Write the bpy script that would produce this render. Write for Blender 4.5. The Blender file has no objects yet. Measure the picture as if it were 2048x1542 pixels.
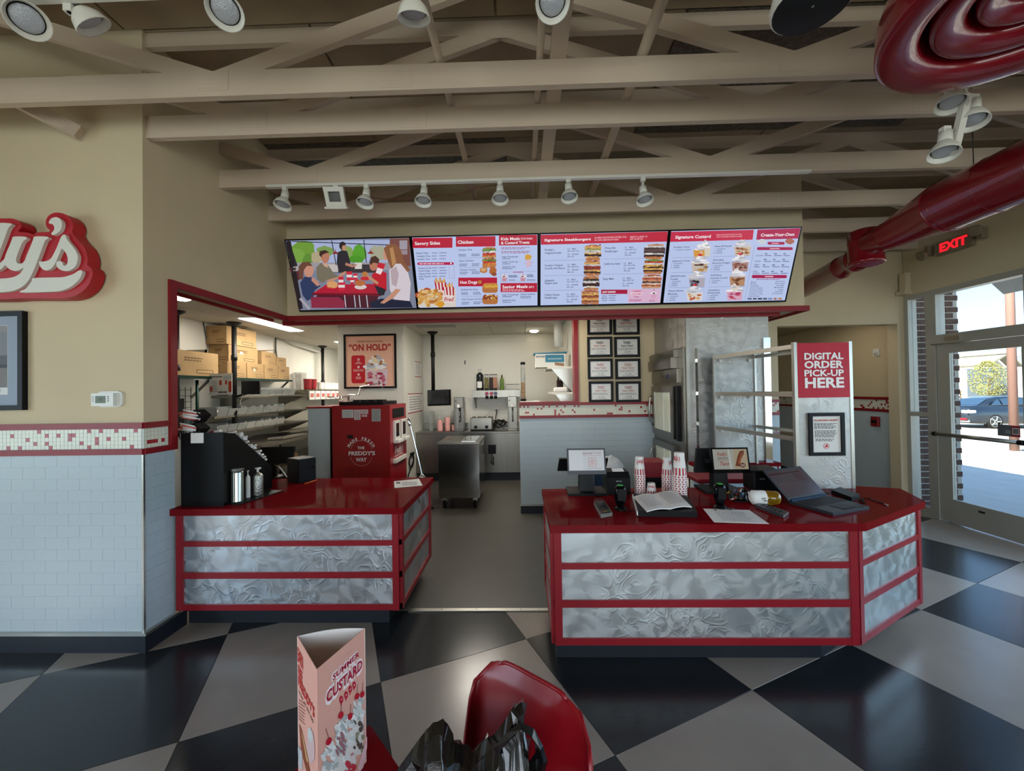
import bpy, bmesh, math, random
from mathutils import Vector, Matrix
PI = math.pi
random.seed(7)
S = bpy.context.scene
COL = S.collection

# ------------------------------------------------------------------ camera
CAM = Vector((0.0, 0.0, 1.64))
YAW, PITCH, ROLL = math.radians(-1.3824), math.radians(0.6960), math.radians(-0.88496)
FPX = 791.12
fw = Vector((math.sin(YAW)*math.cos(PITCH), math.cos(YAW)*math.cos(PITCH), math.sin(PITCH)))
r0 = Vector((math.cos(YAW), -math.sin(YAW), 0)); u0 = r0.cross(fw)
RT = math.cos(ROLL)*r0 + math.sin(ROLL)*u0
UP = -math.sin(ROLL)*r0 + math.cos(ROLL)*u0
cd = bpy.data.cameras.new('camera'); cd.sensor_width = 36; cd.lens = FPX/2048*36; cd.clip_start = 0.02; cd.clip_end = 500
cam = bpy.data.objects.new('camera', cd); COL.objects.link(cam)
mw = Matrix((RT, UP, -fw)).transposed().to_4x4(); mw.translation = CAM
cam.matrix_world = mw; S.camera = cam

def ray(x, y):
    return RT*((x-1024)/FPX) + UP*(-(y-771)/FPX) + fw
def oz(x, y, z): r = ray(x, y); return CAM + r*((z-CAM.z)/r.z)
def oy(x, y, Y): r = ray(x, y); return CAM + r*((Y-CAM.y)/r.y)
def ox(x, y, X): r = ray(x, y); return CAM + r*((X-CAM.x)/r.x)

# ------------------------------------------------------------------ world, sun, daylight through the windows
vs = S.view_settings; vs.view_transform = 'Standard'; vs.look = 'None'; vs.gamma = 1; vs.use_curve_mapping = False
vs.exposure = -0.7
W = bpy.data.worlds.new('sky'); S.world = W; W.use_nodes = True
wn = W.node_tree.nodes; wl = W.node_tree.links
sky = wn.new('ShaderNodeTexSky'); sky.sky_type = 'HOSEK_WILKIE'; sky.turbidity = 3.0; sky.ground_albedo = 0.4
sky.sun_direction = Vector((-0.62, 0.28, 0.62)).normalized()
wl.new(sky.outputs[0], wn['Background'].inputs[0]); wn['Background'].inputs[1].default_value = 18.0
def area(name, loc, to, sx, sy, power, color=(1, 1, 1)):
    l = bpy.data.lights.new(name, 'AREA'); l.shape = 'RECTANGLE'; l.size = sx; l.size_y = sy; l.energy = power; l.color = color; l.spread = math.radians(135)
    o = bpy.data.objects.new(name, l); COL.objects.link(o); o.location = loc
    o.rotation_euler = (Vector(to)-Vector(loc)).to_track_quat('-Z', 'Y').to_euler(); return o
sl = bpy.data.lights.new('sun', 'SUN'); sl.energy = 42.0; sl.angle = 0.009; sl.color = (1.0, 0.94, 0.84)
so = bpy.data.objects.new('sun', sl); COL.objects.link(so)
so.rotation_euler = Vector((0.62, 0.34, -0.62)).to_track_quat('-Z', 'Y').to_euler()
area('daylight_rear_windows', (0.6, -3.75, 1.75), (0.6, -1.2, 0.8), 6.0, 2.2, 150, (0.95, 0.97, 1.0))
area('daylight_left_windows', (-5.85, -1.2, 1.75), (-3.4, -0.6, 0.65), 3.6, 2.2, 115, (0.66, 0.84, 1.0))
area('daylight_right_windows', (4.86, 2.4, 1.45), (3.7, 2.9, 0.1), 2.8, 1.9, 70, (0.56, 0.79, 1.0))

# ------------------------------------------------------------------ materials
def lin(c):
    if isinstance(c, str):
        c = c.lstrip('#'); c = [int(c[i:i+2], 16)/255 for i in (0, 2, 4)]
    return tuple((v/12.92 if v <= 0.04045 else ((v+0.055)/1.055)**2.4) for v in c[:3]) + (1.0,)
MATS = {}
def mat(name, color='#888888', rough=0.5, metal=0.0, var=0.0, vscale=6.0, bump=0.0, bscale=40.0, spec=0.5, coat=0.0,
        trans=0.0, emit=None, estr=0.0, alpha=1.0, ior=1.45, vdetail=4.0, stretch=None):
    if name in MATS: return MATS[name]
    m = bpy.data.materials.new(name); m.use_nodes = True; MATS[name] = m
    n = m.node_tree.nodes; l = m.node_tree.links; b = n['Principled BSDF']
    b.inputs['Base Color'].default_value = lin(color); b.inputs['Roughness'].default_value = rough
    b.inputs['Metallic'].default_value = metal; b.inputs['Specular IOR Level'].default_value = spec
    b.inputs['Coat Weight'].default_value = coat; b.inputs['Coat Roughness'].default_value = 0.08
    b.inputs['Transmission Weight'].default_value = trans; b.inputs['IOR'].default_value = ior; b.inputs['Alpha'].default_value = alpha
    if emit: b.inputs['Emission Color'].default_value = lin(emit); b.inputs['Emission Strength'].default_value = estr
    tc = n.new('ShaderNodeTexCoord'); src = tc.outputs['Object']
    if stretch:
        mp = n.new('ShaderNodeMapping'); mp.inputs['Scale'].default_value = stretch; l.new(src, mp.inputs[0]); src = mp.outputs[0]
    if var:
        t = n.new('ShaderNodeTexNoise'); t.inputs['Scale'].default_value = vscale; t.inputs['Detail'].default_value = vdetail; l.new(src, t.inputs['Vector'])
        mx = n.new('ShaderNodeMixRGB'); mx.blend_type = 'MULTIPLY'; mx.inputs[0].default_value = 1.0
        rp = n.new('ShaderNodeMapRange'); rp.inputs[1].default_value = 0.3; rp.inputs[2].default_value = 0.7
        rp.inputs[3].default_value = 1-var; rp.inputs[4].default_value = 1+var*0.4; l.new(t.outputs[0], rp.inputs[0])
        mx.inputs[1].default_value = lin(color); l.new(rp.outputs[0], mx.inputs[2]); l.new(mx.outputs[0], b.inputs['Base Color'])
    if bump:
        t2 = n.new('ShaderNodeTexNoise'); t2.inputs['Scale'].default_value = bscale; t2.inputs['Detail'].default_value = 5; l.new(src, t2.inputs['Vector'])
        bp = n.new('ShaderNodeBump'); bp.inputs['Strength'].default_value = bump; bp.inputs['Distance'].default_value = 0.01
        l.new(t2.outputs[0], bp.inputs['Height']); l.new(bp.outputs[0], b.inputs['Normal'])
    return m
def swirl_mat(name, color, rough, strength, scale, aniso=0.75):
    """steel sheet brushed in overlapping arcs: anisotropic along circles round scattered centres, plus fine arc scratches"""
    m = mat(name, color, rough, 1.0); n = m.node_tree.nodes; l = m.node_tree.links; b = n['Principled BSDF']
    def N(t, **k):
        x = n.new(t)
        for a, v in k.items(): setattr(x, a, v)
        return x
    tc = N('ShaderNodeTexCoord'); nz = N('ShaderNodeTexNoise'); nz.inputs['Scale'].default_value = 4.0; nz.inputs['Detail'].default_value = 2.0
    l.new(tc.outputs['Object'], nz.inputs['Vector'])
    ad = N('ShaderNodeVectorMath', operation='MULTIPLY_ADD'); ad.inputs[1].default_value = (0.22, 0.22, 0.22)
    l.new(nz.outputs['Color'], ad.inputs[0]); l.new(tc.outputs['Object'], ad.inputs[2])
    hs = []
    for sc, off in ((scale, 0.0), (scale*1.35, 3.7)):
        o = N('ShaderNodeVectorMath', operation='ADD'); o.inputs[1].default_value = (off, off, off); l.new(ad.outputs[0], o.inputs[0])
        vo = N('ShaderNodeTexVoronoi', feature='F1'); vo.inputs['Scale'].default_value = sc; l.new(o.outputs[0], vo.inputs['Vector'])
        if not hs:
            df = N('ShaderNodeVectorMath', operation='SUBTRACT'); l.new(o.outputs[0], df.inputs[0]); l.new(vo.outputs['Position'], df.inputs[1])
            ge = N('ShaderNodeNewGeometry'); cr = N('ShaderNodeVectorMath', operation='CROSS_PRODUCT'); l.new(ge.outputs['Normal'], cr.inputs[0]); l.new(df.outputs[0], cr.inputs[1])
            nm = N('ShaderNodeVectorMath', operation='NORMALIZE'); l.new(cr.outputs[0], nm.inputs[0]); l.new(nm.outputs[0], b.inputs['Tangent'])
        w = N('ShaderNodeMath', operation='MULTIPLY'); w.inputs[1].default_value = 9.0; l.new(vo.outputs['Distance'], w.inputs[0])
        sn = N('ShaderNodeMath', operation='SINE'); l.new(w.outputs[0], sn.inputs[0]); ab = N('ShaderNodeMath', operation='ABSOLUTE'); l.new(sn.outputs[0], ab.inputs[0])
        pw = N('ShaderNodeMath', operation='POWER'); pw.inputs[1].default_value = 18.0; l.new(ab.outputs[0], pw.inputs[0]); hs.append(pw)
    mx = N('ShaderNodeMath', operation='MAXIMUM'); l.new(hs[0].outputs[0], mx.inputs[0]); l.new(hs[1].outputs[0], mx.inputs[1])
    bk = N('ShaderNodeTexNoise'); bk.inputs['Scale'].default_value = 5.0; bk.inputs['Detail'].default_value = 2.0; l.new(tc.outputs['Object'], bk.inputs['Vector'])
    br = N('ShaderNodeMapRange'); br.inputs[1].default_value = 0.42; br.inputs[2].default_value = 0.6; l.new(bk.outputs[0], br.inputs[0])
    mk = N('ShaderNodeMath', operation='MULTIPLY'); l.new(mx.outputs[0], mk.inputs[0]); l.new(br.outputs[0], mk.inputs[1])   # arcs fade in and out
    bp = N('ShaderNodeBump'); bp.inputs['Strength'].default_value = strength; bp.inputs['Distance'].default_value = 0.003
    l.new(mk.outputs[0], bp.inputs['Height']); l.new(bp.outputs[0], b.inputs['Normal'])
    b.inputs['Anisotropic'].default_value = aniso
    return m
def attr_mat(name, estr=0.0, rough=0.5, spec=0.3):
    if name in MATS: return MATS[name]
    m = bpy.data.materials.new(name); m.use_nodes = True; MATS[name] = m
    n = m.node_tree.nodes; l = m.node_tree.links; b = n['Principled BSDF']
    a = n.new('ShaderNodeAttribute'); a.attribute_name = 'Col'
    b.inputs['Roughness'].default_value = rough; b.inputs['Specular IOR Level'].default_value = spec
    if estr:
        b.inputs['Base Color'].default_value = (0.01, 0.01, 0.01, 1)
        l.new(a.outputs['Color'], b.inputs['Emission Color']); b.inputs['Emission Strength'].default_value = estr
    else:
        l.new(a.outputs['Color'], b.inputs['Base Color'])
    return m
def glass_mat(name, tint=(0.95, 0.97, 0.96)):
    m = bpy.data.materials.new(name); m.use_nodes = True; MATS[name] = m
    n = m.node_tree.nodes; l = m.node_tree.links
    for x in list(n):
        if x.type != 'OUTPUT_MATERIAL': n.remove(x)
    out = [x for x in n if x.type == 'OUTPUT_MATERIAL'][0]
    t = n.new('ShaderNodeBsdfTransparent'); t.inputs[0].default_value = tint+(1,)
    g = n.new('ShaderNodeBsdfGlossy'); g.inputs['Roughness'].default_value = 0.02
    ge = n.new('ShaderNodeNewGeometry'); dt = n.new('ShaderNodeVectorMath'); dt.operation = 'DOT_PRODUCT'; l.new(ge.outputs['Incoming'], dt.inputs[0]); l.new(ge.outputs['Normal'], dt.inputs[1])
    ab = n.new('ShaderNodeMath'); ab.operation = 'ABSOLUTE'; l.new(dt.outputs['Value'], ab.inputs[0])
    om = n.new('ShaderNodeMath'); om.operation = 'SUBTRACT'; om.inputs[0].default_value = 1.0; l.new(ab.outputs[0], om.inputs[1])
    pw = n.new('ShaderNodeMath'); pw.operation = 'POWER'; pw.inputs[1].default_value = 5.0; l.new(om.outputs[0], pw.inputs[0])
    ma = n.new('ShaderNodeMath'); ma.operation = 'MULTIPLY_ADD'; ma.inputs[1].default_value = 0.96; ma.inputs[2].default_value = 0.04; l.new(pw.outputs[0], ma.inputs[0])
    mx = n.new('ShaderNodeMixShader'); l.new(ma.outputs[0], mx.inputs[0]); l.new(t.outputs[0], mx.inputs[1]); l.new(g.outputs[0], mx.inputs[2]); l.new(mx.outputs[0], out.inputs[0])
    return m
M = dict(
    cream=mat('cream_paint', '#cbba99', 0.75, var=0.05, vscale=2.0, bump=0.03, bscale=160),
    cream_side=mat('cream_paint_side', '#c9b998', 0.75, var=0.05, vscale=2.0, bump=0.03, bscale=160),
    hall=mat('tan_paint', '#b8a888', 0.8, var=0.05),
    white_tile=mat('white_glazed_tile', '#b6c3c8', 0.30, var=0.04, vscale=5, spec=0.3),
    grout=mat('pale_grout', '#b3bfc3', 0.8),
    mos_white=mat('mosaic_white', '#dcdccb', 0.25, var=0.06, vscale=30),
    mos_red=mat('mosaic_red', '#a51f2c', 0.25, var=0.1, vscale=30),
    red=mat('red_laminate', '#8c1420', 0.38, var=0.06, vscale=5),
    redtop=mat('red_countertop', '#741218', 0.5, var=0.10, vscale=9, spec=0.0, coat=0.22),
    redtrim=mat('red_trim_paint', '#86121c', 0.4, var=0.06),
    swirl=swirl_mat('swirled_steel', '#c9ced3', 0.38, 0.30, 6.0, 0.6),
    swirl2=swirl_mat('swirled_steel_dull', '#c6cbca', 0.46, 0.22, 7.0, 0.35),
    swirl3=swirl_mat('swirled_steel_column', '#b4b0aa', 0.52, 0.35, 8.0, 0.3),
    steel=mat('brushed_steel', '#918c83', 0.28, 1.0, var=0.12, vscale=8, bump=0.05, bscale=60, stretch=(1, 1, 0.05)),
    alu=mat('satin_aluminium', '#b6b4ac', 0.34, 1.0, var=0.05),
    alu_door=mat('anodised_frame', '#b3b0a6', 0.42, 0.3, var=0.04),
    chrome=mat('chrome', '#d8d8d6', 0.08, 1.0),
    base=mat('navy_cove_base', '#1a2028', 0.5, var=0.15, vscale=12),
    dark_tile=mat('charcoal_vinyl', '#24272a', 0.2, var=0.16, vscale=3.5, bump=0.035, bscale=30),
    light_tile=mat('stone_grey_vinyl', '#8c8279', 0.22, var=0.10, vscale=3.5, bump=0.035, bscale=30),
    kfloor=mat('grey_kitchen_floor', '#4b4944', 0.38, var=0.12, vscale=3),
    wood=mat('white_painted_timber', '#c4b099', 0.7, var=0.10, vscale=4, bump=0.15, bscale=20, stretch=(0.12, 1, 1)),
    deck=mat('painted_roof_deck', '#a08d72', 0.9, var=0.18, vscale=3, bump=0.1, bscale=25),
    insul=mat('sprayed_insulation', '#6c6154', 0.95, var=0.4, vscale=30, bump=0.8, bscale=60),
    white=mat('white_plastic', '#dddcd4', 0.4),
    whitem=mat('white_enamel', '#d5d1c4', 0.3),
    paper=mat('paper', '#e9e8e4', 0.8),
    black=mat('black_plastic', '#0a0b0d', 0.45, var=0.1, vscale=10, spec=0.25),
    blackm=mat('matt_black', '#0b0c0d', 0.7),
    blackg=mat('black_gloss', '#060708', 0.14, spec=0.25),
    iron=mat('black_iron_pipe', '#191817', 0.45, 0.3, var=0.2),
    frp=mat('white_wall_panel', '#d9d7cc', 0.3, var=0.05, vscale=3),
    ktile=mat('kitchen_ceiling_tile', '#cfccc0', 0.8, var=0.04, vscale=10),
    card=mat('cardboard', '#a98a60', 0.85, var=0.1, vscale=8),
    green=mat('green_wire', '#12352c', 0.4, 0.5),
    clear=mat('clear_plastic', '#f2f5f5', 0.05, trans=0.92, ior=1.2),
    lampglass=mat('frosted_lamp_lens', '#b9bcc0', 0.2, 0.3, bump=0.5, bscale=200),
    duct=mat('red_duct_paint', '#7a0c18', 0.2, var=0.07, vscale=5, coat=0.5),
    asphalt=mat('asphalt', '#8f8c84', 0.9, var=0.15, vscale=2),
    concrete=mat('concrete', '#c9cac6', 0.9, var=0.08, vscale=3),
    brick=mat('brown_brick', '#59423a', 0.85, var=0.3, vscale=20, bump=0.3, bscale=60),
    mortar=mat('mortar', '#b9b4aa', 0.9),
)
M['glass'] = glass_mat('window_glass')

# ------------------------------------------------------------------ mesh helpers
class MB:
    def __init__(self): self.v = []; self.f = []; self.s = []
    def _add(self, vs, fs, smooth=False):
        o = len(self.v); self.v += [Vector(p) for p in vs]; self.f += [tuple(i+o for i in q) for q in fs]; self.s += [smooth]*len(fs); return self
    def box(self, x0, x1, y0, y1, z0, z1):
        vs = [(x, y, z) for z in (z0, z1) for y in (y0, y1) for x in (x0, x1)]
        return self._add(vs, [(0, 2, 3, 1), (4, 5, 7, 6), (0, 1, 5, 4), (2, 6, 7, 3), (0, 4, 6, 2), (1, 3, 7, 5)])
    def bbox(self, x0, x1, y0, y1, z0, z1, b=0.003):
        """box with chamfered vertical and top edges"""
        b = min(b, (x1-x0)*.45, (y1-y0)*.45, (z1-z0)*.45)
        def ring(i, z): return [(x0+i+b, y0+i, z), (x1-i-b, y0+i, z), (x1-i, y0+i+b, z), (x1-i, y1-i-b, z), (x1-i-b, y1-i, z), (x0+i+b, y1-i, z), (x0+i, y1-i-b, z), (x0+i, y0+i+b, z)]
        R = [ring(b*.7, z0), ring(0, z0+b*.7), ring(0, z1-b*.7), ring(b*.7, z1)]
        return self.loft(R, True, True)
    def obox(self, c, ax, ay, az, sx, sy, sz):
        c = Vector(c); ax = Vector(ax).normalized()*sx/2; ay = Vector(ay).normalized()*sy/2; az = Vector(az).normalized()*sz/2
        vs = [c+ax*i+ay*j+az*k for k in (-1, 1) for j in (-1, 1) for i in (-1, 1)]
        return self._add(vs, [(0, 2, 3, 1), (4, 5, 7, 6), (0, 1, 5, 4), (2, 6, 7, 3), (0, 4, 6, 2), (1, 3, 7, 5)])
    def beam(self, p, q, w, h, up=(0, 0, 1)):
        p = Vector(p); q = Vector(q); d = (q-p).normalized(); u = Vector(up); s = d.cross(u).normalized(); u = s.cross(d)
        return self.obox((p+q)/2, d, s, u, (q-p).length, w, h)
    def loft(self, rings, cap0=False, cap1=False, smooth=False, closed=True):
        o = len(self.v); n = len(rings[0]); vs = [p for r in rings for p in r]; fs = []
        for a in range(len(rings)-1):
            for i in range(n if closed else n-1):
                j = (i+1) % n; fs.append((a*n+i, a*n+j, (a+1)*n+j, (a+1)*n+i))
        self._add(vs, fs, smooth)
        if cap0: self.f.append(tuple(o+i for i in reversed(range(n)))); self.s.append(False)
        if cap1: self.f.append(tuple(o+(len(rings)-1)*n+i for i in range(n))); self.s.append(False)
        return self
    def frame(self, d):
        d = Vector(d).normalized(); a = Vector((0, 0, 1)) if abs(d.z) < 0.9 else Vector((1, 0, 0))
        s = d.cross(a).normalized(); return d, s, s.cross(d).normalized()
    def lathe(self, c, axis, prof, n=24, smooth=True, cap=False):
        """prof: (distance along the axis, radius)"""
        c = Vector(c); d, s, t = self.frame(axis); rings = []
        for h, r in prof: rings.append([c+d*h+(s*math.cos(k*2*PI/n)+t*math.sin(k*2*PI/n))*max(r, 1e-4) for k in range(n)])
        return self.loft(rings, cap, cap, smooth)
    def cyl(self, p, q, r, n=16, r2=None, smooth=True):
        p = Vector(p); q = Vector(q); return self.lathe(p, q-p, [(0, r), ((q-p).length, r if r2 is None else r2)], n, smooth, True)
    def tube(self, pts, r, n=8, smooth=True):
        pts = [Vector(p) for p in pts]; rings = []; prev = None
        for i, p in enumerate(pts):
            d = (pts[min(i+1, len(pts)-1)]-pts[max(i-1, 0)]).normalized()
            if prev is None: _, s, t = self.frame(d)
            else:
                s = (prev-d*prev.dot(d)); s = s.normalized() if s.length > 1e-6 else self.frame(d)[1]; t = d.cross(s)
            prev = s; rr = r[i] if isinstance(r, (list, tuple)) else r
            rings.append([p+(s*math.cos(k*2*PI/n)+t*math.sin(k*2*PI/n))*rr for k in range(n)])
        return self.loft(rings, True, True, smooth)
    def prism(self, poly, o, u, v, depth):
        """polygon (a, b) in the frame o,u,v pushed along u x v by depth"""
        o = Vector(o); u = Vector(u); v = Vector(v); w = u.cross(v)*depth; n = len(poly); b = len(self.v)
        A = [o+u*a+v*c for a, c in poly]; self._add(A+[p+w for p in A], [(i, (i+1) % n, n+(i+1) % n, n+i) for i in range(n)])
        self.f += [tuple(b+i for i in reversed(range(n))), tuple(b+n+i for i in range(n))]; self.s += [False, False]
        return self
    def sphere(self, c, rx, ry=None, rz=None, n=16, m=10, jit=None):
        c = Vector(c); ry = ry or rx; rz = rz or rx; R = []
        for i in range(m+1):
            a = -PI/2+PI*i/m
            R.append([c+Vector((math.cos(a)*math.cos(k*2*PI/n)*rx, math.cos(a)*math.sin(k*2*PI/n)*ry, math.sin(a)*rz)) for k in range(n)])
        return self.loft(R, True, True, True)
    def build(self, name, m, parent=None, kind=None):
        me = bpy.data.meshes.new(name); off = Vector((0, 0, 0)); p = parent
        while p is not None: off += p.location; p = p.parent
        me.from_pydata([v-off for v in self.v], [], self.f); me.materials.append(M[m] if isinstance(m, str) else m)
        me.polygons.foreach_set('use_smooth', self.s)
        bm = bmesh.new(); bm.from_mesh(me); bmesh.ops.recalc_face_normals(bm, faces=bm.faces); bm.to_mesh(me); bm.free(); me.update()
        o = bpy.data.objects.new(name, me); COL.objects.link(o)
        if parent is not None: o.parent = parent
        if kind: o['kind'] = kind
        return o
def tag(o, label, cat, group=None):
    o['label'] = label; o['category'] = cat
    if group: o['group'] = group
    return o
def thing(name, loc, label, cat, group=None):
    o = bpy.data.objects.new(name, None); o.empty_display_size = 0.1; COL.objects.link(o); o.location = loc
    return tag(o, label, cat, group)
def struct_root(name, loc=(0, 0, 0)):
    o = bpy.data.objects.new(name, None); o.empty_display_size = 0.1; COL.objects.link(o); o.location = loc; o['kind'] = 'structure'; return o
def copy_tree(o, parent=None):
    c = o.copy(); COL.objects.link(c); c.parent = parent
    for ch in [x for x in COL.objects if x.parent == o]: copy_tree(ch, c)
    return c

# ------------------------------------------------------------------ flat print: coloured polygons and lettering on a panel
GL = {}
def glyphs(s, bold, shear):
    k = (s, bold, shear)
    if k not in GL:
        cu = bpy.data.curves.new('t', 'FONT'); cu.body = s; cu.size = 1; cu.resolution_u = 2; cu.offset = bold; cu.shear = shear
        ob = bpy.data.objects.new('t', cu); me = bpy.data.meshes.new_from_object(ob)
        vs = [(v.co.x, v.co.y) for v in me.vertices]; fs = [tuple(p.vertices) for p in me.polygons]
        bpy.data.objects.remove(ob); bpy.data.curves.remove(cu); bpy.data.meshes.remove(me)
        GL[k] = (vs, fs)
    return GL[k]
def homog(src, dst):
    import numpy as np
    A = []; b = []
    for (x, y), (u, v) in zip(src, dst):
        A += [[x, y, 1, 0, 0, 0, -u*x, -u*y], [0, 0, 0, x, y, 1, -v*x, -v*y]]; b += [u, v]
    h = np.linalg.solve(np.array(A, float), np.array(b, float))
    return lambda x, y: ((h[0]*x+h[1]*y+h[2])/(h[6]*x+h[7]*y+1), (h[3]*x+h[4]*y+h[5])/(h[6]*x+h[7]*y+1))
class Print:
    """quad: picture corners TL,TR,BR,BL in measured units; panel: O top-left, U right, V down, N out, size w x h"""
    def __init__(self, quad, O, U, V, N, w, h):
        self.m = homog(quad, [(0, 0), (w, 0), (w, h), (0, h)]); self.O = Vector(O); self.U = Vector(U).normalized(); self.V = Vector(V).normalized(); self.N = Vector(N).normalized()
        self.w = w; self.h = h; self.v = []; self.f = []; self.c = []; self.eps = 0.0004; self.n = {}
    def _raw(self, pts, faces, col, layer):
        o = len(self.v); k = self.n[layer] = self.n.get(layer, -1)+1; z = self.eps*(layer+1+(k % 90)/95)
        self.v += [self.O+self.U*a+self.V*b+self.N*z for a, b in pts]
        c = lin(col)
        for q in faces: self.f.append(tuple(i+o for i in q)); self.c.append(c)
    def poly(self, pts, col, layer=1): self._raw([self.m(*p) for p in pts], [tuple(range(len(pts)))], col, layer); return self
    def rect(self, x0, y0, x1, y1, col, layer=1): return self.poly([(x0, y0), (x1, y0), (x1, y1), (x0, y1)], col, layer)
    def bg(self, col): self._raw([(0, 0), (self.w, 0), (self.w, self.h), (0, self.h)], [(0, 1, 2, 3)], col, 0); return self
    def rrect(self, x0, y0, x1, y1, col, layer=1, r=None):
        r = r or min(abs(x1-x0), abs(y1-y0))/2; pts = []
        for cx, cy, a in ((x1-r, y0+r, -90), (x1-r, y1-r, 0), (x0+r, y1-r, 90), (x0+r, y0+r, 180)):
            for k in range(5): t = math.radians(a+k*22.5); pts.append((cx+r*math.cos(t), cy+r*math.sin(t)))
        return self.poly(pts, col, layer)
    def ell(self, cx, cy, rx, ry, col, layer=2, n=14, jag=0.0, rot=0.0):
        pts = []
        for k in range(n):
            t = k*2*PI/n; j = 1+random.uniform(-jag, jag); a = rx*math.cos(t)*j; b = ry*math.sin(t)*j
            pts.append((cx+a*math.cos(rot)-b*math.sin(rot), cy+a*math.sin(rot)+b*math.cos(rot)))
        return self.poly(pts, col, layer)
    def line(self, x0, y0, x1, y1, w, col, layer=2):
        d = Vector((x1-x0, y1-y0)); n = Vector((-d.y, d.x)).normalized()*w/2
        return self.poly([(x0+n.x, y0+n.y), (x1+n.x, y1+n.y), (x1-n.x, y1-n.y), (x0-n.x, y0-n.y)], col, layer)
    def text(self, s, x0, yb, x1, yt, col, bold=0.012, layer=8, shear=0.0, rot=None):
        """lettering from lower-left (x0,yb) to upper-right (x1,yt); yt is the cap height at the right end"""
        vs, fs = glyphs(s, bold, shear)
        if not vs: return self
        a0 = min(v[0] for v in vs); a1 = max(v[0] for v in vs)
        # cap height of the font is about 0.73 of the size; baseline at 0
        L = self.m(x0, yb); R = self.m(x1, yt); sx = (R[0]-L[0])/(a1-a0); sy = (R[1]-L[1])/0.73
        self._raw([(L[0]+(v[0]-a0)*sx, L[1]+v[1]*sy) for v in vs], fs, col, layer); return self
    def textarc(self, s, cx, cy, r, a0, a1, h, col, bold=0.03, layer=8):
        """letters around a circle in measured units (angles in degrees, clockwise from the top)"""
        n = len(s)
        for i, ch in enumerate(s):
            if ch == ' ': continue
            a = math.radians(a0+(a1-a0)*i/(n-1)); vs, fs = glyphs(ch, bold, 0)
            w0 = min(v[0] for v in vs); w1 = max(v[0] for v in vs); k = h/0.73; out = []
            for v in vs:
                lx = (v[0]-(w0+w1)/2)*k; ly = v[1]*k
                out.append(self.m(cx+(r+ly)*math.sin(a)+lx*math.cos(a), cy-(r+ly)*math.cos(a)+lx*math.sin(a)))
            self._raw(out, fs, col, layer)
        return self
    def micro(self, x0, y0, x1, y1, rows, col, layer=7, dens=0.62, seed=1):
        """rows of illegible small print as broken dashes"""
        rg = random.Random(seed); hh = (y1-y0)/rows
        for k in range(rows):
            y = y0+k*hh; x = x0; xe = x1-(x1-x0)*rg.uniform(0, .22)
            while x < xe:
                w = rg.uniform(.05, .14)*(x1-x0); self.rect(x, y+hh*(1-dens)/2, min(x+w, xe), y+hh*(1+dens)/2, col, layer); x += w+0.025*(x1-x0)
        return self
    def build(self, name, mat_, parent=None):
        me = bpy.data.meshes.new(name); off = Vector((0, 0, 0)); p = parent
        while p is not None: off += p.location; p = p.parent
        me.from_pydata([v-off for v in self.v], [], self.f); me.materials.append(mat_)
        at = me.color_attributes.new('Col', 'FLOAT_COLOR', 'CORNER'); buf = []
        for q, c in zip(me.polygons, self.c): buf += list(c)*q.loop_total
        at.data.foreach_set('color', buf); me.update()
        o = bpy.data.objects.new(name, me); COL.objects.link(o)
        if parent is not None: o.parent = parent
        return o
# ================================================================== STRUCTURE
ZB, ZT = 1.262, 1.468           # mosaic band with its red edges
XL = -2.455                     # return wall plane
fl = MB().box(-6, 5.15, -4, 10.6, -0.15, -0.006).build('floor', 'kfloor', None, 'structure')
G0 = Vector((-1.652, 1.854)); GA = math.radians(25.0846); GT = 0.9148
ge = Vector((math.cos(GA), math.sin(GA))); gn = Vector((math.sin(GA), -math.cos(GA)))
gcache = {}
for i in range(-9, 12):
    for j in range(-11, 9):
        p = G0+GT*((i+.5)*ge+(j+.5)*gn)
        if not (-5.9 < p.x < 5.6 and -3.6 < p.y < 8.8): continue
        if p.y > 3.7 and p.x < 2.0: continue
        k = (i+j) % 2
        if k not in gcache:
            b = MB(); g = 0.0012; q = GT
            def R(i_, z): return [Vector((a[0]*ge.x+a[1]*gn.x, a[0]*ge.y+a[1]*gn.y, z)) for a in ((g+i_, g+i_), (q-g-i_, g+i_), (q-g-i_, q-g-i_), (g+i_, q-g-i_))]
            b.loft([R(0, -0.006), R(0, -0.0012), R(0.001, 0.0)], True, True)
            gcache[k] = b.build('floor_tile', 'light_tile' if k else 'dark_tile', fl); o = gcache[k]
        else:
            o = gcache[k].copy(); COL.objects.link(o)
        c = G0+GT*(i*ge+j*gn); o.location = (c.x, c.y, 0)
MB().box(-4.8, 2.45, 2.965, 10.5, 0.0005, 0.004).build('floor_kitchen', 'kfloor', None, 'structure')
th = MB().bbox(-0.87, 0.22, 2.945, 2.985, 0.0, 0.009, 0.003).build('trim_threshold', 'alu', None, 'structure')
for x in (-0.62, -0.36, -0.03, 0.1): MB().lathe((x, 2.965, 0.009), (0, 0, 1), [(0, 0.007), (0.001, 0.006), (0.001, 0.001)], 10).build('screw', 'chrome', th)

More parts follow.
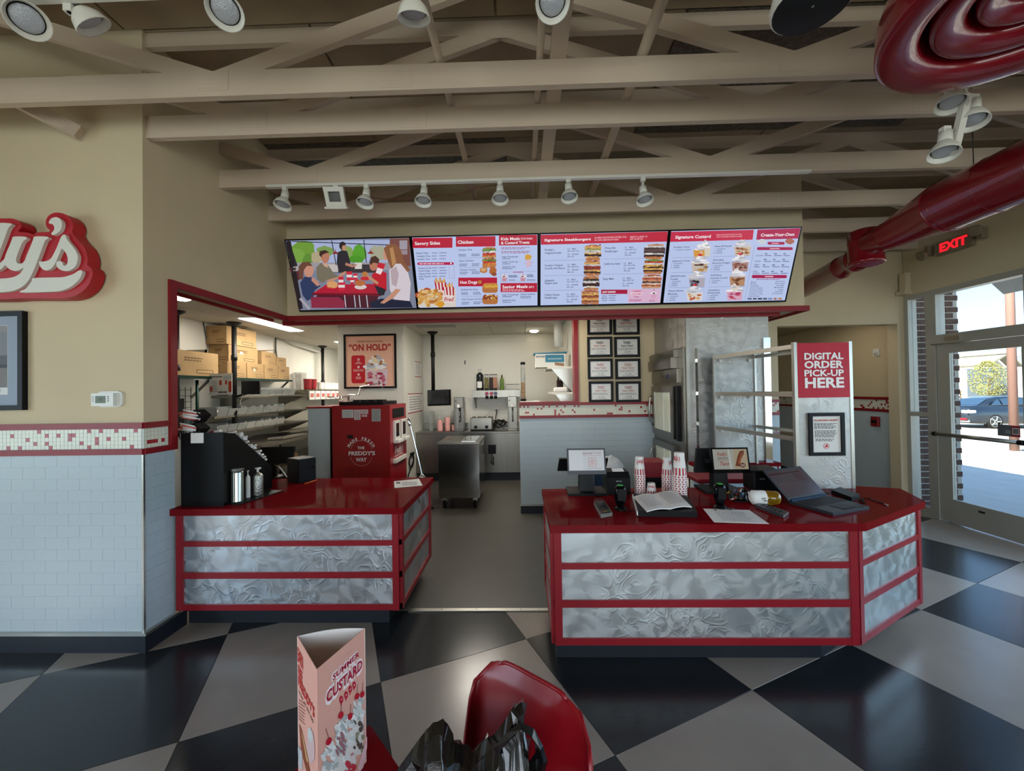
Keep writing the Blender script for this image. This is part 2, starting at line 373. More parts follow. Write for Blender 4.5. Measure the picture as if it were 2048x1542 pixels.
def mosaic(name, parent, o, u, n, length, seed, z0=1.2995, rows=5, pitch=0.0258, reds=None):
    """rows of one-inch tiles on a wall: origin o (low left), direction u, outward n"""
    rg = random.Random(seed); u = Vector(u); n = Vector(n); A = MB(); B = MB(); cols = int(length/pitch)
    rr = (1.4295-z0)/rows
    for c in range(cols):
        for r in range(rows):
            red = ((cols-1-c, rows-1-r) in reds) if reds else rg.random() < 0.115
            p = Vector(o)+u*(c*pitch+0.0012)+Vector((0, 0, z0+r*rr+0.0012)); w = pitch-0.0024; h = rr-0.0024
            b = B if red else A; q = [p, p+u*w, p+u*w+Vector((0, 0, h)), p+Vector((0, 0, h))]; d = n*0.004
            b._add(q+[x+d for x in q], [(4, 5, 6, 7), (0, 1, 5, 4), (1, 2, 6, 5), (2, 3, 7, 6), (3, 0, 4, 7)])
    a = A.build('mosaic_tiles', 'mos_white', parent, 'stuff'); a['label'] = 'white one-inch mosaic tiles'
    a = B.build('accent_tiles', 'mos_red', parent, 'stuff'); a['label'] = 'scattered red mosaic tiles'
TC = {}
def subway(parent, o, u, n, length, z0, z1, th=0.0762, tl=0.1524, m='white_tile', limit=300, shift=0.0, matkey=''):
    """running-bond glazed tiles, each a piece of its own; alike pieces share a mesh"""
    u = Vector(u); n = Vector(n); rows = int(round((z1-z0)/th)); rh = (z1-z0)/rows; cnt = 0; g = 0.0004
    rest = MB()
    for r in range(rows-1, -1, -1):
        x = -tl*(0.5 if r % 2 else 0.0)-shift
        while x < length-1e-4:
            a = max(x, 0); b = min(x+tl, length); x += tl
            if b-a < 0.012: continue
            w = b-a-2*g; h = rh-2*g; key = (round(w, 3), round(h, 3), tuple(u), tuple(n), m)
            def ring(i, d): return [u*(i)+Vector((0, 0, i))+n*d, u*(w-i)+Vector((0, 0, i))+n*d, u*(w-i)+Vector((0, 0, h-i))+n*d, u*i+Vector((0, 0, h-i))+n*d]
            pos = Vector(o)+u*(a+g)+Vector((0, 0, z0+r*rh+g))
            if cnt < limit:
                if key not in TC:
                    t = MB().loft([ring(0, 0), ring(0, 0.0052), ring(0.0006, 0.0056)], False, True).build('wall_tile', m); TC[key] = t.data
                    bpy.data.objects.remove(t)
                t = bpy.data.objects.new('wall_tile', TC[key]); COL.objects.link(t); t.parent = parent; t.location = pos-parent.location; cnt += 1
            else: rest.loft([[pos+q for q in ring(0, 0)], [pos+q for q in ring(0.0006, 0.0065)]], False, True)
    if rest.v: rest.build('wall_tiles', m, parent, 'stuff')
def band(parent, o, u, n, length, seed, reds=None):
    o = Vector(o); u = Vector(u); n = Vector(n)
    for k, (a, b) in enumerate(((ZB, ZB+0.037), (ZT-0.038, ZT))):
        c = o+u*(length/2)+Vector((0, 0, (a+b)/2))+n*0.007
        MB().obox(c, u, n, (0, 0, 1), length, 0.022, b-a).build('band_edge', 'redtrim', parent)
    mosaic('m', parent, o, u, n, length, seed, reds=reds)

# ---- left wall with its return
LR = {0: (10, 267, 577, 648, 741, 858), 1: (103, 314, 386, 461, 482), 2: (197, 461, 624, 695, 789), 3: (242, 314, 529, 624), 4: (10, 77, 148, 338, 577, 837)}
REDS = {(int((894-x)/23.6), r) for r, q in LR.items() for x in q} | {(41, 1), (44, 3), (47, 0), (49, 2), (53, 4), (57, 1), (60, 3), (64, 0), (68, 2)}
wl_ = MB().box(-6, XL, 2.51, 2.66, 0, 4.06).build('wall_left', 'cream', None, 'structure')
band(wl_, (-4.4, 2.51, 0), (1, 0, 0), (0, -1, 0), 4.4+XL+0.006, 3, REDS)
subway(wl_, (-4.4, 2.51, 0), (1, 0, 0), (0, -1, 0), 4.4+XL, 0.125, ZB, matkey='l')
MB().box(-4.4, XL, 2.5055, 2.511, 0.12, ZB).box(-4.4, XL, 2.508, 2.511, ZB, ZB+.19).build('tile_grout', 'grout', wl_)
MB().obox((XL+0.004, 2.503, 0.69), (1, 0, 0), (0, 1, 0), (0, 0, 1), 0.012, 0.012, 1.14).build('corner_bead', 'alu', wl_)
sr = MB().box(-2.6, XL, 2.66, 2.735, 0, 4.06).box(-2.6, XL, 2.735, 4.25, 2.44, 4.06).build('wall_left_return', 'cream_side', None, 'structure')
band(sr, (XL, 2.504, 0), (0, 1, 0), (1, 0, 0), 0.19, 5)
subway(sr, (XL, 2.51, 0), (0, 1, 0), (1, 0, 0), 0.225, 0.125, ZB)
bl = MB()
bl.box(-6, -2.425, 2.485, 2.5095, 0, 0.108).box(-2.4545, -2.425, 2.5095, 2.80, 0, 0.108)
bl = bl.build('baseboard_left', 'base', None, 'structure')
MB().box(-6, -2.42, 2.482, 2.5095, 0.108, 0.126).box(-2.4545, -2.42, 2.5095, 2.74, 0.108, 0.126).build('cap_strip', 'alu', bl)
# ---- red trim round the pass-through, both faces
tr = MB()
for X0, X1 in ((XL, XL+0.022), (-2.622, -2.6)):
    tr.box(X0, X1, 2.69, 2.742, ZB, 2.452).box(X0, X1, 2.742, 4.1, 2.40, 2.452)
tr.build('trim_pass_through', 'redtrim', None, 'structure')
MB().box(-2.6, XL, 2.735, 4.1, 2.425, 2.44).build('trim_underside', 'cream', None, 'structure')
# ---- menu bulkhead
wm = MB().box(XL, 2.9, 4.1, 4.25, 2.44, 3.84).box(2.75, 2.9, 4.25, 5.28, 2.44, 3.84).build('wall_menu', 'cream', None, 'structure')
MB().box(XL, 2.935, 4.075, 4.1, 2.402, 2.455).box(2.9, 2.935, 4.1, 5.28, 2.402, 2.455).box(-2.6, 2.75, 4.25, 4.275, 2.385, 2.44).box(2.728, 2.75, 4.275, 5.28, 2.385, 2.44).build('trim_menu', 'redtrim', None, 'structure')
MB().box(XL, 2.9, 4.1, 4.25, 2.425, 2.44).box(2.75, 2.9, 4.25, 5.28, 2.425, 2.44).build('trim_menu_underside', 'cream', None, 'structure')
# ---- half wall and the cream wall with certificates
wh = MB().box(-0.03, 3.375, 5.28, 5.43, 0, 1.455).box(0.71, 3.375, 5.28, 5.43, 1.455, 4.05).build('wall_half', 'cream', None, 'structure')
band(wh, (-0.035, 5.28, 0), (1, 0, 0), (0, -1, 0), 1.80, 8)
band(wh, (2.7, 5.28, 0), (1, 0, 0), (0, -1, 0), 0.675, 9)
subway(wh, (-0.03, 5.28, 0), (1, 0, 0), (0, -1, 0), 1.79, 0.125, ZB, th=0.0762, tl=0.1524)
subway(wh, (2.7, 5.28, 0), (1, 0, 0), (0, -1, 0), 0.675, 0.125, ZB, th=0.0762, tl=0.1524)
MB().box(-0.035, 0.715, 5.255, 5.445, ZT-0.012, ZT+0.012).build('wall_cap', 'redtrim', wh)
MB().box(-0.034, -0.03, 5.28, 5.43, 0.1, 1.455).build('wall_end', 'alu', wh)
MB().box(0.705, 0.757, 5.262, 5.45, ZT, 2.74).build('trim_certificates', 'redtrim', None, 'structure')
bh = MB().box(-0.036, 1.76, 5.262, 5.2795, 0, 0.105).build('baseboard_half', 'base', None, 'structure')
MB().box(-0.04, 1.76, 5.258, 5.2795, 0.105, 0.125).build('cap_strip', 'alu', bh)
# ---- hall opening and right wall
MB().box(3.375, 5.0, 5.28, 5.43, 2.43, 4.05).box(4.92, 5.0, 5.28, 5.43, 0, 2.43).build('wall_hall_header', 'cream', None, 'structure')
wr = MB()
wr.box(5.0, 5.11, 5.276, 5.4, 0, 4.05).box(5.0, 5.15, 5.4, 9.0, 0, 4.05).box(5.0, 5.15, -4, 5.27, 2.78, 4.05).box(5.0, 5.15, -4, -2.6, 0, 2.78).box(5.0, 5.15, -2.6, 3.99, 0, 0.45)
wr = wr.build('wall_right', 'cream', None, 'structure')
band(wr, (5.0, 5.43, 0), (0, 1, 0), (-1, 0, 0), 3.5, 12)
MB().box(4.994, 5.0, 5.43, 9.0, 0.1, ZB).build('tile_field', 'white_tile', wr)
for k in range(7): MB().box(4.9935, 4.9945, 5.43, 9.0, 0.25+k*.15, 0.2515+k*.15).build('grout_joint', 'grout', wr)
MB().box(4.98, 4.9935, 5.43, 9.0, 0, 0.11).build('baseboard_right', 'base', None, 'structure')
MB().box(3.375, 5.15, 9.0, 9.15, 0, 4.05).box(3.225, 3.375, 5.43, 9.15, 0, 4.05).box(3.375, 5.0, 5.43, 9.0, 2.6, 2.65).build('wall_hall', 'hall', None, 'structure')
# ---- walls behind the camera, with windows
MB().box(-6.15, -6, 0.9, 2.66, 0, 4.05).box(-6.15, -6, -4, -3.2, 0, 4.05).box(-6.15, -6, -3.2, 0.9, 0, 0.6).box(-6.15, -6, -3.2, 0.9, 2.9, 4.05).build('wall_left_far', 'cream', None, 'structure')
MB().box(-6.15, 5.15, -4.15, -4, 0, 0.6).box(-6.15, 5.15, -4.15, -4, 2.9, 4.05).box(-6.15, -2.5, -4.15, -4, 0.6, 2.9).box(3.7, 5.15, -4.15, -4, 0.6, 2.9).build('wall_rear', 'cream', None, 'structure')
def glazing(name, axis, c, a0, a1, z0, z1, n, d=0.05):
    """a window wall in the plane axis=c running from a0 to a1, n panes"""
    r = struct_root(name); f = MB()
    def bx(b, p0, p1, q0, q1, t):
        if axis == 'x': b.box(c-t/2, c+t/2, p0, p1, q0, q1)
        else: b.box(p0, p1, c-t/2, c+t/2, q0, q1)
    bx(f, a0, a1, z0, z0+d, 0.1); bx(f, a0, a1, z1-d, z1, 0.1)
    for k in range(n+1):
        x = a0+(a1-a0)*k/n; bx(f, x-d/2 if 0 < k < n else (x if k == 0 else x-d), x+d/2 if 0 < k < n else (x+d if k == 0 else x), z0, z1, 0.1)
    f.build('window_frame', 'alu_door', r)
    for k in range(n):
        g = MB(); bx(g, a0+(a1-a0)*k/n+d/2, a0+(a1-a0)*(k+1)/n-d/2, z0+d, z1-d, 0.008); g.build('pane', 'glass', r)
    return r
glazing('window_4', 'y', -4.07, -2.5, 3.7, 0.6, 2.9, 4)
glazing('window_5', 'x', -6.07, -3.2, 0.9, 0.6, 2.9, 3)
glazing('window_3', 'x', 5.08, -2.6, 3.97, 0.45, 2.78, 4)
# ---- entrance: sidelight, transom, door
def fr(*bs):
    b = MB()
    for q in bs: b.box(*q)
    return b
w1 = struct_root('window_1', (5.05, 5.1, 0))
fr((5.0, 5.11, 5.22, 5.275, 0, 2.78), (5.0, 5.11, 4.955, 5.005, 0, 2.78), (5.0, 5.11, 5.005, 5.22, 2.725, 2.78), (5.0, 5.11, 5.005, 5.22, 0, 0.11), (5.0, 5.11, 5.005, 5.22, 1.235, 1.285)).build('window_frame', 'alu_door', w1)
MB().box(5.05, 5.058, 5.005, 5.22, 1.285, 2.725).build('pane', 'glass', w1); MB().box(5.05, 5.058, 5.005, 5.22, 0.11, 1.235).build('pane', 'glass', w1)
w2 = struct_root('window_2', (5.05, 4.47, 2.15))
fr((5.0, 5.11, 3.99, 4.955, 2.115, 2.225), (5.0, 5.11, 3.99, 4.955, 2.715, 2.78), (5.0, 5.11, 4.88, 4.955, 2.225, 2.715), (5.0, 5.11, 3.99, 4.045, 2.225, 2.715)).build('window_frame', 'alu_door', w2)
MB().box(5.05, 5.058, 4.045, 4.88, 2.225, 2.715).build('pane', 'glass', w2)
dj = fr((5.0, 5.11, 4.90, 4.955, 0, 2.115), (5.0, 5.11, 3.97, 4.02, 0, 2.115)).build('trim_door_jamb', 'alu_door', None, 'structure')
d1 = struct_root('door_1', (5.05, 4.46, 0))
fr((5.015, 5.06, 4.755, 4.895, 0.012, 2.108), (5.015, 5.06, 4.022, 4.085, 0.012, 2.108)).build('stile', 'alu_door', d1)
fr((5.015, 5.06, 4.085, 4.755, 2.0, 2.108), (5.015, 5.06, 4.085, 4.755, 0.012, 0.285)).build('rail', 'alu_door', d1)
MB().box(5.034, 5.042, 4.085, 4.755, 0.285, 2.0).build('pane', 'glass', d1)
pb = MB().cyl((4.955, 4.9, 1.04), (4.955, 4.03, 1.04), 0.022, 14).build('push_bar', 'alu', d1)
MB().cyl((4.955, 4.905, 1.04), (5.02, 4.905, 1.04), 0.018, 10).cyl((4.955, 4.05, 1.04), (5.02, 4.05, 1.04), 0.018, 10).cyl((4.955, 4.9, 1.04), (4.955, 4.87, 1.04), 0.026, 14).cyl((4.955, 4.08, 1.04), (4.955, 4.03, 1.04), 0.026, 14).build('bar_mount', 'black', pb)
MB().box(4.985, 5.0, 4.62, 4.77, 2.14, 2.19).cyl((4.975, 4.91, 2.115), (4.985, 4.5, 2.10), 0.008, 8).build('closer_arm', 'alu', d1)
MB().box(5.012, 5.0155, 4.44, 4.5, 0.215, 0.235).build('lock', 'blackm', d1)
dpr = Print([(0, 0), (100, 0), (100, 50), (0, 50)], ox(1995, 849, 5.03), (0, -1, 0), (0, 0, -1), (-1, 0, 0), 0.19, 0.115)
dpr.bg('#565a5c').rect(62, 0, 100, 50, '#8e1a2a', 1).rect(66, 10, 96, 40, '#c9c4bd', 2).rect(69, 14, 93, 36, '#6d6a66', 3).micro(35, 22, 58, 38, 2, '#9aa0a0', 3)
dpr.build('door_sticker', attr_mat('print_matte', 0, 0.5), d1)

# ---- kitchen shell
MB().box(-4.95, -4.8, 2.66, 10.6, 0, 2.8).build('wall_kitchen_left', 'frp', None, 'structure')
MB().box(-4.8, -1.0, 10.5, 10.65, 0, 2.8).build('wall_kitchen_far', 'frp', None, 'structure')
wk = MB().box(-1.95, 0.9, 7.77, 7.9, 0, 2.8).build('wall_kitchen_back', 'grout', None, 'structure')
subway(wk, (-1.95, 7.77, 0), (1, 0, 0), (0, -1, 0), 2.7, 0.95, 2.74, th=0.0762, tl=0.1524, m='frp', limit=300)
MB().box(0.745, 0.9, 5.43, 7.77, 0, 2.8).build('wall_kitchen_right', 'frp', None, 'structure')
wc = MB().box(-3.04, -1.94, 6.5, 9.5, 0, 2.8).build('wall_column', 'frp', None, 'structure')
subway(wc, (-3.04, 6.5, 0), (1, 0, 0), (0, -1, 0), 1.1, 1.42, 2.74, th=0.0762, tl=0.1524, m='frp')
ck = MB().box(-4.8, 2.75, 4.25, 10.6, 2.752, 2.80).box(-4.8, -2.6, 2.66, 4.25, 2.752, 2.80).build('ceiling_kitchen', 'grout', None, 'structure')
ctm = None
for i in range(0, 13):
    for j in range(0, 7):
        x = -4.8+i*0.61; y = 3.03+j*1.22
        if x > 2.3 or (x > 0.3 and y > 5.2): continue
        if y < 4.2 and x > -3.1: continue
        if ctm is None:
            ctm = MB().box(0, 0.598, 0, 1.208, 2.742, 2.752).build('ceiling_tile', 'ktile', ck); o = ctm
        else: o = ctm.copy(); COL.objects.link(o)
        o.location = (x+0.006, y+0.006, 0)
# ---- roof deck
cl = MB().box(-6.15, 5.15, -4.15, 10.6, 4.06, 4.2).build('ceiling', 'deck', None, 'structure')
rg = random.Random(4); dm = {}
for i in range(-3, 3):
    for j in range(0, 5):
        x = -0.12+i*2.44+(1.22 if j % 2 else 0); y = 1.3+j*1.22; k = 'insul' if (i+j) % 4 == 1 else 'deck'
        if x+2.44 > 5.1 or x < -5.9: continue
        if k not in dm: dm[k] = MB().box(0, 2.425, 0, 1.205, 4.043, 4.058).build('deck_panel', k, cl); o = dm[k]
        else: o = dm[k].copy(); COL.objects.link(o)
        o.location = (x, y, 0)

# ================================================================== ROOF TRUSSES
def truss(Y, x0, x1, label, nodes=True):
    t = thing('roof_truss', (0, Y, 3.34), label, 'truss', 'timber trusses over the counters')
    MB().box(x0, x1, Y, Y+0.038, 3.34, 3.485).build('bottom_chord', 'wood', t)
    MB().box(x0, x1, Y, Y+0.038, 3.945, 4.04).build('top_chord', 'wood', t)
    for k in range(-3, 4):
        xb = -1.73+3.26*k; xt = -0.10+3.26*k
        for a, b in ((xb, xt), (xt, xb+3.26)):
            p = Vector((a, Y+0.019, 3.435 if a == xb else 3.985)); q = Vector((b, Y+0.019, 3.985 if a == xb else 3.435))
            lo = max(min(p.x, q.x), x0); hi = min(max(p.x, q.x), x1)
            if hi-lo < 0.25: continue
            f = lambda x: p+(q-p)*((x-p.x)/(q.x-p.x))
            MB().beam(f(lo), f(hi), 0.037, 0.092).build('web', 'wood', t)
        for xx, zz in ((xb, 3.425), (xt, 3.975), (xb+1.05, 3.41)):
            if x0+0.1 < xx < x1-0.1:
                pl = MB().box(xx-0.09, xx+0.09, Y-0.0022, Y, zz-0.055, zz+0.055)
                for a in range(7):
                    for c in range(4): pl.box(xx-0.075+a*0.025-0.004, xx-0.075+a*0.025+0.004, Y-0.0034, Y-0.0022, zz-0.04+c*0.025-0.002, zz-0.04+c*0.025+0.002)
                pl.build('nail_plate', 'wood', t)
    return t
truss(1.55, -6.0, 5.0, 'white timber roof truss holding the near row of spot lamps')
truss(2.19, -6.0, 5.0, 'white timber roof truss running over the left wall lettering')
truss(2.53, XL, 5.0, 'white timber roof truss starting at the corner of the left wall')
truss(3.17, XL, 5.0, 'white timber roof truss carrying the track of seven fittings')
truss(3.80, XL, 5.0, 'white timber roof truss directly above the menu screens')
truss(4.43, 2.9, 5.0, 'short white roof truss just behind the menu bulkhead end')
truss(5.06, 2.9, 5.0, 'short white roof truss above the hall opening header')
def brace(name, pts, w, h, label, cat, m='wood'):
    b = MB()
    for p, q in zip(pts, pts[1:]): b.beam(p, q, w, h)
    return tag(b.build(name, m), label, cat)
xb = oy(1092, 360, 3.3).x
brace('lateral_brace', [(xb, 0.6, 3.505), (xb, 4.09, 3.505)], 0.089, 0.038, 'flat white board lying across the trusses over the passage', 'board')
def pipe(name, x, z, r, label, y0=0.6, y1=4.09, m='wood', dx=0.0):
    return tag(MB().cyl((x, y0, z), (x+dx, y1, z), r, 12).build(name, m), label, 'pipe')
pipe('sprinkler_pipe', xb-0.10, 3.512, 0.02, 'thin white pipe beside the flat board across the trusses')
pipe('conduit', oy(925, 325, 3.17).x, 3.52, 0.022, 'white conduit crossing the trusses left of the flat board', dx=0.03)
pipe('conduit', oy(1225, 300, 3.0).x, 3.52, 0.03, 'thick white conduit crossing the trusses right of the flat board', dx=-0.02)
brace('diagonal_brace', [(-3.62, 2.05, 3.74), (-2.82, 2.46, 3.34)], 0.05, 0.08, 'loose white diagonal brace running down to the left wall', 'board')
# ================================================================== COUNTERS
zr = [oy(600, y, 2.735).z for y in (1218, 1206.5, 1154.7, 1142.5, 1090.5, 1079.9, 1025.4)]   # rail / panel heights
ZC = 0.852                                                                                   # counter top surface
def counter(name, loc, label, top, body, faces, kick, matp):
    t = thing(name, loc, label, 'counter')
    MB().prism(top, (0, 0, 0.806), (1, 0, 0), (0, 1, 0), ZC-0.806).build('countertop', 'redtop', t)
    MB().prism(body, (0, 0, 0.13), (1, 0, 0), (0, 1, 0), 0.66).build('core', 'blackm', t)
    MB().prism(kick, (0, 0, 0.002), (1, 0, 0), (0, 1, 0), 0.128).build('toe_kick', 'base', t)
    for p, q in faces:
        p = Vector(p+(0,)); q = Vector(q+(0,)); d = (q-p); L = d.length; d.normalize(); n = Vector((d.y, -d.x, 0))
        for k in (0, 2, 4):
            c = (p+q)/2+Vector((0, 0, (zr[k+1]+zr[k+2])/2))+n*0.004
            pa = MB().obox(c, d, n, (0, 0, 1), L-0.06, 0.008, zr[k+2]-zr[k+1]+0.004).build('panel', matp, t)
            c = (p+q)/2+Vector((0, 0, (zr[k]+zr[k+1])/2))+n*0.008
            MB().obox(c, d, n, (0, 0, 1), L, 0.02, zr[k+1]-zr[k]).build('rail', 'red', t)
        for e, s_ in ((p, 1), (q, -1)):
            MB().obox(e+d*s_*0.022+Vector((0, 0, (zr[0]+0.806)/2))+n*0.009, d, n, (0, 0, 1), 0.044, 0.022, 0.806-zr[0]).build('post', 'red', t)
    return t
counter('service_counter', (-1.6, 3.2, 0), 'red topped counter with three steel bands beside the left wall',
        [(-2.452, 2.69), (-0.822, 2.69), (-0.822, 3.63), (-2.452, 3.63)], [(-2.43, 2.745), (-0.875, 2.745), (-0.875, 3.6), (-2.43, 3.6)],
        [((-2.428, 2.735), (-0.864, 2.735)), ((-0.864, 2.735), (-0.864, 3.61))],
        [(-2.42, 2.81), (-0.965, 2.81), (-0.965, 3.58), (-2.42, 3.58)], 'swirl')
counter('order_counter', (1.4, 2.8, 0), 'wide red topped order counter with an angled steel panelled end',
        [(0.152, 2.31), (1.945, 2.31), (2.70, 2.735), (2.85, 3.07), (2.60, 3.16), (0.147, 3.16)], [(0.185, 2.37), (1.925, 2.37), (2.69, 2.81), (2.69, 3.1), (0.185, 3.1)],
        [((0.175, 2.36), (1.925, 2.36)), ((1.925, 2.36), (2.715, 2.81)), ((0.175, 3.1), (0.175, 2.36))],
        [(0.19, 2.445), (1.78, 2.445), (2.45, 2.86), (2.45, 3.08), (0.19, 3.08)], 'swirl2')

# ================================================================== ON THE LEFT COUNTER
cb = thing('cutlery_station', (-2.25, 3.0, ZC), 'black sloping cutlery station on the left counter by the red trim', 'dispenser')
X0, X1 = -2.425, -2.118
zt, zf = 1.372, 1.03
prof = [(2.755, ZC), (3.30, ZC), (3.30, zf), (2.87, 1.355), (2.755, zt)]
for xa, xb_ in ((X0, X0+0.012), (X1-0.012, X1)): MB().prism(prof, (xa, 0, 0), (0, 1, 0), (0, 0, 1), xb_-xa).build('side_panel', 'black', cb)
MB().box(X0+0.012, X1-0.012, 2.757, 2.77, ZC, zt).build('front_panel', 'black', cb)
MB().obox((-2.2715, 3.09, 1.165), (1, 0, 0), (0, 0.43, -0.325), (0, 0.325, 0.43), 0.28, 0.50, 0.012).build('tray', 'black', cb)
MB().box(-2.35, -2.26, 2.752, 2.757, 1.30, 1.372).build('label_card', 'paper', cb)
rg = random.Random(2)
for i in range(64):
    u = .12+.88*rg.random()**.7; y = 2.92+0.36*u; z = 1.352-0.30*u*1.03+0.02; x = rg.uniform(-2.35, -2.19); a = rg.uniform(-0.5, 0.5); e = rg.uniform(0.1, 0.5)
    d = Vector((math.cos(a)*0.9, math.sin(a), e)).normalized(); p = Vector((x, y, z+rg.uniform(0.005, 0.04)))
    c = thing('cutlery_pack', p-d*0.05, 'red and white wrapped cutlery packet in the black sloping station', 'cutlery', 'cutlery packets in the sloping station')
    s = MB(); s.beam(p-d*0.045, p+d*0.045, 0.028, 0.016); s.build('wrapper', 'paper', c)
    MB().beam(p-d*0.044, p+d*0.0, 0.0285, 0.0165).build('fork', 'red', c)
for k, (px, py) in enumerate(((392, 832), (390, 858))):
    c = oy(px, py, 2.93); t = thing('straw_holder', c-Vector((0, 0, 0.06)), ('upper' if k == 0 else 'lower')+' black straw holder on top of the cutlery station', 'holder')
    r = Matrix.Rotation(math.radians(40), 3, 'Y')
    b = MB().obox(c+Vector((0.03, 0, 0)), r@Vector((1, 0, 0)), (0, 1, 0), r@Vector((0, 0, 1)), 0.07, 0.10, 0.07)
    b.build('body', 'black', t)
    for i in range(14):
        a = c+Vector((0.02+rg.uniform(-.02, .02), -0.058+rg.uniform(-.012, .0), 0.005+rg.uniform(-.025, .03)))
        MB().cyl(a+Vector((0.03, 0.03, -0.01)), a+Vector((-0.045, -0.035, 0.012+rg.uniform(-.006, .012))), 0.006, 6).build('straw', 'paper' if i % 2 else mat('straw_stripe', '#d96a62', 0.6), t)
tray = MB(); p = [oz(x, y, ZC) for x, y in ((450, 1009), (480, 1010), (566, 983), (526, 980))]
tag(MB().prism([(q.x, q.y) for q in p], (0, 0, ZC+0.0005), (1, 0, 0), (0, 1, 0), 0.008).build('drip_tray', 'black'), 'thin black tray under the cup sleeves and pump bottles', 'tray')
def at_tray(px, py): return oz(px, py, ZC+0.009)
c = at_tray(475, 1003); t = thing('cup_sleeve', c, 'tall clear sleeve of stacked plastic cups on the black tray', 'cups')
pr = [(0, 0.036)]
for k in range(26): pr += [(k*0.0085, 0.038), (k*0.0085+0.006, 0.0395)]
MB().lathe(c, (0, 0, 1), pr, 20, True, True).build('cups', mat('smoky_clear', '#a5a69c', 0.12, 0.85), t)
MB().lathe(c, (0, 0, 1), [(0.222, 0.040), (0.236, 0.041), (0.24, 0.03)], 20, True, True).build('lid', 'clear', t)
def pump(px, py, h, r, m, label, name='pump_bottle', base=None, z=None):
    c = base if base is not None else at_tray(px, py); t = thing(name, c, label, 'bottle')
    MB().lathe(c, (0, 0, 1), [(0, r*.95), (0.004, r), (h*.72, r), (h*.8, r*.8), (h*.84, r*.35), (h*.87, r*.35)], 18, True, True).build('body', m, t)
    q = MB().cyl(c+Vector((0, 0, h*.86)), c+Vector((0, 0, h)), r*.22, 8); q.cyl(c+Vector((-r*.5, 0, h)), c+Vector((r*.6, 0, h+0.002)), r*.2, 8); q.build('pump', 'white', t); return t
pump(496, 995, 0.20, 0.016, 'white', 'slim white pump bottle between the cup sleeve and silver bottle')
pump(516, 990, 0.205, 0.037, mat('ribbed_silver', '#b5b5ae', 0.25, 0.9, bump=0.6, bscale=90), 'ribbed silvery pump bottle at the end of the black tray')
# screen, terminal box, pen, papers, microphone
c = oz(545, 955, ZC); t = RS = thing('register_screen', c, 'black register screen turned away behind the cutlery station', 'screen')
MB().cyl(c, c+Vector((0, 0, 0.012)), 0.09, 20).build('base', 'black', t); MB().box(c.x-0.03, c.x+0.03, c.y, c.y+0.03, c.z, c.z+0.2).build('neck', 'black', t)
MB().obox(c+Vector((0.06, -0.03, 0.21)), (1, 0.12, 0), (-0.1, 1, -0.35), (0, 0.35, 1), 0.30, 0.035, 0.16).build('display', 'black', t)
A = oz(589, 969, ZC); B = oz(622, 962, ZC); D = (B-A); L = D.length; D.normalize(); N = Vector((D.y, -D.x, 0))
t = thing('receipt_printer', (A+B)/2, 'black receipt printer with rounded side on the left counter', 'printer')
cc = (A+B)/2+Vector((-0.05, 0.07, 0.105))
MB().obox(cc, D, N, (0, 0, 1), L*1.02, 0.19, 0.205).build('body', 'black', t)
MB().obox(cc+Vector((0, 0, 0.104)), D, N, (0, 0, 1), L*.95, 0.17, 0.006).build('top_cover', mat('grey_plastic', '#5d5d5a', 0.5), t)
MB().obox(cc-N*0.0+N*0.0955+Vector((0.05, 0, 0.03)), D, N, (0, 0, 1), 0.02, 0.003, 0.03).build('port', 'blackg', t)
MB().tube([oz(548, 955, ZC)+Vector((0, 0, z)) + Vector((x, 0, 0)) for x, z in ((0, 0.12), (0.05, 0.1), (0.1, 0.04), (0.12, 0.006), (0.2, 0.006))], 0.006, 8).build('cable', 'white', RS)
tag(MB().cyl(oz(610, 967, ZC+0.006), oz(634, 960, ZC+0.006), 0.0055, 8).build('pen', mat('orange_pen', '#c65a1e', 0.3)), 'orange pen lying beside the black receipt printer', 'pen')
q = [oz(x, y, ZC+0.002) for x, y in ((789, 976), (788, 963), (838, 958), (845, 971))]
sp = MB(); sp._add(q+[v+Vector((0, 0, 0.002)) for v in q], [(4, 5, 6, 7), (0, 1, 5, 4), (1, 2, 6, 5), (2, 3, 7, 6), (3, 0, 4, 7)])
t = thing('crumpled_receipt', q[0], 'white printed receipt lying at the back of the left counter', 'paper'); sp.build('sheet', 'paper', t)
pp = Print([(788, 963), (838, 958), (845, 971), (789, 976)], q[1]+Vector((0, 0, .002)), q[2]-q[1], q[0]-q[1], (0, 0, 1), (q[2]-q[1]).length, (q[0]-q[1]).length)
pp.rect(792, 964.5, 800, 968, '#555555', 1).micro(804, 964, 836, 972, 4, '#9a9a9a', 1); pp.build('print', attr_mat('print_matte'), t)
b0 = oz(844, 955, ZC); t = thing('gooseneck_microphone', b0, 'chrome gooseneck microphone clamped at the rear of the left counter', 'microphone')
MB().lathe(b0, (0, 0, 1), [(0, 0.03), (0.012, 0.03), (0.02, 0.015), (0.03, 0.012)], 16, True, True).build('base', 'chrome', t)
tip = oy(818, 842, b0.y); pts = [b0+Vector((0, 0, 0.02))]+[b0.lerp(tip, k/14)+Vector((0.012*math.sin(k/14*PI), 0, 0.02)) for k in range(1, 15)]
nk = MB(); prf = [(i*0.006, 0.007 if i % 2 else 0.0085) for i in range(int((tip-b0).length/0.006))]
nk.lathe(b0+Vector((0, 0, .02)), tip-b0, prf, 10); nk.build('neck', 'chrome', t)
MB().lathe(tip, b0-tip, [(-0.03, 0.006), (-0.02, 0.014), (0.03, 0.014), (0.05, 0.009)], 12, True, True).build('head', 'chrome', t)

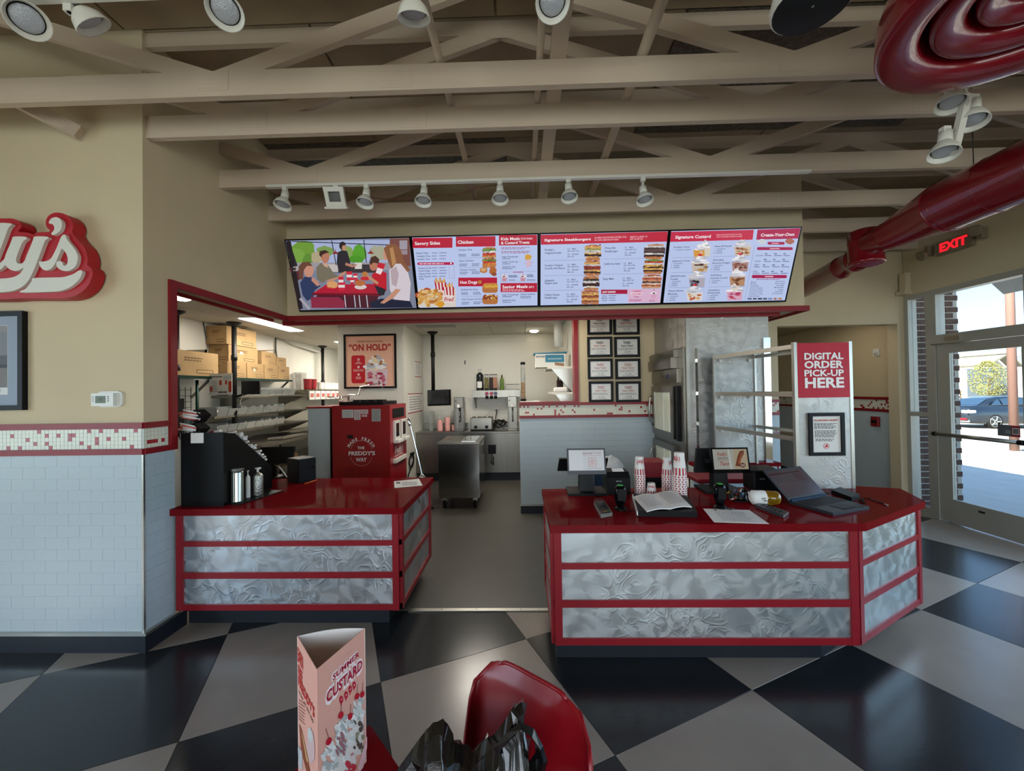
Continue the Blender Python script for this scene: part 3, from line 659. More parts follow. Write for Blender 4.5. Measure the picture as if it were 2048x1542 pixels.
# ================================================================== COLUMN, FRIDGE, PICK-UP SHELF
cm = MB().box(1.775, 2.65, 4.29, 5.27, ZC, 2.752).build('wall_steel_column', 'swirl3', None, 'structure')
MB().box(1.77, 1.80, 4.275, 4.30, ZC, 2.74).build('edge_strip', 'alu', cm)
MB().box(1.86, 1.885, 4.272, 4.29, ZC, 2.06).build('edge_strip', 'chrome', cm)
MB().box(2.585, 2.655, 4.272, 4.29, ZC, 2.16).build('edge_strip', 'chrome', cm)
MB().box(2.25, 2.28, 4.28, 4.29, ZC, 1.96).build('edge_strip', 'alu', cm)
lw = MB().box(1.775, 2.64, 4.17, 4.289, 0.004, 0.815).build('wall_ledge', 'grout', None, 'structure')
subway(lw, (1.775, 4.17, 0), (1, 0, 0), (0, -1, 0), 0.865, 0.11, 0.815)
MB().bbox(1.77, 2.665, 4.145, 4.289, 0.815, ZC, 0.006).build('ledge_cap', 'redtop', lw)
MB().box(2.63, 2.645, 4.16, 4.17, 0.1, 0.815).build('ledge_edge', 'redtrim', lw)
# fridge facing the staff side
FX = 1.772
ff = thing('reach_in_fridge', (FX, 4.78, 0), 'steel upright fridge with glass doors beside the swirled column', 'fridge')
MB().box(FX-0.03, FX, 4.31, 5.27, 0.05, 2.08).build('carcass', 'steel', ff)
MB().box(FX-0.004, FX, 4.30, 5.275, 2.08, 2.75).build('filler_panel', 'swirl3', ff)
for z0, z1 in ((1.06, 1.66), (0.42, 0.99)):
    d = MB(); a, b = 4.50, 5.2
    d.box(FX-0.075, FX-0.03, a, a+0.07, z0, z1).box(FX-0.075, FX-0.03, b-0.07, b, z0, z1).box(FX-0.075, FX-0.03, a+0.07, b-0.07, z0, z0+0.07).box(FX-0.075, FX-0.03, a+0.07, b-0.07, z1-0.07, z1)
    d = d.build('door', 'steel', ff)
    MB().box(FX-0.062, FX-0.055, a+0.07, b-0.07, z0+0.07, z1-0.07).build('glass', mat('fridge_glass', '#c8ccb8', 0.06, coat=0.5), d)
    MB().box(FX-0.066, FX-0.062, 4.8, 4.83, z0+0.07, z1-0.07).box(FX-0.066, FX-0.062, 4.62, 4.64, z0+0.07, z1-0.07).build('shelf_rail', 'white', d)
    MB().tube([(FX-0.075, 5.17, z0+0.1), (FX-0.115, 5.17, z0+0.17), (FX-0.125, 5.17, (z0+z1)/2), (FX-0.115, 5.17, z1-0.17), (FX-0.075, 5.17, z1-0.1)], 0.012, 8).build('handle', 'alu', d)
MB().box(FX-0.10, FX-0.03, 4.47, 5.24, 1.86, 1.98).box(FX-0.085, FX-0.03, 4.42, 5.24, 1.98, 2.06).build('compressor_grille', 'steel', ff)
MB().box(FX-0.055, FX-0.03, 4.42, 5.24, 1.70, 1.85).build('control_panel', 'steel', ff)
MB().box(FX-0.058, FX-0.055, 4.66, 4.72, 1.75, 1.80).build('badge', mat('badge_blue', '#24305e', 0.4), ff)
MB().box(FX-0.06, FX-0.03, 4.41, 4.45, 1.05, 1.66).build('hinge_cover', 'black', ff)

YN, YF = 3.085, 4.13
XN0, XN1 = oy(1590, 800, YN).x, oy(1707, 800, YN).x
XF0, XF1 = oy(1426, 800, YF).x, oy(1511, 800, YF).x
ps = thing('pickup_shelf', ((XN0+XN1)/2, 3.5, ZC), 'steel pick-up shelf with a red digital order sign on its end', 'shelf unit')
zt1 = 1.975
MB().box(XN0+0.02, XN1-0.02, YN+0.004, YN+0.012, ZC, zt1-0.01).build('end_panel', 'swirl3', ps)
for a in (XN0, XN1-0.024): MB().box(a, a+0.024, YN, YN+0.03, ZC, zt1).build('post', 'alu', ps)
for a in (XF0, XF1-0.02): MB().box(a, a+0.02, YF-0.03, YF, ZC+0.002, zt1-0.005).build('post', 'alu', ps)
MB().box(XF0+0.02, XF1-0.02, YF-0.018, YF-0.01, ZC+0.01, zt1-0.012).build('end_panel', 'swirl3', ps)
for k, (yl, yr) in enumerate(((717, 690), (789, 787), (853, 880))):
    zl = oy(1440, yl, YF).z; zr_ = oy(1590, yr, YN).z; z = (zl+zr_)/2
    e = MB(); e.beam((XF0+0.01, YF-0.03, z), (XN0+0.012, YN+0.03, z), 0.012, 0.035); e.beam((XF1-0.01, YF-0.03, z), (XN1-0.012, YN+0.03, z), 0.012, 0.035)
    e = e.build('shelf', 'alu', ps)
    MB().prism([(XF0+0.016, YF-0.03), (XN0+0.018, YN+0.03), (XN1-0.02, YN+0.03), (XF1-0.016, YF-0.03)], (0, 0, z-0.002), (1, 0, 0), (0, 1, 0), 0.006).build('glass', 'glass', e)
    for xx in (XF0+0.06, XF1-0.08): MB().box(xx, xx+0.03, YF-0.035, YF-0.018, z-0.05, z-0.022).build('bracket', 'white', e)
def facing(x0, y0, x1, y1, Y):   # panel facing the room at depth Y
    a = oy(x0, y0, Y); b = oy(x1, y1, Y); return a, b
pm = attr_mat('print_matte')
O = Vector((XN0+0.024, YN, 1.968)); w_, h_ = XN1-XN0-0.048, 0.42
pk = Print([(75, 186), (500, 184), (510, 648), (95, 650)], O, (1, 0, 0), (0, 0, -1), (0, -1, 0), w_, h_)
pk.bg('#b51a30')
pk.text('DIGITAL', 137, 328, 452, 270, '#efeae6', 0.035).text('ORDER', 138, 402, 453, 339, '#efeae6', 0.035).text('PICK-UP', 140, 470, 456, 414, '#efeae6', 0.03).text('HERE', 146, 566, 458, 480, '#efeae6', 0.035)
pk.build('sign_panel', pm, ps)
# allergen notice
fa = oy(1617, 826, YN-0.006); fb = oy(1690, 911, YN-0.006)
t = thing('allergen_notice', (fa.x, YN, fb.z), 'black framed allergen notice on the pick-up shelf end', 'notice')
def framed(t, x0, x1, z0, z1, Y, w, m='black', d=0.016):
    f = MB(); f.box(x0, x1, Y-d, Y, z1-w, z1).box(x0, x1, Y-d, Y, z0, z0+w).box(x0, x0+w, Y-d, Y, z0+w, z1-w).box(x1-w, x1, Y-d, Y, z0+w, z1-w); f.build('frame', m, t)
framed(t, fa.x, fb.x, fb.z, fa.z, YN+0.002, 0.026)
al = Print([(205, 826), (443, 822), (450, 1135), (210, 1138)], (fa.x+0.026, YN-0.001, fa.z-0.026), (1, 0, 0), (0, 0, -1), (0, -1, 0), fb.x-fa.x-0.052, fa.z-fb.z-0.052)
al.bg('#ddd8d0').text('ALLERGEN ALERT', 222, 868, 424, 850, '#b5432c', 0.03).micro(225, 882, 425, 935, 5, '#4a4744', 2, 0.55, 3).micro(230, 945, 422, 1010, 6, '#4a4744', 2, 0.55, 4).micro(235, 1018, 415, 1042, 2, '#4a4744', 2, 0.55, 5)
al.ell(326, 1084, 26, 25, '#c23b3b', 2, 20).ell(326, 1084, 22, 21, '#ddd8d0', 3, 20).poly([(310, 1098), (320, 1072), (336, 1066), (342, 1092), (326, 1094)], '#c23b3b', 4)
al.build('notice_sheet', pm, t)

# ================================================================== ON THE ORDER COUNTER
def cpx(x, y, s=5.12, ox_=1080, oy_=860): return ox_+x/s, oy_+y/s
def pos(bx, by, sx0, sy0, sx1, sy1, Ys, label, back, name='register_terminal', pr=None):
    b = oz(bx, by, ZC); t = thing(name, b, label, 'register')
    MB().prism([(-0.15, -0.11), (0.15, -0.11), (0.14, 0.12), (-0.14, 0.12)], b, (1, 0, 0), (0, 1, 0), 0.016).build('base', 'black', t)
    top = oy((sx0+sx1)/2, (sy0+sy1)/2, Ys)
    MB().loft([[b+Vector((i*0.055, j*0.04, 0.016)) for i, j in ((-1, -1), (1, -1), (1, 1), (-1, 1))], [Vector((b.x+i*0.05, b.y+0.01+j*0.03, top.z-0.04)) for i, j in ((-1, -1), (1, -1), (1, 1), (-1, 1))], [Vector((top.x+i*0.045, top.y+0.03+j*0.018, top.z)) for i, j in ((-1, -1), (1, -1), (1, 1), (-1, 1))]], True, True).build('neck', 'black', t)
    TL = oy(sx0, sy0, Ys+0.015); BR = oy(sx1, sy1, Ys-0.02)
    U = Vector((1, 0, 0)); w = BR.x-TL.x; V = Vector((0, -0.035, BR.z-TL.z)); h = V.length; V.normalize(); N = U.cross(V)*-1
    N = V.cross(U)
    if N.y > 0: N = -N
    MB().obox(TL+U*w/2+V*h/2-N*0.012, U, V, N, w, h, 0.022).build('customer_display', 'blackg', t)
    S_ = Print([(0, 0), (100, 0), (100, 60), (0, 60)], TL+U*0.012+V*0.012+N*0.0001, U, V, N, w-0.024, h-0.04)
    pr(S_); S_.build('screen', attr_mat('pos_screen', 0.7, 0.12, 0.6), t)
    x0, y0, x1, y1, x2, y2 = back
    P = [oy(x0, y0, Ys+0.16), oy(x1, y0, Ys+0.16), oy(x2, y2, Ys+0.10), oy(x0+(-4), y1, Ys+0.10)]
    o = MB(); o._add(P+[p+Vector((0, 0.025, 0.006)) for p in P], [(0, 1, 2, 3), (7, 6, 5, 4), (0, 4, 5, 1), (1, 5, 6, 2), (2, 6, 7, 3), (3, 7, 4, 0)]); o.build('staff_display', 'black', t)
    MB().beam(top+Vector((0, 0.03, 0)), (P[0]+P[2])/2, 0.05, 0.03).build('arm', 'black', t)
    MB().tube([b+Vector((0.03, -0.1, 0.018)), b+Vector((0.06, -0.14, 0.006)), b+Vector((0.12, -0.12, 0.005)), b+Vector((0.15, 0.0, 0.02))], 0.003, 6).build('cable', 'black', t)
    return t
def scr1(p):
    p.bg('#b9bfbd').rect(0, 0, 40, 60, '#c6cbc9', 1).text('EARN FREE', 40, 13, 68, 7, '#9c4a44', 0.03).rect(40, 16, 92, 17.2, '#a8605a', 2).text('Freddy\'s', 70, 12, 93, 5, '#a8605a', 0.0, shear=0.3)
    p.rrect(55, 22, 78, 50, '#b0625a', 2, 4).rrect(57, 24, 76, 48, '#c3b9b2', 3, 4).rect(60, 28, 73, 44, '#b98a80', 4).micro(50, 52, 95, 56, 1, '#8d8d8d', 3)
def scr2(p):
    p.bg('#c3c5bb').text('Freddy\'s', 12, 20, 40, 8, '#b0524c', 0.02, shear=.3).text('LEMONADE', 12, 30, 42, 24, '#7a6a62', 0.02).rect(10, 33, 44, 34, '#b0524c', 2).text('Taco', 18, 48, 44, 36, '#b0524c', 0.02, shear=.3)
    p.rect(60, 0, 100, 60, '#c9b89a', 1).poly([(62, 50), (72, 20), (80, 6), (92, 4), (90, 16), (78, 34), (74, 52)], '#7a3d1e', 2).poly([(70, 40), (82, 14), (88, 12), (80, 34), (74, 48)], '#a9572c', 3).ell(83, 48, 9, 7, '#6b2622', 4).text('250', 77, 51, 89, 45, '#e8dccb', 0.02)
    p.poly([(44, 0), (49, 0), (53, 60), (47, 60)], '#dfe2da', 2)
pos(1172, 984, *cpx(275, 190), *cpx(680, 452), 3.0, 'register with customer screen at the passage end of order counter', cpx(200, 297)+cpx(700, 420)+cpx(670, 420), pr=scr1)
pos(1438, 980, *cpx(1745, 182), *cpx(2160, 440), 3.0, 'register with customer screen beside the laptop on order counter', cpx(1605, 197)+cpx(1880, 437)+cpx(1790, 437), pr=scr2)
# printer
c = oz(1238, 989, ZC); t = thing('receipt_printer', c, 'black cube receipt printer with paper slot beside the passage register', 'printer')
b = MB(); w = 0.085; hp = 0.165
b.loft([[c+Vector(q) for q in ((-w, 0, 0), (w, 0, 0), (w, .17, 0), (-w, .17, 0))], [c+Vector(q) for q in ((-w, -.005, hp*.75), (w, -.005, hp*.75), (w, .17, hp*.75), (-w, .17, hp*.75))], [c+Vector(q) for q in ((-w*.92, .02, hp), (w*.92, .02, hp), (w*.95, .165, hp), (-w*.95, .165, hp))]], True, True); b.build('body', 'black', t)
MB().obox(c+Vector((0.005, 0.05, hp+0.008)), (1, 0, 0), (0, 1, .3), (0, -.3, 1), 0.085, 0.05, 0.002).build('receipt', 'paper', t)
pq = Print([(0, 0), (100, 0), (100, 20), (0, 20)], c+Vector((-0.02, -0.0045, 0.105)), (1, 0, 0), (0, 0, -1), (0, -1, 0), 0.04, 0.01); pq.text('EPSON', 0, 20, 100, 0, '#9aa0a0', 0.02); pq.build('maker_name', pm, t)
def scanner(px, py, label, rot=0.0):
    c = oz(px, py, ZC); t = thing('barcode_scanner', c, label, 'scanner')
    MB().lathe(c, (0, 0, 1), [(0, 0.042), (0.006, 0.042), (0.016, 0.03), (0.022, 0.02)], 20, True, True).build('base', 'black', t)
    rs = []
    for z, rx, ry in ((0.02, .022, .02), (0.05, .033, .026), (0.09, .04, .03), (0.125, .04, .03), (0.148, .034, .026), (0.158, .02, .016)):
        rs.append([c+Vector((rx*math.cos(k*PI/8), ry*math.sin(k*PI/8), z)) for k in range(16)])
    MB().loft(rs, True, True, True).build('body', 'blackg', t)
    MB().lathe(c+Vector((0, 0, 0.156)), (0, 0, 1), [(0, 0.02), (0.004, 0.018), (0.005, 0.004)], 14, True, True).build('indicator', mat('green_led', '#0c5a20', 0.3, emit='#1fae3c', estr=0.35), t)
    MB().obox(c+Vector((0.002, -0.029, 0.1)), (1, 0, 0), (0, 0, 1), (0, 1, 0), 0.05, 0.07, 0.006).build('window', 'black', t)
    MB().tube([c+Vector((0.01, -0.02, 0.04)), c+Vector((0.02, -0.045, 0.02)), c+Vector((0.04, -0.05, 0.004)), c+Vector((0.08, -0.03, 0.004))], 0.003, 6).build('cable', 'iron', t)
scanner(1241, 1019, 'glossy black hand scanner on its stand near the passage register')
scanner(1440, 1016, 'glossy black hand scanner on its stand behind the loose sheet')
def slab(name, pts, h, m, label, cat, z=ZC+0.0005):
    q = [oz(x, y, z) for x, y in pts]; t = thing(name, (sum((p for p in q), Vector())/len(q)), label, cat)
    t.location.z = z; MB().prism([(p.x, p.y) for p in q], (0, 0, z), (1, 0, 0), (0, 1, 0), h).build('body', m, t); return t, q
t, q = slab('card_terminal', [cpx(*p) for p in ((550, 765), (655, 752), (742, 880), (625, 903))], 0.022, mat('terminal_grey', '#77756f', 0.4), 'handheld card terminal lying near the passage end of order counter', 'terminal')
U = (q[1]-q[0]); V = (q[3]-q[0])
ct = Print([(0, 0), (10, 0), (10, 20), (0, 20)], q[0]+Vector((0, 0, 0.0225)), U, V, (0, 0, 1), U.length, V.length)
ct.rrect(.6, .6, 9.4, 19.4, '#101012', 1, 1).rect(1.2, 1.5, 8.8, 9.5, '#2b2630', 2)
for r_ in range(4):
    for c_ in range(3): ct.rrect(1.4+c_*2.6, 10.4+r_*1.9, 3.4+c_*2.6, 11.8+r_*1.9, '#3c3b40' if r_ < 3 else ('#a3282a', '#b5952a', '#4c8a3c')[c_], 2, .3)
ct.build('face', attr_mat('print_gloss', 0, 0.2, 0.5), t)
# paper cups in stacks: each cup is its own
cupm = bpy.data.meshes.new('paper_cup')
def cup_mesh(h, rb, rt, n=24):
    """cup standing upside down: wide rim at the bottom"""
    rows = [0, .006, .012, h*.24, h*.30, h*.36, h*.9, h*.94, h]; V_ = []; F_ = []; C_ = []
    R_ = lambda z: rt+(rb-rt)*z/h
    for z in rows: V_ += [(R_(z)*math.cos(k*2*PI/n)*(1.05 if z == 0 else 1), R_(z)*math.sin(k*2*PI/n)*(1.05 if z == 0 else 1), z) for k in range(n)]
    red = lin('#b3202e'); wh_ = lin('#e4e0da')
    for a in range(len(rows)-1):
        for k in range(n):
            F_.append((a*n+k, a*n+(k+1) % n, (a+1)*n+(k+1) % n, (a+1)*n+k))
            C_.append(red if ((rows[a] < h*.35 and k % 2 == 0 and a > 0)) or (a == 6) and False else wh_)
    F_.append(tuple((len(rows)-1)*n+k for k in range(n))); C_.append(wh_)
    vs_, fs_ = glyphs("Freddy's", 0.02, 0.3); xm = max(v[0] for v in vs_)
    for rep in (0, PI):
        o_ = len(V_)
        for v in vs_:
            a = rep+3.4+(v[0]/xm)*2.1; z = h*.84-v[1]*h*.34; V_.append(((R_(z)+.0008)*math.cos(a+PI/4*0), (R_(z)+.0008)*math.sin(a), z))
        for f_ in fs_: F_.append(tuple(i+o_ for i in f_)); C_.append(red)
    me = bpy.data.meshes.new('paper_cup'); me.from_pydata(V_, [], F_); me.materials.append(attr_mat('print_cup', 0, 0.5))
    at = me.color_attributes.new('Col', 'FLOAT_COLOR', 'CORNER'); buf = []
    for p_, c_ in zip(me.polygons, C_): buf += list(c_)*p_.loop_total
    at.data.foreach_set('color', buf); me.update(); return me
big = cup_mesh(0.155, 0.032, 0.045); small = cup_mesh(0.085, 0.027, 0.036)
def cups(px, py, n, me, dz, label, group, s=1.0, rot=0.0):
    c = oz(px, py, ZC)
    for k in range(n):
        o = bpy.data.objects.new('paper_cup', me); COL.objects.link(o); o.location = c+Vector((0, 0, 0.0005+k*dz)); o.rotation_euler = (0, 0, rot+(k % 2)*0.13); o.scale = (s, s, s)
        tag(o, label, 'cup', group)
cups(1280, 985, 9, big, 0.0165, 'red striped paper cup in the upturned stack beside the black cube printer', 'cup stack by the printer', 0.9, 0.3)
cups(1290, 984.5, 1, small, 0.01, 'short single paper cup in front of the cup stack', 'short cup', 1.0, 0.2) if False else None
o = bpy.data.objects.new('paper_cup', small); COL.objects.link(o); o.location = oz(1303, 989, ZC)+Vector((0, 0, 0.0005)); tag(o, 'short single paper cup upturned between the cup stacks', 'cup')
cups(1335, 981, 8, big, 0.0165, 'red striped paper cup in the stack behind the tallest cup stack', 'cup stack behind the tallest', 0.9, 1.2)
cups(1360, 992, 10, big, 0.0165, 'red striped paper cup in the tallest stack behind the open booklet', 'tallest cup stack', 1.08, 2.0)
# binder with an open booklet
t, q = slab('ring_binder', [cpx(*p) for p in ((1005, 885), (1612, 895), (1500, 720), (955, 700))], 0.035, 'black', 'thick black ring binder lying under the open booklet', 'binder')
MB().beam(q[0]+Vector((-.004, 0, .018)), q[3]+Vector((-.004, 0, .018)), 0.006, 0.026).build('pages', 'paper', t)
bq = [oz(x, y, ZC+0.045) for x, y in (cpx(1095, 832), cpx(1332, 805), cpx(1555, 785), cpx(1385, 622), cpx(1165, 655), cpx(955, 682))]
t = thing('open_booklet', (bq[1]+bq[4])/2-Vector((0, 0, .006)), 'white booklet lying open on the black ring binder', 'booklet')
for a, b, c2, d in ((bq[0], bq[1], bq[4], bq[5]), (bq[1], bq[2], bq[3], bq[4])):
    g = MB(); rs = []
    for i in range(7):
        u = i/6; z = 0.010*math.sin(u*PI)*0.9+(0.0 if a == bq[0] else 0.0)
        p1 = a.lerp(b, u)+Vector((0, 0, z)); p2 = d.lerp(c2, u)+Vector((0, 0, z)); rs.append([p1-Vector((0, 0, .006)), p1, p2, p2-Vector((0, 0, .006))])
    g.loft(rs, True, True); pg = g.build('page', 'paper', t)
    m2 = Print([(0, 0), (10, 0), (10, 10), (0, 10)], d+Vector((0, 0, .0105)), c2-d, a-d, (0, 0, 1), (c2-d).length, (a-d).length); m2.micro(1.2, 1, 9, 8.8, 12, '#9c9aa0', 1, .3, 7)
    m2.build('print', pm, pg)
t, q = slab('printed_sheet', [cpx(*p, 4.267, 1380, 860) for p in ((205, 787), (675, 802), (505, 685), (112, 672))], 0.0015, 'paper', 'loose printed sheet at the front edge of order counter', 'paper')
m2 = Print([(0, 0), (10, 0), (10, 10), (0, 10)], q[3]+Vector((0, 0, .0016)), q[2]-q[3], q[0]-q[3], (0, 0, 1), (q[2]-q[3]).length, (q[0]-q[3]).length); m2.rect(2, .8, 2.8, 1.5, '#555', 1) if False else m2.rect(2, .8, 2.8, 1.5, '#555555', 1); m2.micro(2, 2, 9, 9, 9, '#a8a6aa', 1, .3, 9); m2.build('print', pm, t)
R2 = lambda x, y: cpx(x, y, 4.267, 1380, 860)
t, q = slab('remote_control', [R2(*p) for p in ((800, 752), (840, 722), (610, 640), (555, 660))], 0.018, mat('remote_grey', '#34373b', 0.4), 'dark grey handset lying in front of the fallen bottle', 'handset')
for i in range(5):
    for j in range(2):
        p = q[3].lerp(q[0], .2+.15*i).lerp(q[2].lerp(q[1], .2+.15*i), .3+.35*j); MB().box(p.x-.007, p.x+.007, p.y-.005, p.y+.005, ZC+.0185, ZC+.021).build('button', 'black', t)
MB().beam(q[0]+Vector((0, 0, .01)), q[1]+Vector((0, 0, .01)), 0.004, 0.014).build('end_cap', 'alu', t)
# fallen bottle
p0 = oz(*R2(535, 575), ZC+0.048); p1 = oz(*R2(765, 580), ZC+0.048); d = (p1-p0).normalized(); L = (p1-p0).length
t = thing('fallen_bottle', p0-Vector((0, 0, .048)), 'clear bottle of golden liquid with a white label lying on its side', 'bottle')
MB().lathe(p0, d, [(L*.42, .046), (L*.8, .047), (L*.92, .042), (L*.98, .03), (L, .01)], 20, True, True).build('body', mat('golden_bottle', '#c49a2a', 0.06, trans=.75, ior=1.25, coat=1.0), t)
MB().lathe(p0, d, [(-.02, .02), (-.005, .044), (0, .0465), (L*.42, .0475), (L*.44, .047)], 20, True, True).build('label_wrap', 'paper', t)
pl = Print([(0, 0), (10, 0), (10, 10), (0, 10)], p0+d*0.02+Vector((0, -0.047, 0.018)), d, (0, 0, -1), (0, -1, 0), 0.06, 0.03); pl.text('pic', 1, 5, 6, 1, '#6a5038', 0.02, shear=.2).text('Pico', 3, 10, 9, 6, '#6a5038', 0.02, shear=.2); pl.build('label_print', pm, t)
c = oz(*R2(470, 600), ZC); t = thing('snack_packet', c, 'crumpled dark snack packet with bright print beside the fallen bottle', 'packet')
rg = random.Random(5); g = MB(); nx, ny = 12, 8; cols = ['#15140f', '#8c2a22', '#1d1b16', '#b88a2a', '#20344a', '#3a3018', '#c9c0b0', '#151515']
rows = [[c+Vector((-0.12+0.22*i/nx, -0.05+0.13*j/ny, max(0.004, (0.055*math.sin(PI*j/ny)*(.4+.6*math.sin(PI*i/nx))+rg.uniform(0, .028))))) for i in range(nx+1)] for j in range(ny+1)]
pc = Print([(0, 0), (1, 0), (1, 1), (0, 1)], (0, 0, 0), (1, 0, 0), (0, 1, 0), (0, 0, 1), 1, 1); pc.v = [p for r in rows for p in r]
for j in range(ny):
    for i in range(nx): a = j*(nx+1)+i; pc.f.append((a, a+1, a+nx+2, a+nx+1)); pc.c.append(lin(rg.choice(cols)))
pc.build('wrapper', attr_mat('print_gloss', 0, 0.2, 0.5), t)
MB().box(c.x-.085, c.x+.085, c.y-.045, c.y+.055, ZC+.0005, ZC+.004).build('underside', 'blackm', t)
# laptop
lq = [oz(*R2(*p), ZC+0.004) for p in ((845, 625), (1165, 570), (1530, 670), (1222, 728))]
t = thing('laptop', (lq[0]+lq[2])/2, 'open dark laptop on the order counter beside the pick-up shelf', 'laptop'); t.location.z = ZC
MB().prism([(p.x, p.y) for p in lq], (0, 0, ZC+.0005), (1, 0, 0), (0, 1, 0), 0.018).build('keyboard_deck', mat('laptop_grey', '#2f3338', 0.45, .3), t)
U = lq[1]-lq[0]; V = lq[3]-lq[0]
kb = Print([(0, 0), (14, 0), (14, 10), (0, 10)], lq[0]+Vector((0, 0, .0155)), U, V, (0, 0, 1), U.length, V.length)
for r_ in range(5):
    for c_ in range(13): kb.rrect(.7+c_*.97, 1.0+r_*.9, 1.5+c_*.97, 1.75+r_*.9, '#15171a', 1, .1)
kb.rrect(4.8, 6.2, 9.2, 9.4, '#272b30', 1, .2); kb.build('keys', pm, t)
tl = oy(*R2(648, 357), lq[0].y+0.13); tr_ = oy(*R2(938, 322), lq[1].y+0.15)
TL = Vector((lq[0].x-0.03, 0, 0)); hl = lq[0]+Vector((0, 0, .016)); hr = lq[1]+Vector((0, 0, .016)); up = ((tl-hl)+(tr_-hr))/2; up = up.normalized()*0.24
N = U.cross(up).normalized(); N = N if N.y < 0 else -N
MB().obox((hl+hr)/2+up/2-N*0.004, U, up, N, U.length, up.length, 0.008).build('lid', mat('laptop_grey'), t)
sc = Print([(0, 0), (16, 0), (16, 10), (0, 10)], hl+up*0.95+U*0.03, U, -up, N, U.length*.94, up.length*.86)
sc.bg('#8a7b88').rect(.2, 1.1, 14, 1.6, '#6d2a3a', 1).rect(10, 2, 14, 5, '#86606e', 1).micro(1, 2.4, 9, 4.8, 4, '#756a78', 1, .5, 3)
sc.build('screen', attr_mat('laptop_screen', 0.22, 0.15, 0.6), t)
MB().beam(hl+U*.05, hr-U*.05, 0.014, 0.014).build('hinge', mat('hinge_blue', '#2d4660', 0.3, .6), t)
t, q = slab('power_brick', [R2(*p) for p in ((1380, 612), (1448, 582), (1280, 520), (1205, 545))], 0.03, 'black', 'black power brick with cable behind the laptop', 'adapter')
MB().tube([oz(*R2(x, y), ZC+.006) for x, y in ((1440, 600), (1490, 625), (1470, 580), (1530, 585), (1600, 610), (1685, 640))], 0.004, 6).build('cable', 'black', t)
MB().cyl(oz(*R2(1660, 632), ZC+.006), oz(*R2(1688, 642), ZC+.006), 0.005, 8).build('plug', 'alu', t)
MB().tube([oz(*R2(x, y), ZC+.02) for x, y in ((1120, 520), (1180, 545), (1240, 520), (1300, 545), (1340, 560))], 0.0035, 6).build('cable', 'iron', t)
# back-of-counter: box beside register, red bins and the bagged bin
c = oz(1543, 986, ZC); t = thing('cash_printer', c, 'low black printer box behind the fallen bottle', 'printer')
MB().bbox(c.x-.10, c.x+.12, c.y+.04, c.y+.2, ZC+.0005, ZC+.15, .008).build('body', 'black', t); MB().box(c.x-.06, c.x-.02, c.y+.038, c.y+.041, ZC+.09, ZC+.1).build('badge', mat('grey_plastic'), t)
MB().obox((c.x-.03, c.y+.08, ZC+.165), (1, 0, 0), (0, 1, .12), (0, -.12, 1), .2, .14, .012).build('cover', 'black', t)
a = oy(1288, 925, 3.7); b = oy(1337, 992, 3.7); t = thing('red_bin', (a.x, 3.75, 0), 'red and black waste bin standing behind the cup stacks', 'bin')
MB().box(a.x, b.x, 3.7, 3.95, oy(1300, 955, 3.7).z, a.z).build('lid', 'red', t); MB().box(a.x+.005, b.x-.005, 3.705, 3.945, 0.006, oy(1300, 955, 3.7).z).build('bin_body', 'black', t)
a = oy(1188, 925, 4.3); b = oy(1248, 985, 4.3); t = thing('bagged_bin', ((a.x+b.x)/2, 4.45, 0), 'dark blue bin lined with a crumpled clear bag behind the order counter', 'bin')
MB().loft([[Vector((x, y, z)) for x, y in ((a.x, 4.3), (b.x, 4.3), (b.x, 4.6), (a.x, 4.6))] for z in (0.006, oy(1200, 945, 4.3).z)], True, True).build('bin_body', mat('navy_bin', '#22364c', 0.45), t)
g = MB(); rs = []; rg = random.Random(9); zb = oy(1200, 945, 4.3).z
for k, (dz, s_) in enumerate(((-.06, 1.04), (0.0, 1.1), (0.06, .95), (0.11, .6), (0.14, .2))):
    rs.append([Vector(((a.x+b.x)/2+.04+((b.x-a.x)/2)*s_*math.cos(i*PI/10)*rg.uniform(.88, 1.1), 4.45+.16*s_*math.sin(i*PI/10), zb+dz+rg.uniform(-.02, .02))) for i in range(20)])
g.loft(rs, False, True, True); g.build('liner_bag', mat('bag_film', '#c9ccce', 0.25, bump=.6, bscale=25, spec=.6), t)
# red stool seat behind second register
c = oy(1480, 952, 3.6); t = thing('step_stool', (c.x, 3.65, 0), 'red topped low stool behind the register beside the laptop', 'stool')
MB().bbox(c.x-.42, c.x+.30, 3.48, 3.8, c.z-.04, c.z, .01).build('seat', 'red', t)
for i in (-.38, .26):
    for y in (3.5, 3.78): MB().cyl((c.x+i, y, .006), (c.x+i, y, c.z-.04), .012, 8).build('leg', 'alu', t)
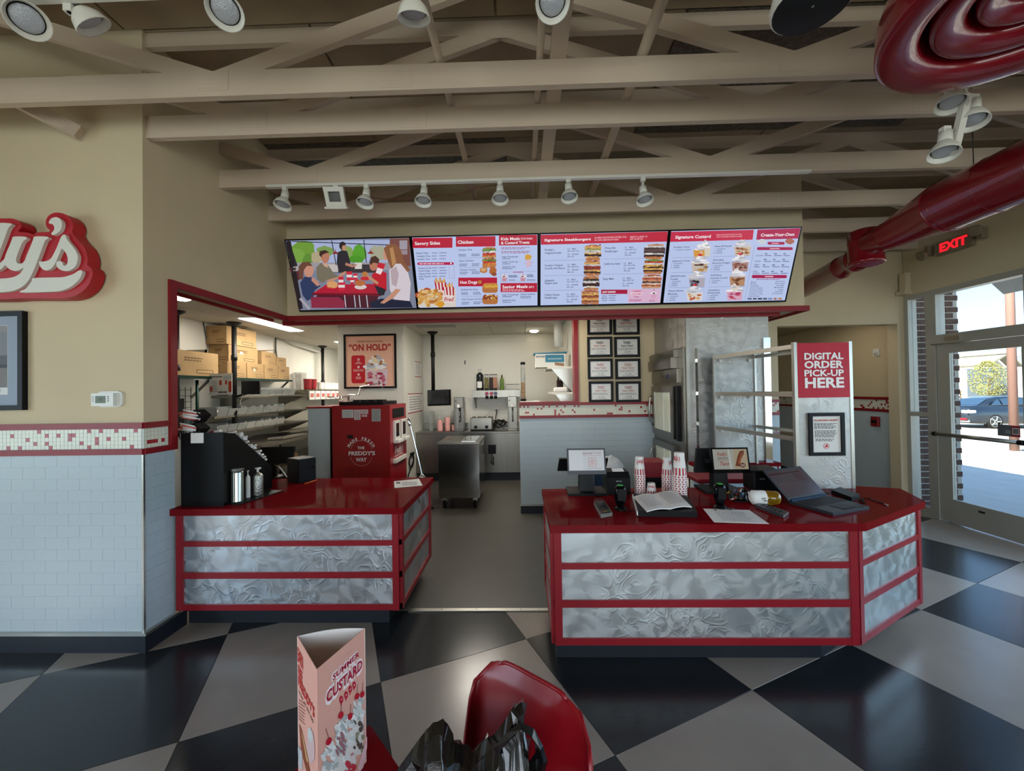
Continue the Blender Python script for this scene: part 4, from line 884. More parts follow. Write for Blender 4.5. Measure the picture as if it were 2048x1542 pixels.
# ================================================================== WALL LETTERING, PICTURE, THERMOSTAT
def smooth(pts, n=4):
    out = []; k = len(pts)
    for i in range(k):
        p0, p1, p2, p3 = (Vector(pts[(i+j-1) % k]) for j in range(4))
        # keep real corners: sharp turn stays sharp
        for s in range(n):
            t = s/n; out.append(tuple(0.5*((2*p1)+(p2-p0)*t+(2*p0-5*p1+4*p2-p3)*t*t+(3*p1-p0-3*p2+p3)*t*t*t)))
    return out
def sgn(pts, Y): return [(q.x, q.z) for q in (oy(x/7.708, 420+y/7.708, Y) for x, y in pts)]
ls = thing('wall_lettering', (-2.9, 2.45, 2.25), 'red and white raised script lettering sign on the left cream wall', 'sign')
back = [(-1500, 130), (-900, 60), (-500, 110), (0, 130), (170, 130), (270, 160), (320, 215), (322, 270), (280, 330), (380, 345), (440, 352), (510, 380), (560, 350), (650, 340), (750, 335), (768, 312), (725, 270), (705, 215), (715, 140), (760, 80), (830, 45), (900, 40), (990, 60), (1060, 110), (1110, 180), (1124, 260), (1112, 330), (1140, 390), (1200, 470), (1280, 550), (1330, 650), (1350, 760), (1345, 850), (1390, 880), (1425, 950), (1420, 1020), (1380, 1130), (1300, 1230), (1180, 1310), (1050, 1350), (900, 1362), (300, 1362), (0, 1380), (-700, 1380), (-1500, 1380), (-1600, 760)]
def raised(pts, y0, y1, name, m, par, sm=True):
    q = sgn(smooth(pts) if sm else pts, y0); return MB().prism(q, (0, y1, 0), (1, 0, 0), (0, 0, 1), y1-y0).build(name, m, par)
raised(back, 2.425, 2.50, 'backing', mat('sign_red', '#b01423', 0.45), ls)
LW = mat('sign_white', '#d9d6cb', 0.55)
ys = [(215, 410), (385, 412), (412, 440), (360, 480), (330, 530), (285, 640), (250, 740), (250, 790), (275, 822), (310, 828), (350, 815), (385, 770), (410, 700), (470, 560), (510, 460), (535, 410), (715, 410), (745, 432), (700, 465), (670, 530), (600, 720), (540, 880), (500, 970), (440, 1080), (370, 1160), (280, 1215), (180, 1250), (0, 1270), (-300, 1275), (-700, 1270), (-700, 1085), (-300, 1075), (0, 1058), (120, 1050), (230, 1025), (310, 975), (350, 920), (360, 890), (300, 925), (230, 940), (150, 915), (100, 870), (75, 850), (30, 900), (-40, 940), (-110, 930), (-90, 880), (-30, 840), (30, 790), (68, 750), (90, 680), (150, 540), (185, 450)]
ss = [(985, 378), (1010, 390), (1020, 430), (1060, 490), (1120, 560), (1170, 640), (1195, 700), (1195, 760), (1180, 830), (1140, 890), (1080, 930), (1010, 942), (950, 930), (895, 895), (868, 850), (870, 805), (900, 788), (940, 790), (965, 820), (970, 850), (1000, 860), (1030, 835), (1045, 780), (1035, 710), (1000, 640), (950, 597), (930, 640), (890, 730), (860, 800), (830, 850), (800, 890), (760, 920), (710, 932), (660, 915), (620, 870), (600, 820), (605, 792), (650, 795), (720, 785), (780, 750), (820, 690), (860, 610), (890, 540), (930, 440), (955, 395)]
ap = [(850, 110), (900, 120), (945, 165), (955, 230), (935, 300), (890, 350), (825, 385), (795, 375), (795, 350), (825, 320), (838, 280), (825, 235), (800, 212), (755, 205), (755, 180), (790, 130)]
sw = [(520, 1050), (800, 1040), (960, 1035), (1080, 1005), (1150, 975), (1200, 940), (1240, 928), (1262, 940), (1260, 990), (1225, 1060), (1160, 1130), (1060, 1200), (940, 1245), (800, 1260), (315, 1270), (390, 1215), (450, 1150), (490, 1090)]
dd = [(150, 205), (182, 222), (140, 262), (110, 320), (60, 460), (0, 615), (-70, 790), (-120, 880), (-200, 940), (-330, 900), (-390, 780), (-370, 620), (-290, 480), (-200, 430), (-130, 470), (-60, 300), (-20, 205)]
for p, n_ in ((ys, 'letter_y'), (ss, 'letter_s'), (ap, 'apostrophe'), (sw, 'underline'), (dd, 'letter_d')): raised(p, 2.405, 2.4255, n_, LW, ls)
raised([(x-560, y) for x, y in dd], 2.405, 2.4255, 'letter_d', LW, ls)
# framed photograph, thermostat
a = oy(48.5, 622, 2.49); b = oy(50, 820, 2.49); x1 = a.x; x0 = x1-0.62
t = thing('framed_photograph', (x0, 2.50, b.z), 'black framed grey photograph with blue mount on the left wall', 'picture')
framed(t, x0, x1, b.z, a.z, 2.508, 0.032, 'black', 0.03)
fp = Print([(0, 0), (100, 0), (100, 100), (0, 100)], (x0+.032, 2.49, a.z-.032), (1, 0, 0), (0, 0, -1), (0, -1, 0), .62-.064, a.z-b.z-.064)
fp.bg('#8f9aa8').rect(14, 10, 86, 88, '#d4d4d0', 1).rect(14.6, 10.5, 85.4, 80, '#7d7b7c', 2).rect(14.6, 10.5, 85.4, 18, '#8b8784', 3).rect(14.6, 18, 85.4, 44, '#7a7c82', 3).rect(14.6, 44, 85.4, 54, '#58595d', 3).rect(14.6, 54, 85.4, 58, '#3d3e42', 3).rect(14.6, 58, 85.4, 80, '#77716d', 3)
fp.text('exceeding', 60, 82.6, 78, 81, '#3a3a3a', .0, 4).text('g with', 66, 85, 78, 83.4, '#3a3a3a', .0, 4).text('line', 62, 87.4, 70, 85.8, '#3a3a3a', .0, 4)
fp.build('picture', pm, t)
a = oy(188, 783, 2.49); b = oy(241, 814, 2.49); t = thing('thermostat', (a.x, 2.5, b.z), 'white wall thermostat with a grey display on the left wall', 'thermostat')
MB().prism([(x*(b.x-a.x)/2*.96+(a.x+b.x)/2+.006, z*(a.z-b.z)/2+(a.z+b.z)/2) for x, z in [(math.copysign(min(1, abs(math.cos(k*PI/12))*1.25), math.cos(k*PI/12)), math.copysign(min(1, abs(math.sin(k*PI/12))*1.25), math.sin(k*PI/12))) for k in range(24)]], (0, 2.51, 0), (1, 0, 0), (0, 0, 1), .012).build('back_plate', 'white', t)
bd = MB().bbox(0, 1, 0, 1, 0, 1); bd.v = [Vector((a.x+v.x*(b.x-a.x)*.83, 2.472+v.y*.028, b.z+.008+v.z*(a.z-b.z)*.8)) for v in bd.v]; bd.build('body', 'white', t)
tp = Print([(0, 0), (50, 0), (50, 30), (0, 30)], (a.x, 2.4715, a.z-.01), (1, 0, 0), (0, 0, -1), (0, -1, 0), (b.x-a.x)*.83, (a.z-b.z)*.8)
tp.rect(10, 7, 33, 24, '#6d7a68', 1).text('72', 18, 18, 25, 11, '#3c463a', .01, 3)
for k in range(3): tp.rrect(2.5, 8+k*5, 6.5, 10+k*5, '#77797a', 1).ell(39, 9+k*5, 2, 1.6, '#77797a', 1)
tp.build('display', pm, t)

# ================================================================== MENU SCREENS
TVX0, TVX1 = -2.287, 2.671; tw = (TVX1-TVX0)/4
TB = Vector((0, 4.03, 2.487)); TT = Vector((0, 3.775, 3.142)); VD = (TB-TT); thh = VD.length; VD.normalize(); UX = Vector((1, 0, 0)); NN = VD.cross(UX); NN = NN if NN.y < 0 else -NN
EM = attr_mat('menu_screen', 1.45, 0.25, 0.3)
def tv(i, label, quad, draw):
    x0 = TVX0+i*tw; O = Vector((x0, TT.y, TT.z)); t = thing('menu_screen', O+UX*tw/2+VD*thh, label, 'screen', 'tilted menu screens')
    MB().obox(O+UX*tw/2+VD*thh/2-NN*0.022, UX, VD, NN, tw-.003, thh, .044).build('bezel', 'blackg', t)
    c = O+UX*tw/2+VD*thh*.5-NN*.044; MB().beam(c, Vector((c.x, 4.1, c.z+.03)), .25, .06).build('mount', 'black', t)
    p = Print(quad, O+UX*.014+VD*.013+NN*.0003, UX, VD, NN, tw-.031, thh-.028); draw(p); p.build('picture', EM, t)
WB, RD, DK, WH = '#bccaf0', '#b80f33', '#3c415c', '#f4f1f6'
def burger(p, x0, y0, x1, y1, layers, sl=0.0, sd=1):
    rg = random.Random(sd); n = len(layers); cx = (x0+x1)/2; w = (x1-x0)/2
    for k, (col, wd) in enumerate(layers):
        ya = y0+(y1-y0)*k/n; yb = y0+(y1-y0)*(k+1.35)/n; up = []; dn = []
        for s in range(9):
            u = -1+2*s/8; x = cx+w*wd*u+sl*(ya-y0); bul = (1-u*u) if k == 0 else (0.15*rg.uniform(-1, 1))
            up.append((x, ya-(yb-ya)*0.5*(bul if k else bul-1)+rg.uniform(-.12, .12)*(yb-ya))); dn.append((x, yb+rg.uniform(-.2, .2)*(yb-ya)))
        p.poly(up+dn[::-1], col, 2+(k % 4))
    for s in range(26):
        k = rg.randrange(n); x = cx+w*rg.uniform(-.85, .85)+sl*((y1-y0)*(k+.5)/n); y = y0+(y1-y0)*(k+rg.random())/n
        c = lin(layers[k][0]); f = rg.choice((.55, .75, 1.3)); cc = '#%02x%02x%02x' % tuple(min(255, int(int(layers[k][0][1+2*i:3+2*i], 16)*f)) for i in range(3))
        p.ell(x, y, w*rg.uniform(.06, .2), (y1-y0)/n*rg.uniform(.15, .4), cc, 7, 7, .3)
def sundae(p, x0, y0, x1, y1, cup, top='#e8e6ea', cherry=True, sd=1, drops=()):
    rg = random.Random(sd); w = x1-x0; h = y1-y0; yc = y0+h*.48
    p.poly([(x0, yc), (x1, yc), (x1-w*.06, y1), (x0+w*.06, y1)], cup, 2)
    for s in range(12):
        d = rg.choice(drops) if drops else cup; p.ell(x0+w*rg.uniform(.15, .85), yc+h*.5*rg.uniform(.15, .9), w*rg.uniform(.06, .16), h*rg.uniform(.03, .09), d, 3, 8, .3)
    for r, (cy, wd) in enumerate(((.44, .5), (.34, .42), (.25, .32), (.16, .2), (.09, .1))):
        for s in range(5):
            p.ell((x0+x1)/2+w*wd*rg.uniform(-.75, .75), y0+h*cy+rg.uniform(-.03, .03)*h, w*wd*.5, h*.06, rg.choice((top, top, '#cfcfd6', '#b4b6c0', '#f5f3f5')), 4+(s % 3), 9, .15)
    if cherry: p.ell((x0+x1)/2, y0+h*.03, w*.13, h*.07, '#c8102a', 7, 10).ell((x0+x1)/2-w*.03, y0+h*.01, w*.04, h*.02, '#ef8a90', 8, 8)
BUN, PAT, CHE, LET, TOM, BAC, WHI = '#b9774a', '#3c2420', '#d6a45c', '#5f8a3a', '#b83a2c', '#8a3428', '#c9c3c0'
def s1(p):
    p.bg('#7d8398').rect(150, 290, 1690, 700, '#a9b4d8', 1)
    for x, y, rx, ry, c in ((330, 420, 190, 130, '#6f9a3a'), (250, 540, 130, 140, '#7aa545'), (420, 600, 90, 110, '#5f8c35'), (680, 470, 130, 100, '#7d9c52'), (1020, 500, 110, 110, '#86a35c'), (1230, 500, 110, 130, '#58a02c'), (1180, 590, 120, 60, '#4b9426'), (1500, 500, 130, 120, '#a9a890'), (560, 560, 90, 100, '#b3a584')): p.ell(x, y, rx, ry, c, 2, 16, .14)
    p.rect(150, 640, 1700, 760, '#9a98a0', 2).rect(700, 670, 1560, 800, '#3a3238', 3).rect(720, 665, 890, 790, '#c3bcb8', 4).rect(1150, 640, 1260, 740, '#d6cfc9', 4)
    p.poly([(1690, 270), (1990, 265), (2010, 700), (1700, 700)], '#7a4a44', 3).rect(1840, 300, 1960, 440, '#a09aa6', 4).rect(1860, 450, 1960, 520, '#9a8a92', 4)
    for q in ((160, 300, 1690, 370), (790, 290, 860, 680), (1290, 285, 1330, 640), (75, 300, 210, 700)): p.line(*q, 14 if q[0] > 100 else 90, '#2a2c34', 4)
    p.line(110, 300, 300, 1370, 70, '#241c22', 5).line(160, 700, 290, 900, 120, '#5a2c34', 4)
    # standing waiter
    p.poly([(880, 480), (960, 445), (1030, 460), (1080, 620), (1075, 780), (900, 780), (870, 640)], '#2b2730', 5).ell(960, 375, 52, 66, '#2a2224', 6).ell(985, 410, 34, 44, '#c08a70', 6).poly([(1010, 640), (1120, 680), (1180, 660), (1180, 690), (1110, 715), (1000, 680)], '#b98068', 6)
    for x in (845, 1395): p.poly([(x-50, 505), (x-15, 465), (x+15, 465), (x+55, 505)], '#8a2c24', 5).line(x, 430, x, 470, 10, '#8a2c24', 5)
    # father
    p.poly([(545, 720), (620, 640), (730, 670), (830, 820), (900, 850), (880, 900), (760, 900), (640, 960), (560, 900)], '#77705f', 6).poly([(640, 650), (720, 650), (740, 720), (680, 700)], '#c9a58c', 7).ell(690, 550, 66, 98, '#b97a62', 7, 14).poly([(595, 520), (600, 460), (690, 440), (755, 480), (700, 490), (640, 520), (635, 560)], '#3f2a22', 8)
    p.poly([(690, 920), (870, 870), (950, 800), (1010, 770), (1015, 800), (930, 870), (780, 940)], '#c28c72', 7)
    # girl
    p.poly([(290, 960), (360, 860), (480, 870), (560, 980), (620, 1000), (520, 1080), (500, 1200), (400, 1240), (330, 1150)], '#2e3a5e', 7).ell(430, 760, 78, 110, '#c98f7a', 8).poly([(280, 900), (270, 700), (330, 630), (440, 625), (490, 690), (400, 690), (350, 760), (340, 900)], '#6a4436', 9).poly([(480, 860), (560, 920), (610, 990), (560, 1010), (470, 920)], '#c08a76', 8)
    # table with food
    p.poly([(490, 1125), (700, 985), (1470, 975), (1500, 1120), (1560, 1160)], '#b01a34', 7).poly([(480, 1120), (1560, 1120), (1560, 1165), (480, 1150)], '#6e1024', 8).poly([(560, 1150), (1520, 1150), (1460, 1350), (470, 1350)], '#4a1828', 6).poly([(460, 1180), (900, 1180), (1000, 1260), (980, 1350), (470, 1350)], '#8c2a44', 7)
    for x in (990, 1140, 1215, 1330): p.line(x, 1150, x+20, 1340, 14, '#c4c6d0', 8)
    for x, y, w, h in ((1065, 850, 45, 70), (1160, 860, 35, 50), (935, 930, 42, 70), (945, 1010, 56, 70), (1110, 930, 30, 50)): p.poly([(x-w, y-h), (x+w, y-h), (x+w*.8, y+h), (x-w*.8, y+h)], '#c9263c', 9).rect(x-w*.9, y-h*.3, x+w*.9, y+h*.3, '#e6dada', 10)
    p.ell(800, 985, 90, 52, '#d9a068', 9, 14, .15).ell(790, 1020, 96, 36, '#c92b38', 8).ell(1230, 960, 80, 45, '#b96a38', 10, 14, .1).ell(1240, 1020, 95, 40, '#d8ccc8', 9).ell(1315, 890, 80, 30, '#c9242e', 8).ell(1310, 820, 52, 44, '#b87a40', 9, 12, .15).ell(1190, 930, 40, 30, '#c8333a', 9)
    # boy
    p.poly([(1410, 830), (1500, 770), (1640, 800), (1640, 1080), (1560, 1100), (1450, 990)], '#c01a2c', 8).poly([(1450, 990), (1560, 1030), (1630, 1060), (1600, 1150), (1520, 1150)], '#23232c', 9).ell(1440, 690, 62, 80, '#b9785e', 8).poly([(1375, 640), (1400, 560), (1470, 535), (1530, 590), (1520, 660), (1440, 640), (1400, 680)], '#4a2e24', 9).poly([(1330, 800), (1390, 860), (1520, 950), (1500, 985), (1370, 900)], '#c08a6c', 9)
    p.poly([(1520, 640), (1625, 665), (1560, 840), (1470, 810)], '#c92438', 11).poly([(1500, 720), (1590, 745), (1550, 830), (1475, 800)], '#e8dcdc', 12)
    # mother
    p.poly([(1680, 760), (1780, 660), (1880, 650), (1960, 760), (2010, 960), (1990, 1240), (1760, 1230), (1690, 1060)], '#d6ccd4', 9).poly([(1700, 760), (1790, 700), (1830, 830), (1790, 1020), (1720, 980)], '#b8a4ac', 10).poly([(1600, 420), (1660, 360), (1780, 355), (1860, 440), (1910, 640), (2010, 760), (1960, 790), (1860, 660), (1780, 660), (1720, 740), (1670, 640)], '#8a5a3c', 11).poly([(1690, 420), (1740, 400), (1790, 640), (1730, 700)], '#b88858', 12).ell(1630, 520, 40, 90, '#c99078', 10).poly([(1780, 1050), (1860, 1060), (1760, 1180), (1600, 1280), (1540, 1270), (1680, 1150)], '#c48e76', 11).poly([(1380, 1260), (1560, 1200), (1800, 1220), (2000, 1240), (2040, 1340), (1400, 1350)], '#1c2038', 10)
    p.rect(180, 700, 260, 770, '#a8a2a0', 6).rect(180, 715, 225, 760, '#3a3034', 7).line(290, 1200, 440, 1370, 40, '#a7a5b0', 7)
def s2(p):
    p.bg(WB).rect(75, 185, 692, 345, RD, 1).rect(745, 170, 1352, 330, RD, 1).rect(1405, 155, 1985, 315, RD, 1).rect(783, 812, 1375, 948, RD, 1).rect(1428, 900, 1982, 1040, RD, 1)
    p.text('Savory Sides', 113, 298, 498, 240, WH, .02).text('Chicken', 775, 285, 1014, 228, WH, .02).text('Kids Meals', 1437, 236, 1722, 186, WH, .02).text('(12 & Under)', 1738, 226, 1914, 192, WH, .01).text('& Custard Treats', 1437, 296, 1868, 246, WH, .02).text('Hot Dogs', 812, 908, 1072, 855, WH, .02).text('Senior Meals', 1456, 982, 1838, 926, WH, .02).text('(65+)', 1856, 974, 1932, 942, WH, .01)
    p.micro(1456, 992, 1850, 1030, 2, '#f0c4d0', 3, .5, 2)
    for s, x0, y, x1 in (('Kettle Chips', 138, 438, 320), ("Freddy's Fries", 145, 486, 350), ("Freddy's Tots", 150, 534, 342), ('Cheese Curds', 165, 674, 362), ('Onion Rings', 170, 716, 345), ('Cheese Fries', 174, 760, 356), ('Chili Cheese', 177, 804, 357), ('Fries', 183, 842, 250), ('Chicken Club', 783, 392, 994), ('Spicy Chicken', 796, 562, 1018), ('Chicken Tenders', 805, 704, 1062), ('All-Beef Hot Dog', 822, 1012, 1078), ('Chili Cheese Hot Dog', 834, 1160, 1152), ('Single Cheeseburger', 1450, 504, 1698), ('Chicken Tenders 2pc', 1452, 584, 1696), ('All-Beef Hot Dog', 1455, 662, 1652), ('Single Cheeseburger', 1452, 1092, 1705), ('Chicken Sandwich', 1730, 1086, 1950), ('All-Beef Hot Dog', 1452, 1178, 1648)):
        p.text(s, x0, y, x1, y-30, DK, .012)
    for y in (425, 472, 518, 658, 702, 744, 790): p.micro(375, y-8, 470, y+8, 1, '#5d6384', 3, .7, y).micro(490, y-10, 605, y+6, 1, '#5d6384', 3, .7, y+1)
    for x, y in ((785, 440), (985, 436), (797, 592), (990, 588), (806, 718), (990, 712), (826, 1036), (1010, 1032), (836, 1186), (1016, 1180)): p.micro(x, y, x+130, y+46, 2, '#5d6384', 3, .5, x+y)
    for y in (520, 600, 676, 1108, 1194): p.micro(1454, y-6, 1610, y+10, 1, '#5d6384', 3, .7, y)
    p.micro(1730, 1098, 1900, 1140, 2, '#5d6384', 3, .5, 8).micro(1440, 342, 1890, 380, 2, '#9a5a7c', 3, .5, 3).micro(1440, 402, 1910, 440, 2, '#9a4a6c', 3, .5, 4)
    p.rrect(150, 570, 712, 612, '#b5124a', 2).micro(180, 582, 620, 602, 1, '#f0c4d0', 3, .8, 5).ell(670, 588, 12, 14, WH, 3)
    p.line(640, 620, 645, 825, 4, '#a8879c', 2).line(715, 612, 720, 822, 4, '#a8879c', 2).line(645, 825, 720, 822, 4, '#a8879c', 2)
    for y in (508, 655): p.line(800, y, 1170, y-6, 4, '#7d86a8', 2)
    p.line(840, 1105, 1180, 1100, 4, '#7d86a8', 2)
    # fries, curds, rings
    p.rect(165, 980, 745, 1268, '#d9cfc4', 2)
    rg = random.Random(3)
    for x0, y0 in ((415, 880), (535, 950)):
        for k in range(16): p.line(x0+20+k*9, y0+60, x0+10+k*10+rg.uniform(-12, 12), y0-70+rg.uniform(0, 60), 14, rg.choice(('#d9a23a', '#c8862c', '#e0b45a')), 3)
        for k in range(7): p.poly([(x0+k*26, y0), (x0+k*26+26, y0+8), (x0+k*22+52, y0+180), (x0+k*22+32, y0+178)], '#b51c30' if k % 2 == 0 else '#e6d8d4', 5)
    p.poly([(440, 1000), (560, 1010), (575, 1100), (450, 1090)], '#e6d8d4', 6).poly([(545, 1075), (715, 1090), (720, 1210), (560, 1200)], '#e6d8d4', 8).text('Fre', 450, 1085, 545, 1030, '#b51c30', .02, 9, .3).text('Fred', 565, 1180, 715, 1110, '#b51c30', .02, 10, .3)
    for k in range(60):
        x = rg.uniform(170, 520); y = 1010+rg.uniform(0, 250)*(0.5+0.5*rg.random()); p.ell(x, y, 34, 30, rg.choice(('#d9a85c', '#c8923c', '#e2bd84', '#b87430', '#cf9a54')), 6+(k % 5), 9, .15)
    for x, y in ((240, 1040), (180, 1080), (300, 1015)): p.ell(x, y, 60, 48, '#b0492a', 5, 14, .1).ell(x, y, 30, 20, '#d9b08c', 6)
    p.ell(510, 1220, 60, 50, '#d99a2a', 12, 12, .15)
    burger(p, 1150, 335, 1360, 490, [(BUN, .9), (LET, 1), (WHI, .9), (TOM, .95), ('#c9853c', 1)], 0, 5); burger(p, 1150, 500, 1365, 650, [(BUN, .9), (LET, 1), (TOM, .9), ('#c47a34', 1), (BUN, .9)], 0, 6)
    p.ell(1170, 700, 62, 46, '#b97a44', 5, 12, .1).ell(1165, 690, 40, 26, '#d6a878', 6, 10, .1).ell(1310, 710, 56, 66, '#b5642c', 5, 12, .12).ell(1330, 760, 40, 30, '#8e4a22', 6)
    for y0, c1 in ((900, '#c98a3c'), (1075, '#8c3a22')): p.rrect(1150, y0+20, 1385, y0+150, '#b5713a', 4, 40).rrect(1160, y0, 1385, y0+80, c1, 6, 36)
    for k in range(5): p.line(1190+k*40, 940+(k % 2)*20, 1230+k*40, 940+((k+1) % 2)*20, 12, '#e8c23c', 8)
    for k in range(18): p.ell(1200+rg.uniform(0, 170), 1080+rg.uniform(0, 70), 16, 12, rg.choice(('#d9d2cc', '#a8432c', '#c9a23a')), 9, 7)
    p.rrect(1088, 860, 1136, 905, '#c9973a', 3, 6).text('V', 1098, 898, 1126, 868, '#3a2a20', .02, 9)
    p.line(1422, 735, 1590, 728, 4, '#8c95b4', 2).line(1800, 722, 1975, 718, 4, '#8c95b4', 2).line(1422, 735, 1428, 872, 4, '#8c95b4', 2).line(1428, 875, 1978, 868, 4, '#8c95b4', 2).micro(1615, 720, 1785, 742, 1, '#b04a78', 3, .8, 4)
    for x in (1487, 1768): p.poly([(x-45, 790), (x+45, 786), (x+30, 870), (x-30, 872)], '#c98a9c', 4).ell(x, 795, 48, 28, '#e0d6dc', 5, 12, .12).ell(x-8, 800, 20, 10, '#5a3a3a', 6).ell(x+4, 772, 8, 8, '#c0203a', 6)
    p.micro(1555, 775, 1700, 815, 2, DK, 3, .6, 6).micro(1830, 765, 1930, 810, 2, DK, 3, .6, 7).micro(1555, 845, 1670, 860, 1, DK, 3, .7, 6).micro(1830, 845, 1965, 860, 1, DK, 3, .7, 7)
    p.ell(1850, 500, 52, 46, '#d9a23a', 5, 14, .2).ell(1850, 600, 34, 60, '#d8b8c8', 5, 10, .2)
    for s in range(8): p.line(1850, 580, 1850+70*math.cos(s), 590+70*math.sin(s), 5, '#c08aa4', 4)
def s3(p):
    p.bg(WB).poly([(40, 148), (1995, 98), (1985, 255), (45, 300)], '#c01f3c', 1)
    p.text('Signature Steakburgers', 97, 248, 812, 192, WH, .025).text('ALL MEALS INCLUDE REGULAR FRIES, TOTS,', 868, 206, 1364, 168, '#f0b8c4', .02).text('OR CHIPS & MEDIUM SOFT DRINK', 868, 242, 1245, 210, '#f0b8c4', .02).text('MAKE IT A LARGE 1.75', 1415, 194, 1680, 162, '#f0b8c4', .02).text('ADD 120-320 CAL', 1412, 228, 1616, 198, '#f0b8c4', .02)
    for s, x0, y, x1 in (("Freddy's", 106, 394, 242), ('Original Double', 106, 442, 362), ("Freddy's Original", 106, 634, 380), ('Double with Bacon', 108, 680, 416), ('Jalapeño', 106, 868, 254), ('Pepper Jack', 106, 910, 302), ('Grilled Cheese', 104, 1092, 334), ('Steakburger', 104, 1136, 300), ('Prime Rib', 1030, 368, 1194), ('Steakburger', 1026, 418, 1230), ('California-Style', 1016, 612, 1268), ('Patty Melt', 1002, 846, 1172)): p.text(s, x0, y, x1, y-34, DK, .014)
    for i, (x, y, a, b) in enumerate(((455, 376, '870-1470 CAL', '870 CAL'), (452, 618, '980-1580 CAL', '980 CAL'), (448, 850, '820-1420 CAL', '820 CAL'), (440, 1078, '1250-1850 CAL', '1090 CAL'), (1335, 356, '1200-1800 CAL', '1090 CAL'), (1320, 598, '950-1550 CAL', '780 CAL'), (1302, 830, '980-1580 CAL', '760 CAL'))):
        p.text('13', x, y, x+32, y-22, DK, .01).text('MEAL', x+70, y, x+138, y-24, DK, .01).text(a, x, y+34, x+182, y+10, DK, .01).text('10', x, y+82, x+30, y+58, DK, .01).text('BURGER', x+70, y+82, x+170, y+58, DK, .01).text(b, x, y+118, x+104, y+94, DK, .01)
    for y in (545, 780, 1010): p.line(100, y, 730, y-8, 4, '#7d86a8', 2)
    for y in (525, 760): p.line(1010, y, 1630, y-12, 4, '#7d86a8', 2)
    burger(p, 715, 300, 975, 535, [(BUN, .88), (CHE, 1), ('#9a9a54', .95), (WHI, .98), (CHE, 1), (PAT, 1), ('#b98a54', .7), (BUN, .85)], 0, 11); burger(p, 705, 545, 965, 770, [(BUN, .88), (CHE, .95), (WHI, .95), (BAC, 1), (BAC, .95), (CHE, .9), (PAT, 1), (BUN, .85)], 0, 12)
    burger(p, 690, 780, 950, 995, [('#c98a5c', .88), (BUN, .9), ('#2e2a22', .95), (WHI, .9), (PAT, 1), (PAT, 1), ('#e0d2b4', .5), (BUN, .85)], 0, 13); burger(p, 672, 1005, 940, 1215, [('#a85a3c', 1), ('#c98a5c', .95), (CHE, 1), ('#8e4a32', 1), ('#c07a4c', .95), (CHE, .95), ('#9a5238', 1), ('#b87a50', 1)], 0, 14)
    burger(p, 1640, 290, 1965, 515, [(BUN, .8), (WHI, .85), ('#4a3a38', 1), ('#5a4644', 1), ('#3a2c2c', 1), (WHI, .9), (PAT, .95), (BUN, .8)], -.1, 15); burger(p, 1630, 530, 1945, 745, [(LET, .95), (TOM, .9), (WHI, .9), (CHE, .95), (PAT, 1), (CHE, .9), (PAT, .95), (BUN, .85)], -.1, 16); burger(p, 1615, 760, 1915, 975, [('#b0603c', .85), ('#d0b4a4', .95), ('#a8503a', 1), ('#c98a6c', .95), (PAT, .95), ('#d0b4a4', .95), ('#b0603c', 1), ('#c99a7c', .9)], -.1, 17)
    p.rect(975, 998, 1382, 1065, '#a80f3c', 2).text('SOFT DRINKS', 995, 1048, 1198, 1018, WH, .03).rect(1390, 990, 1890, 1200, '#dcb4d0', 2)
    for s, y in (('Large', 1104), ('Medium', 1140), ('Small', 1176)): p.text(s, 988, y, 988+len(s)*15, y-24, DK, .01).micro(1095, y-20, 1220, y-4, 1, '#5d6384', 3, .7, y)
    p.text('SUMMER', 1462, 1034, 1600, 1010, '#c03a70', .02).rrect(1432, 1042, 1618, 1086, '#f0dce8', 3).text('CUSTARD', 1446, 1080, 1606, 1050, '#c0205c', .03).text('TOUR', 1480, 1122, 1560, 1100, '#a8305c', .03).micro(1412, 1148, 1616, 1182, 2, '#b04a78', 3, .55, 4)
    p.ell(1785, 1060, 50, 26, '#efe6ee', 3, 14, .1).ell(1790, 1056, 22, 10, '#4a3238', 4).poly([(1735, 1072), (1838, 1068), (1815, 1132), (1755, 1132)], '#d8a4c0', 3).ell(1792, 998, 9, 8, '#b5123c', 4).micro(1720, 1158, 1825, 1186, 2, '#a04a70', 3, .5, 5)
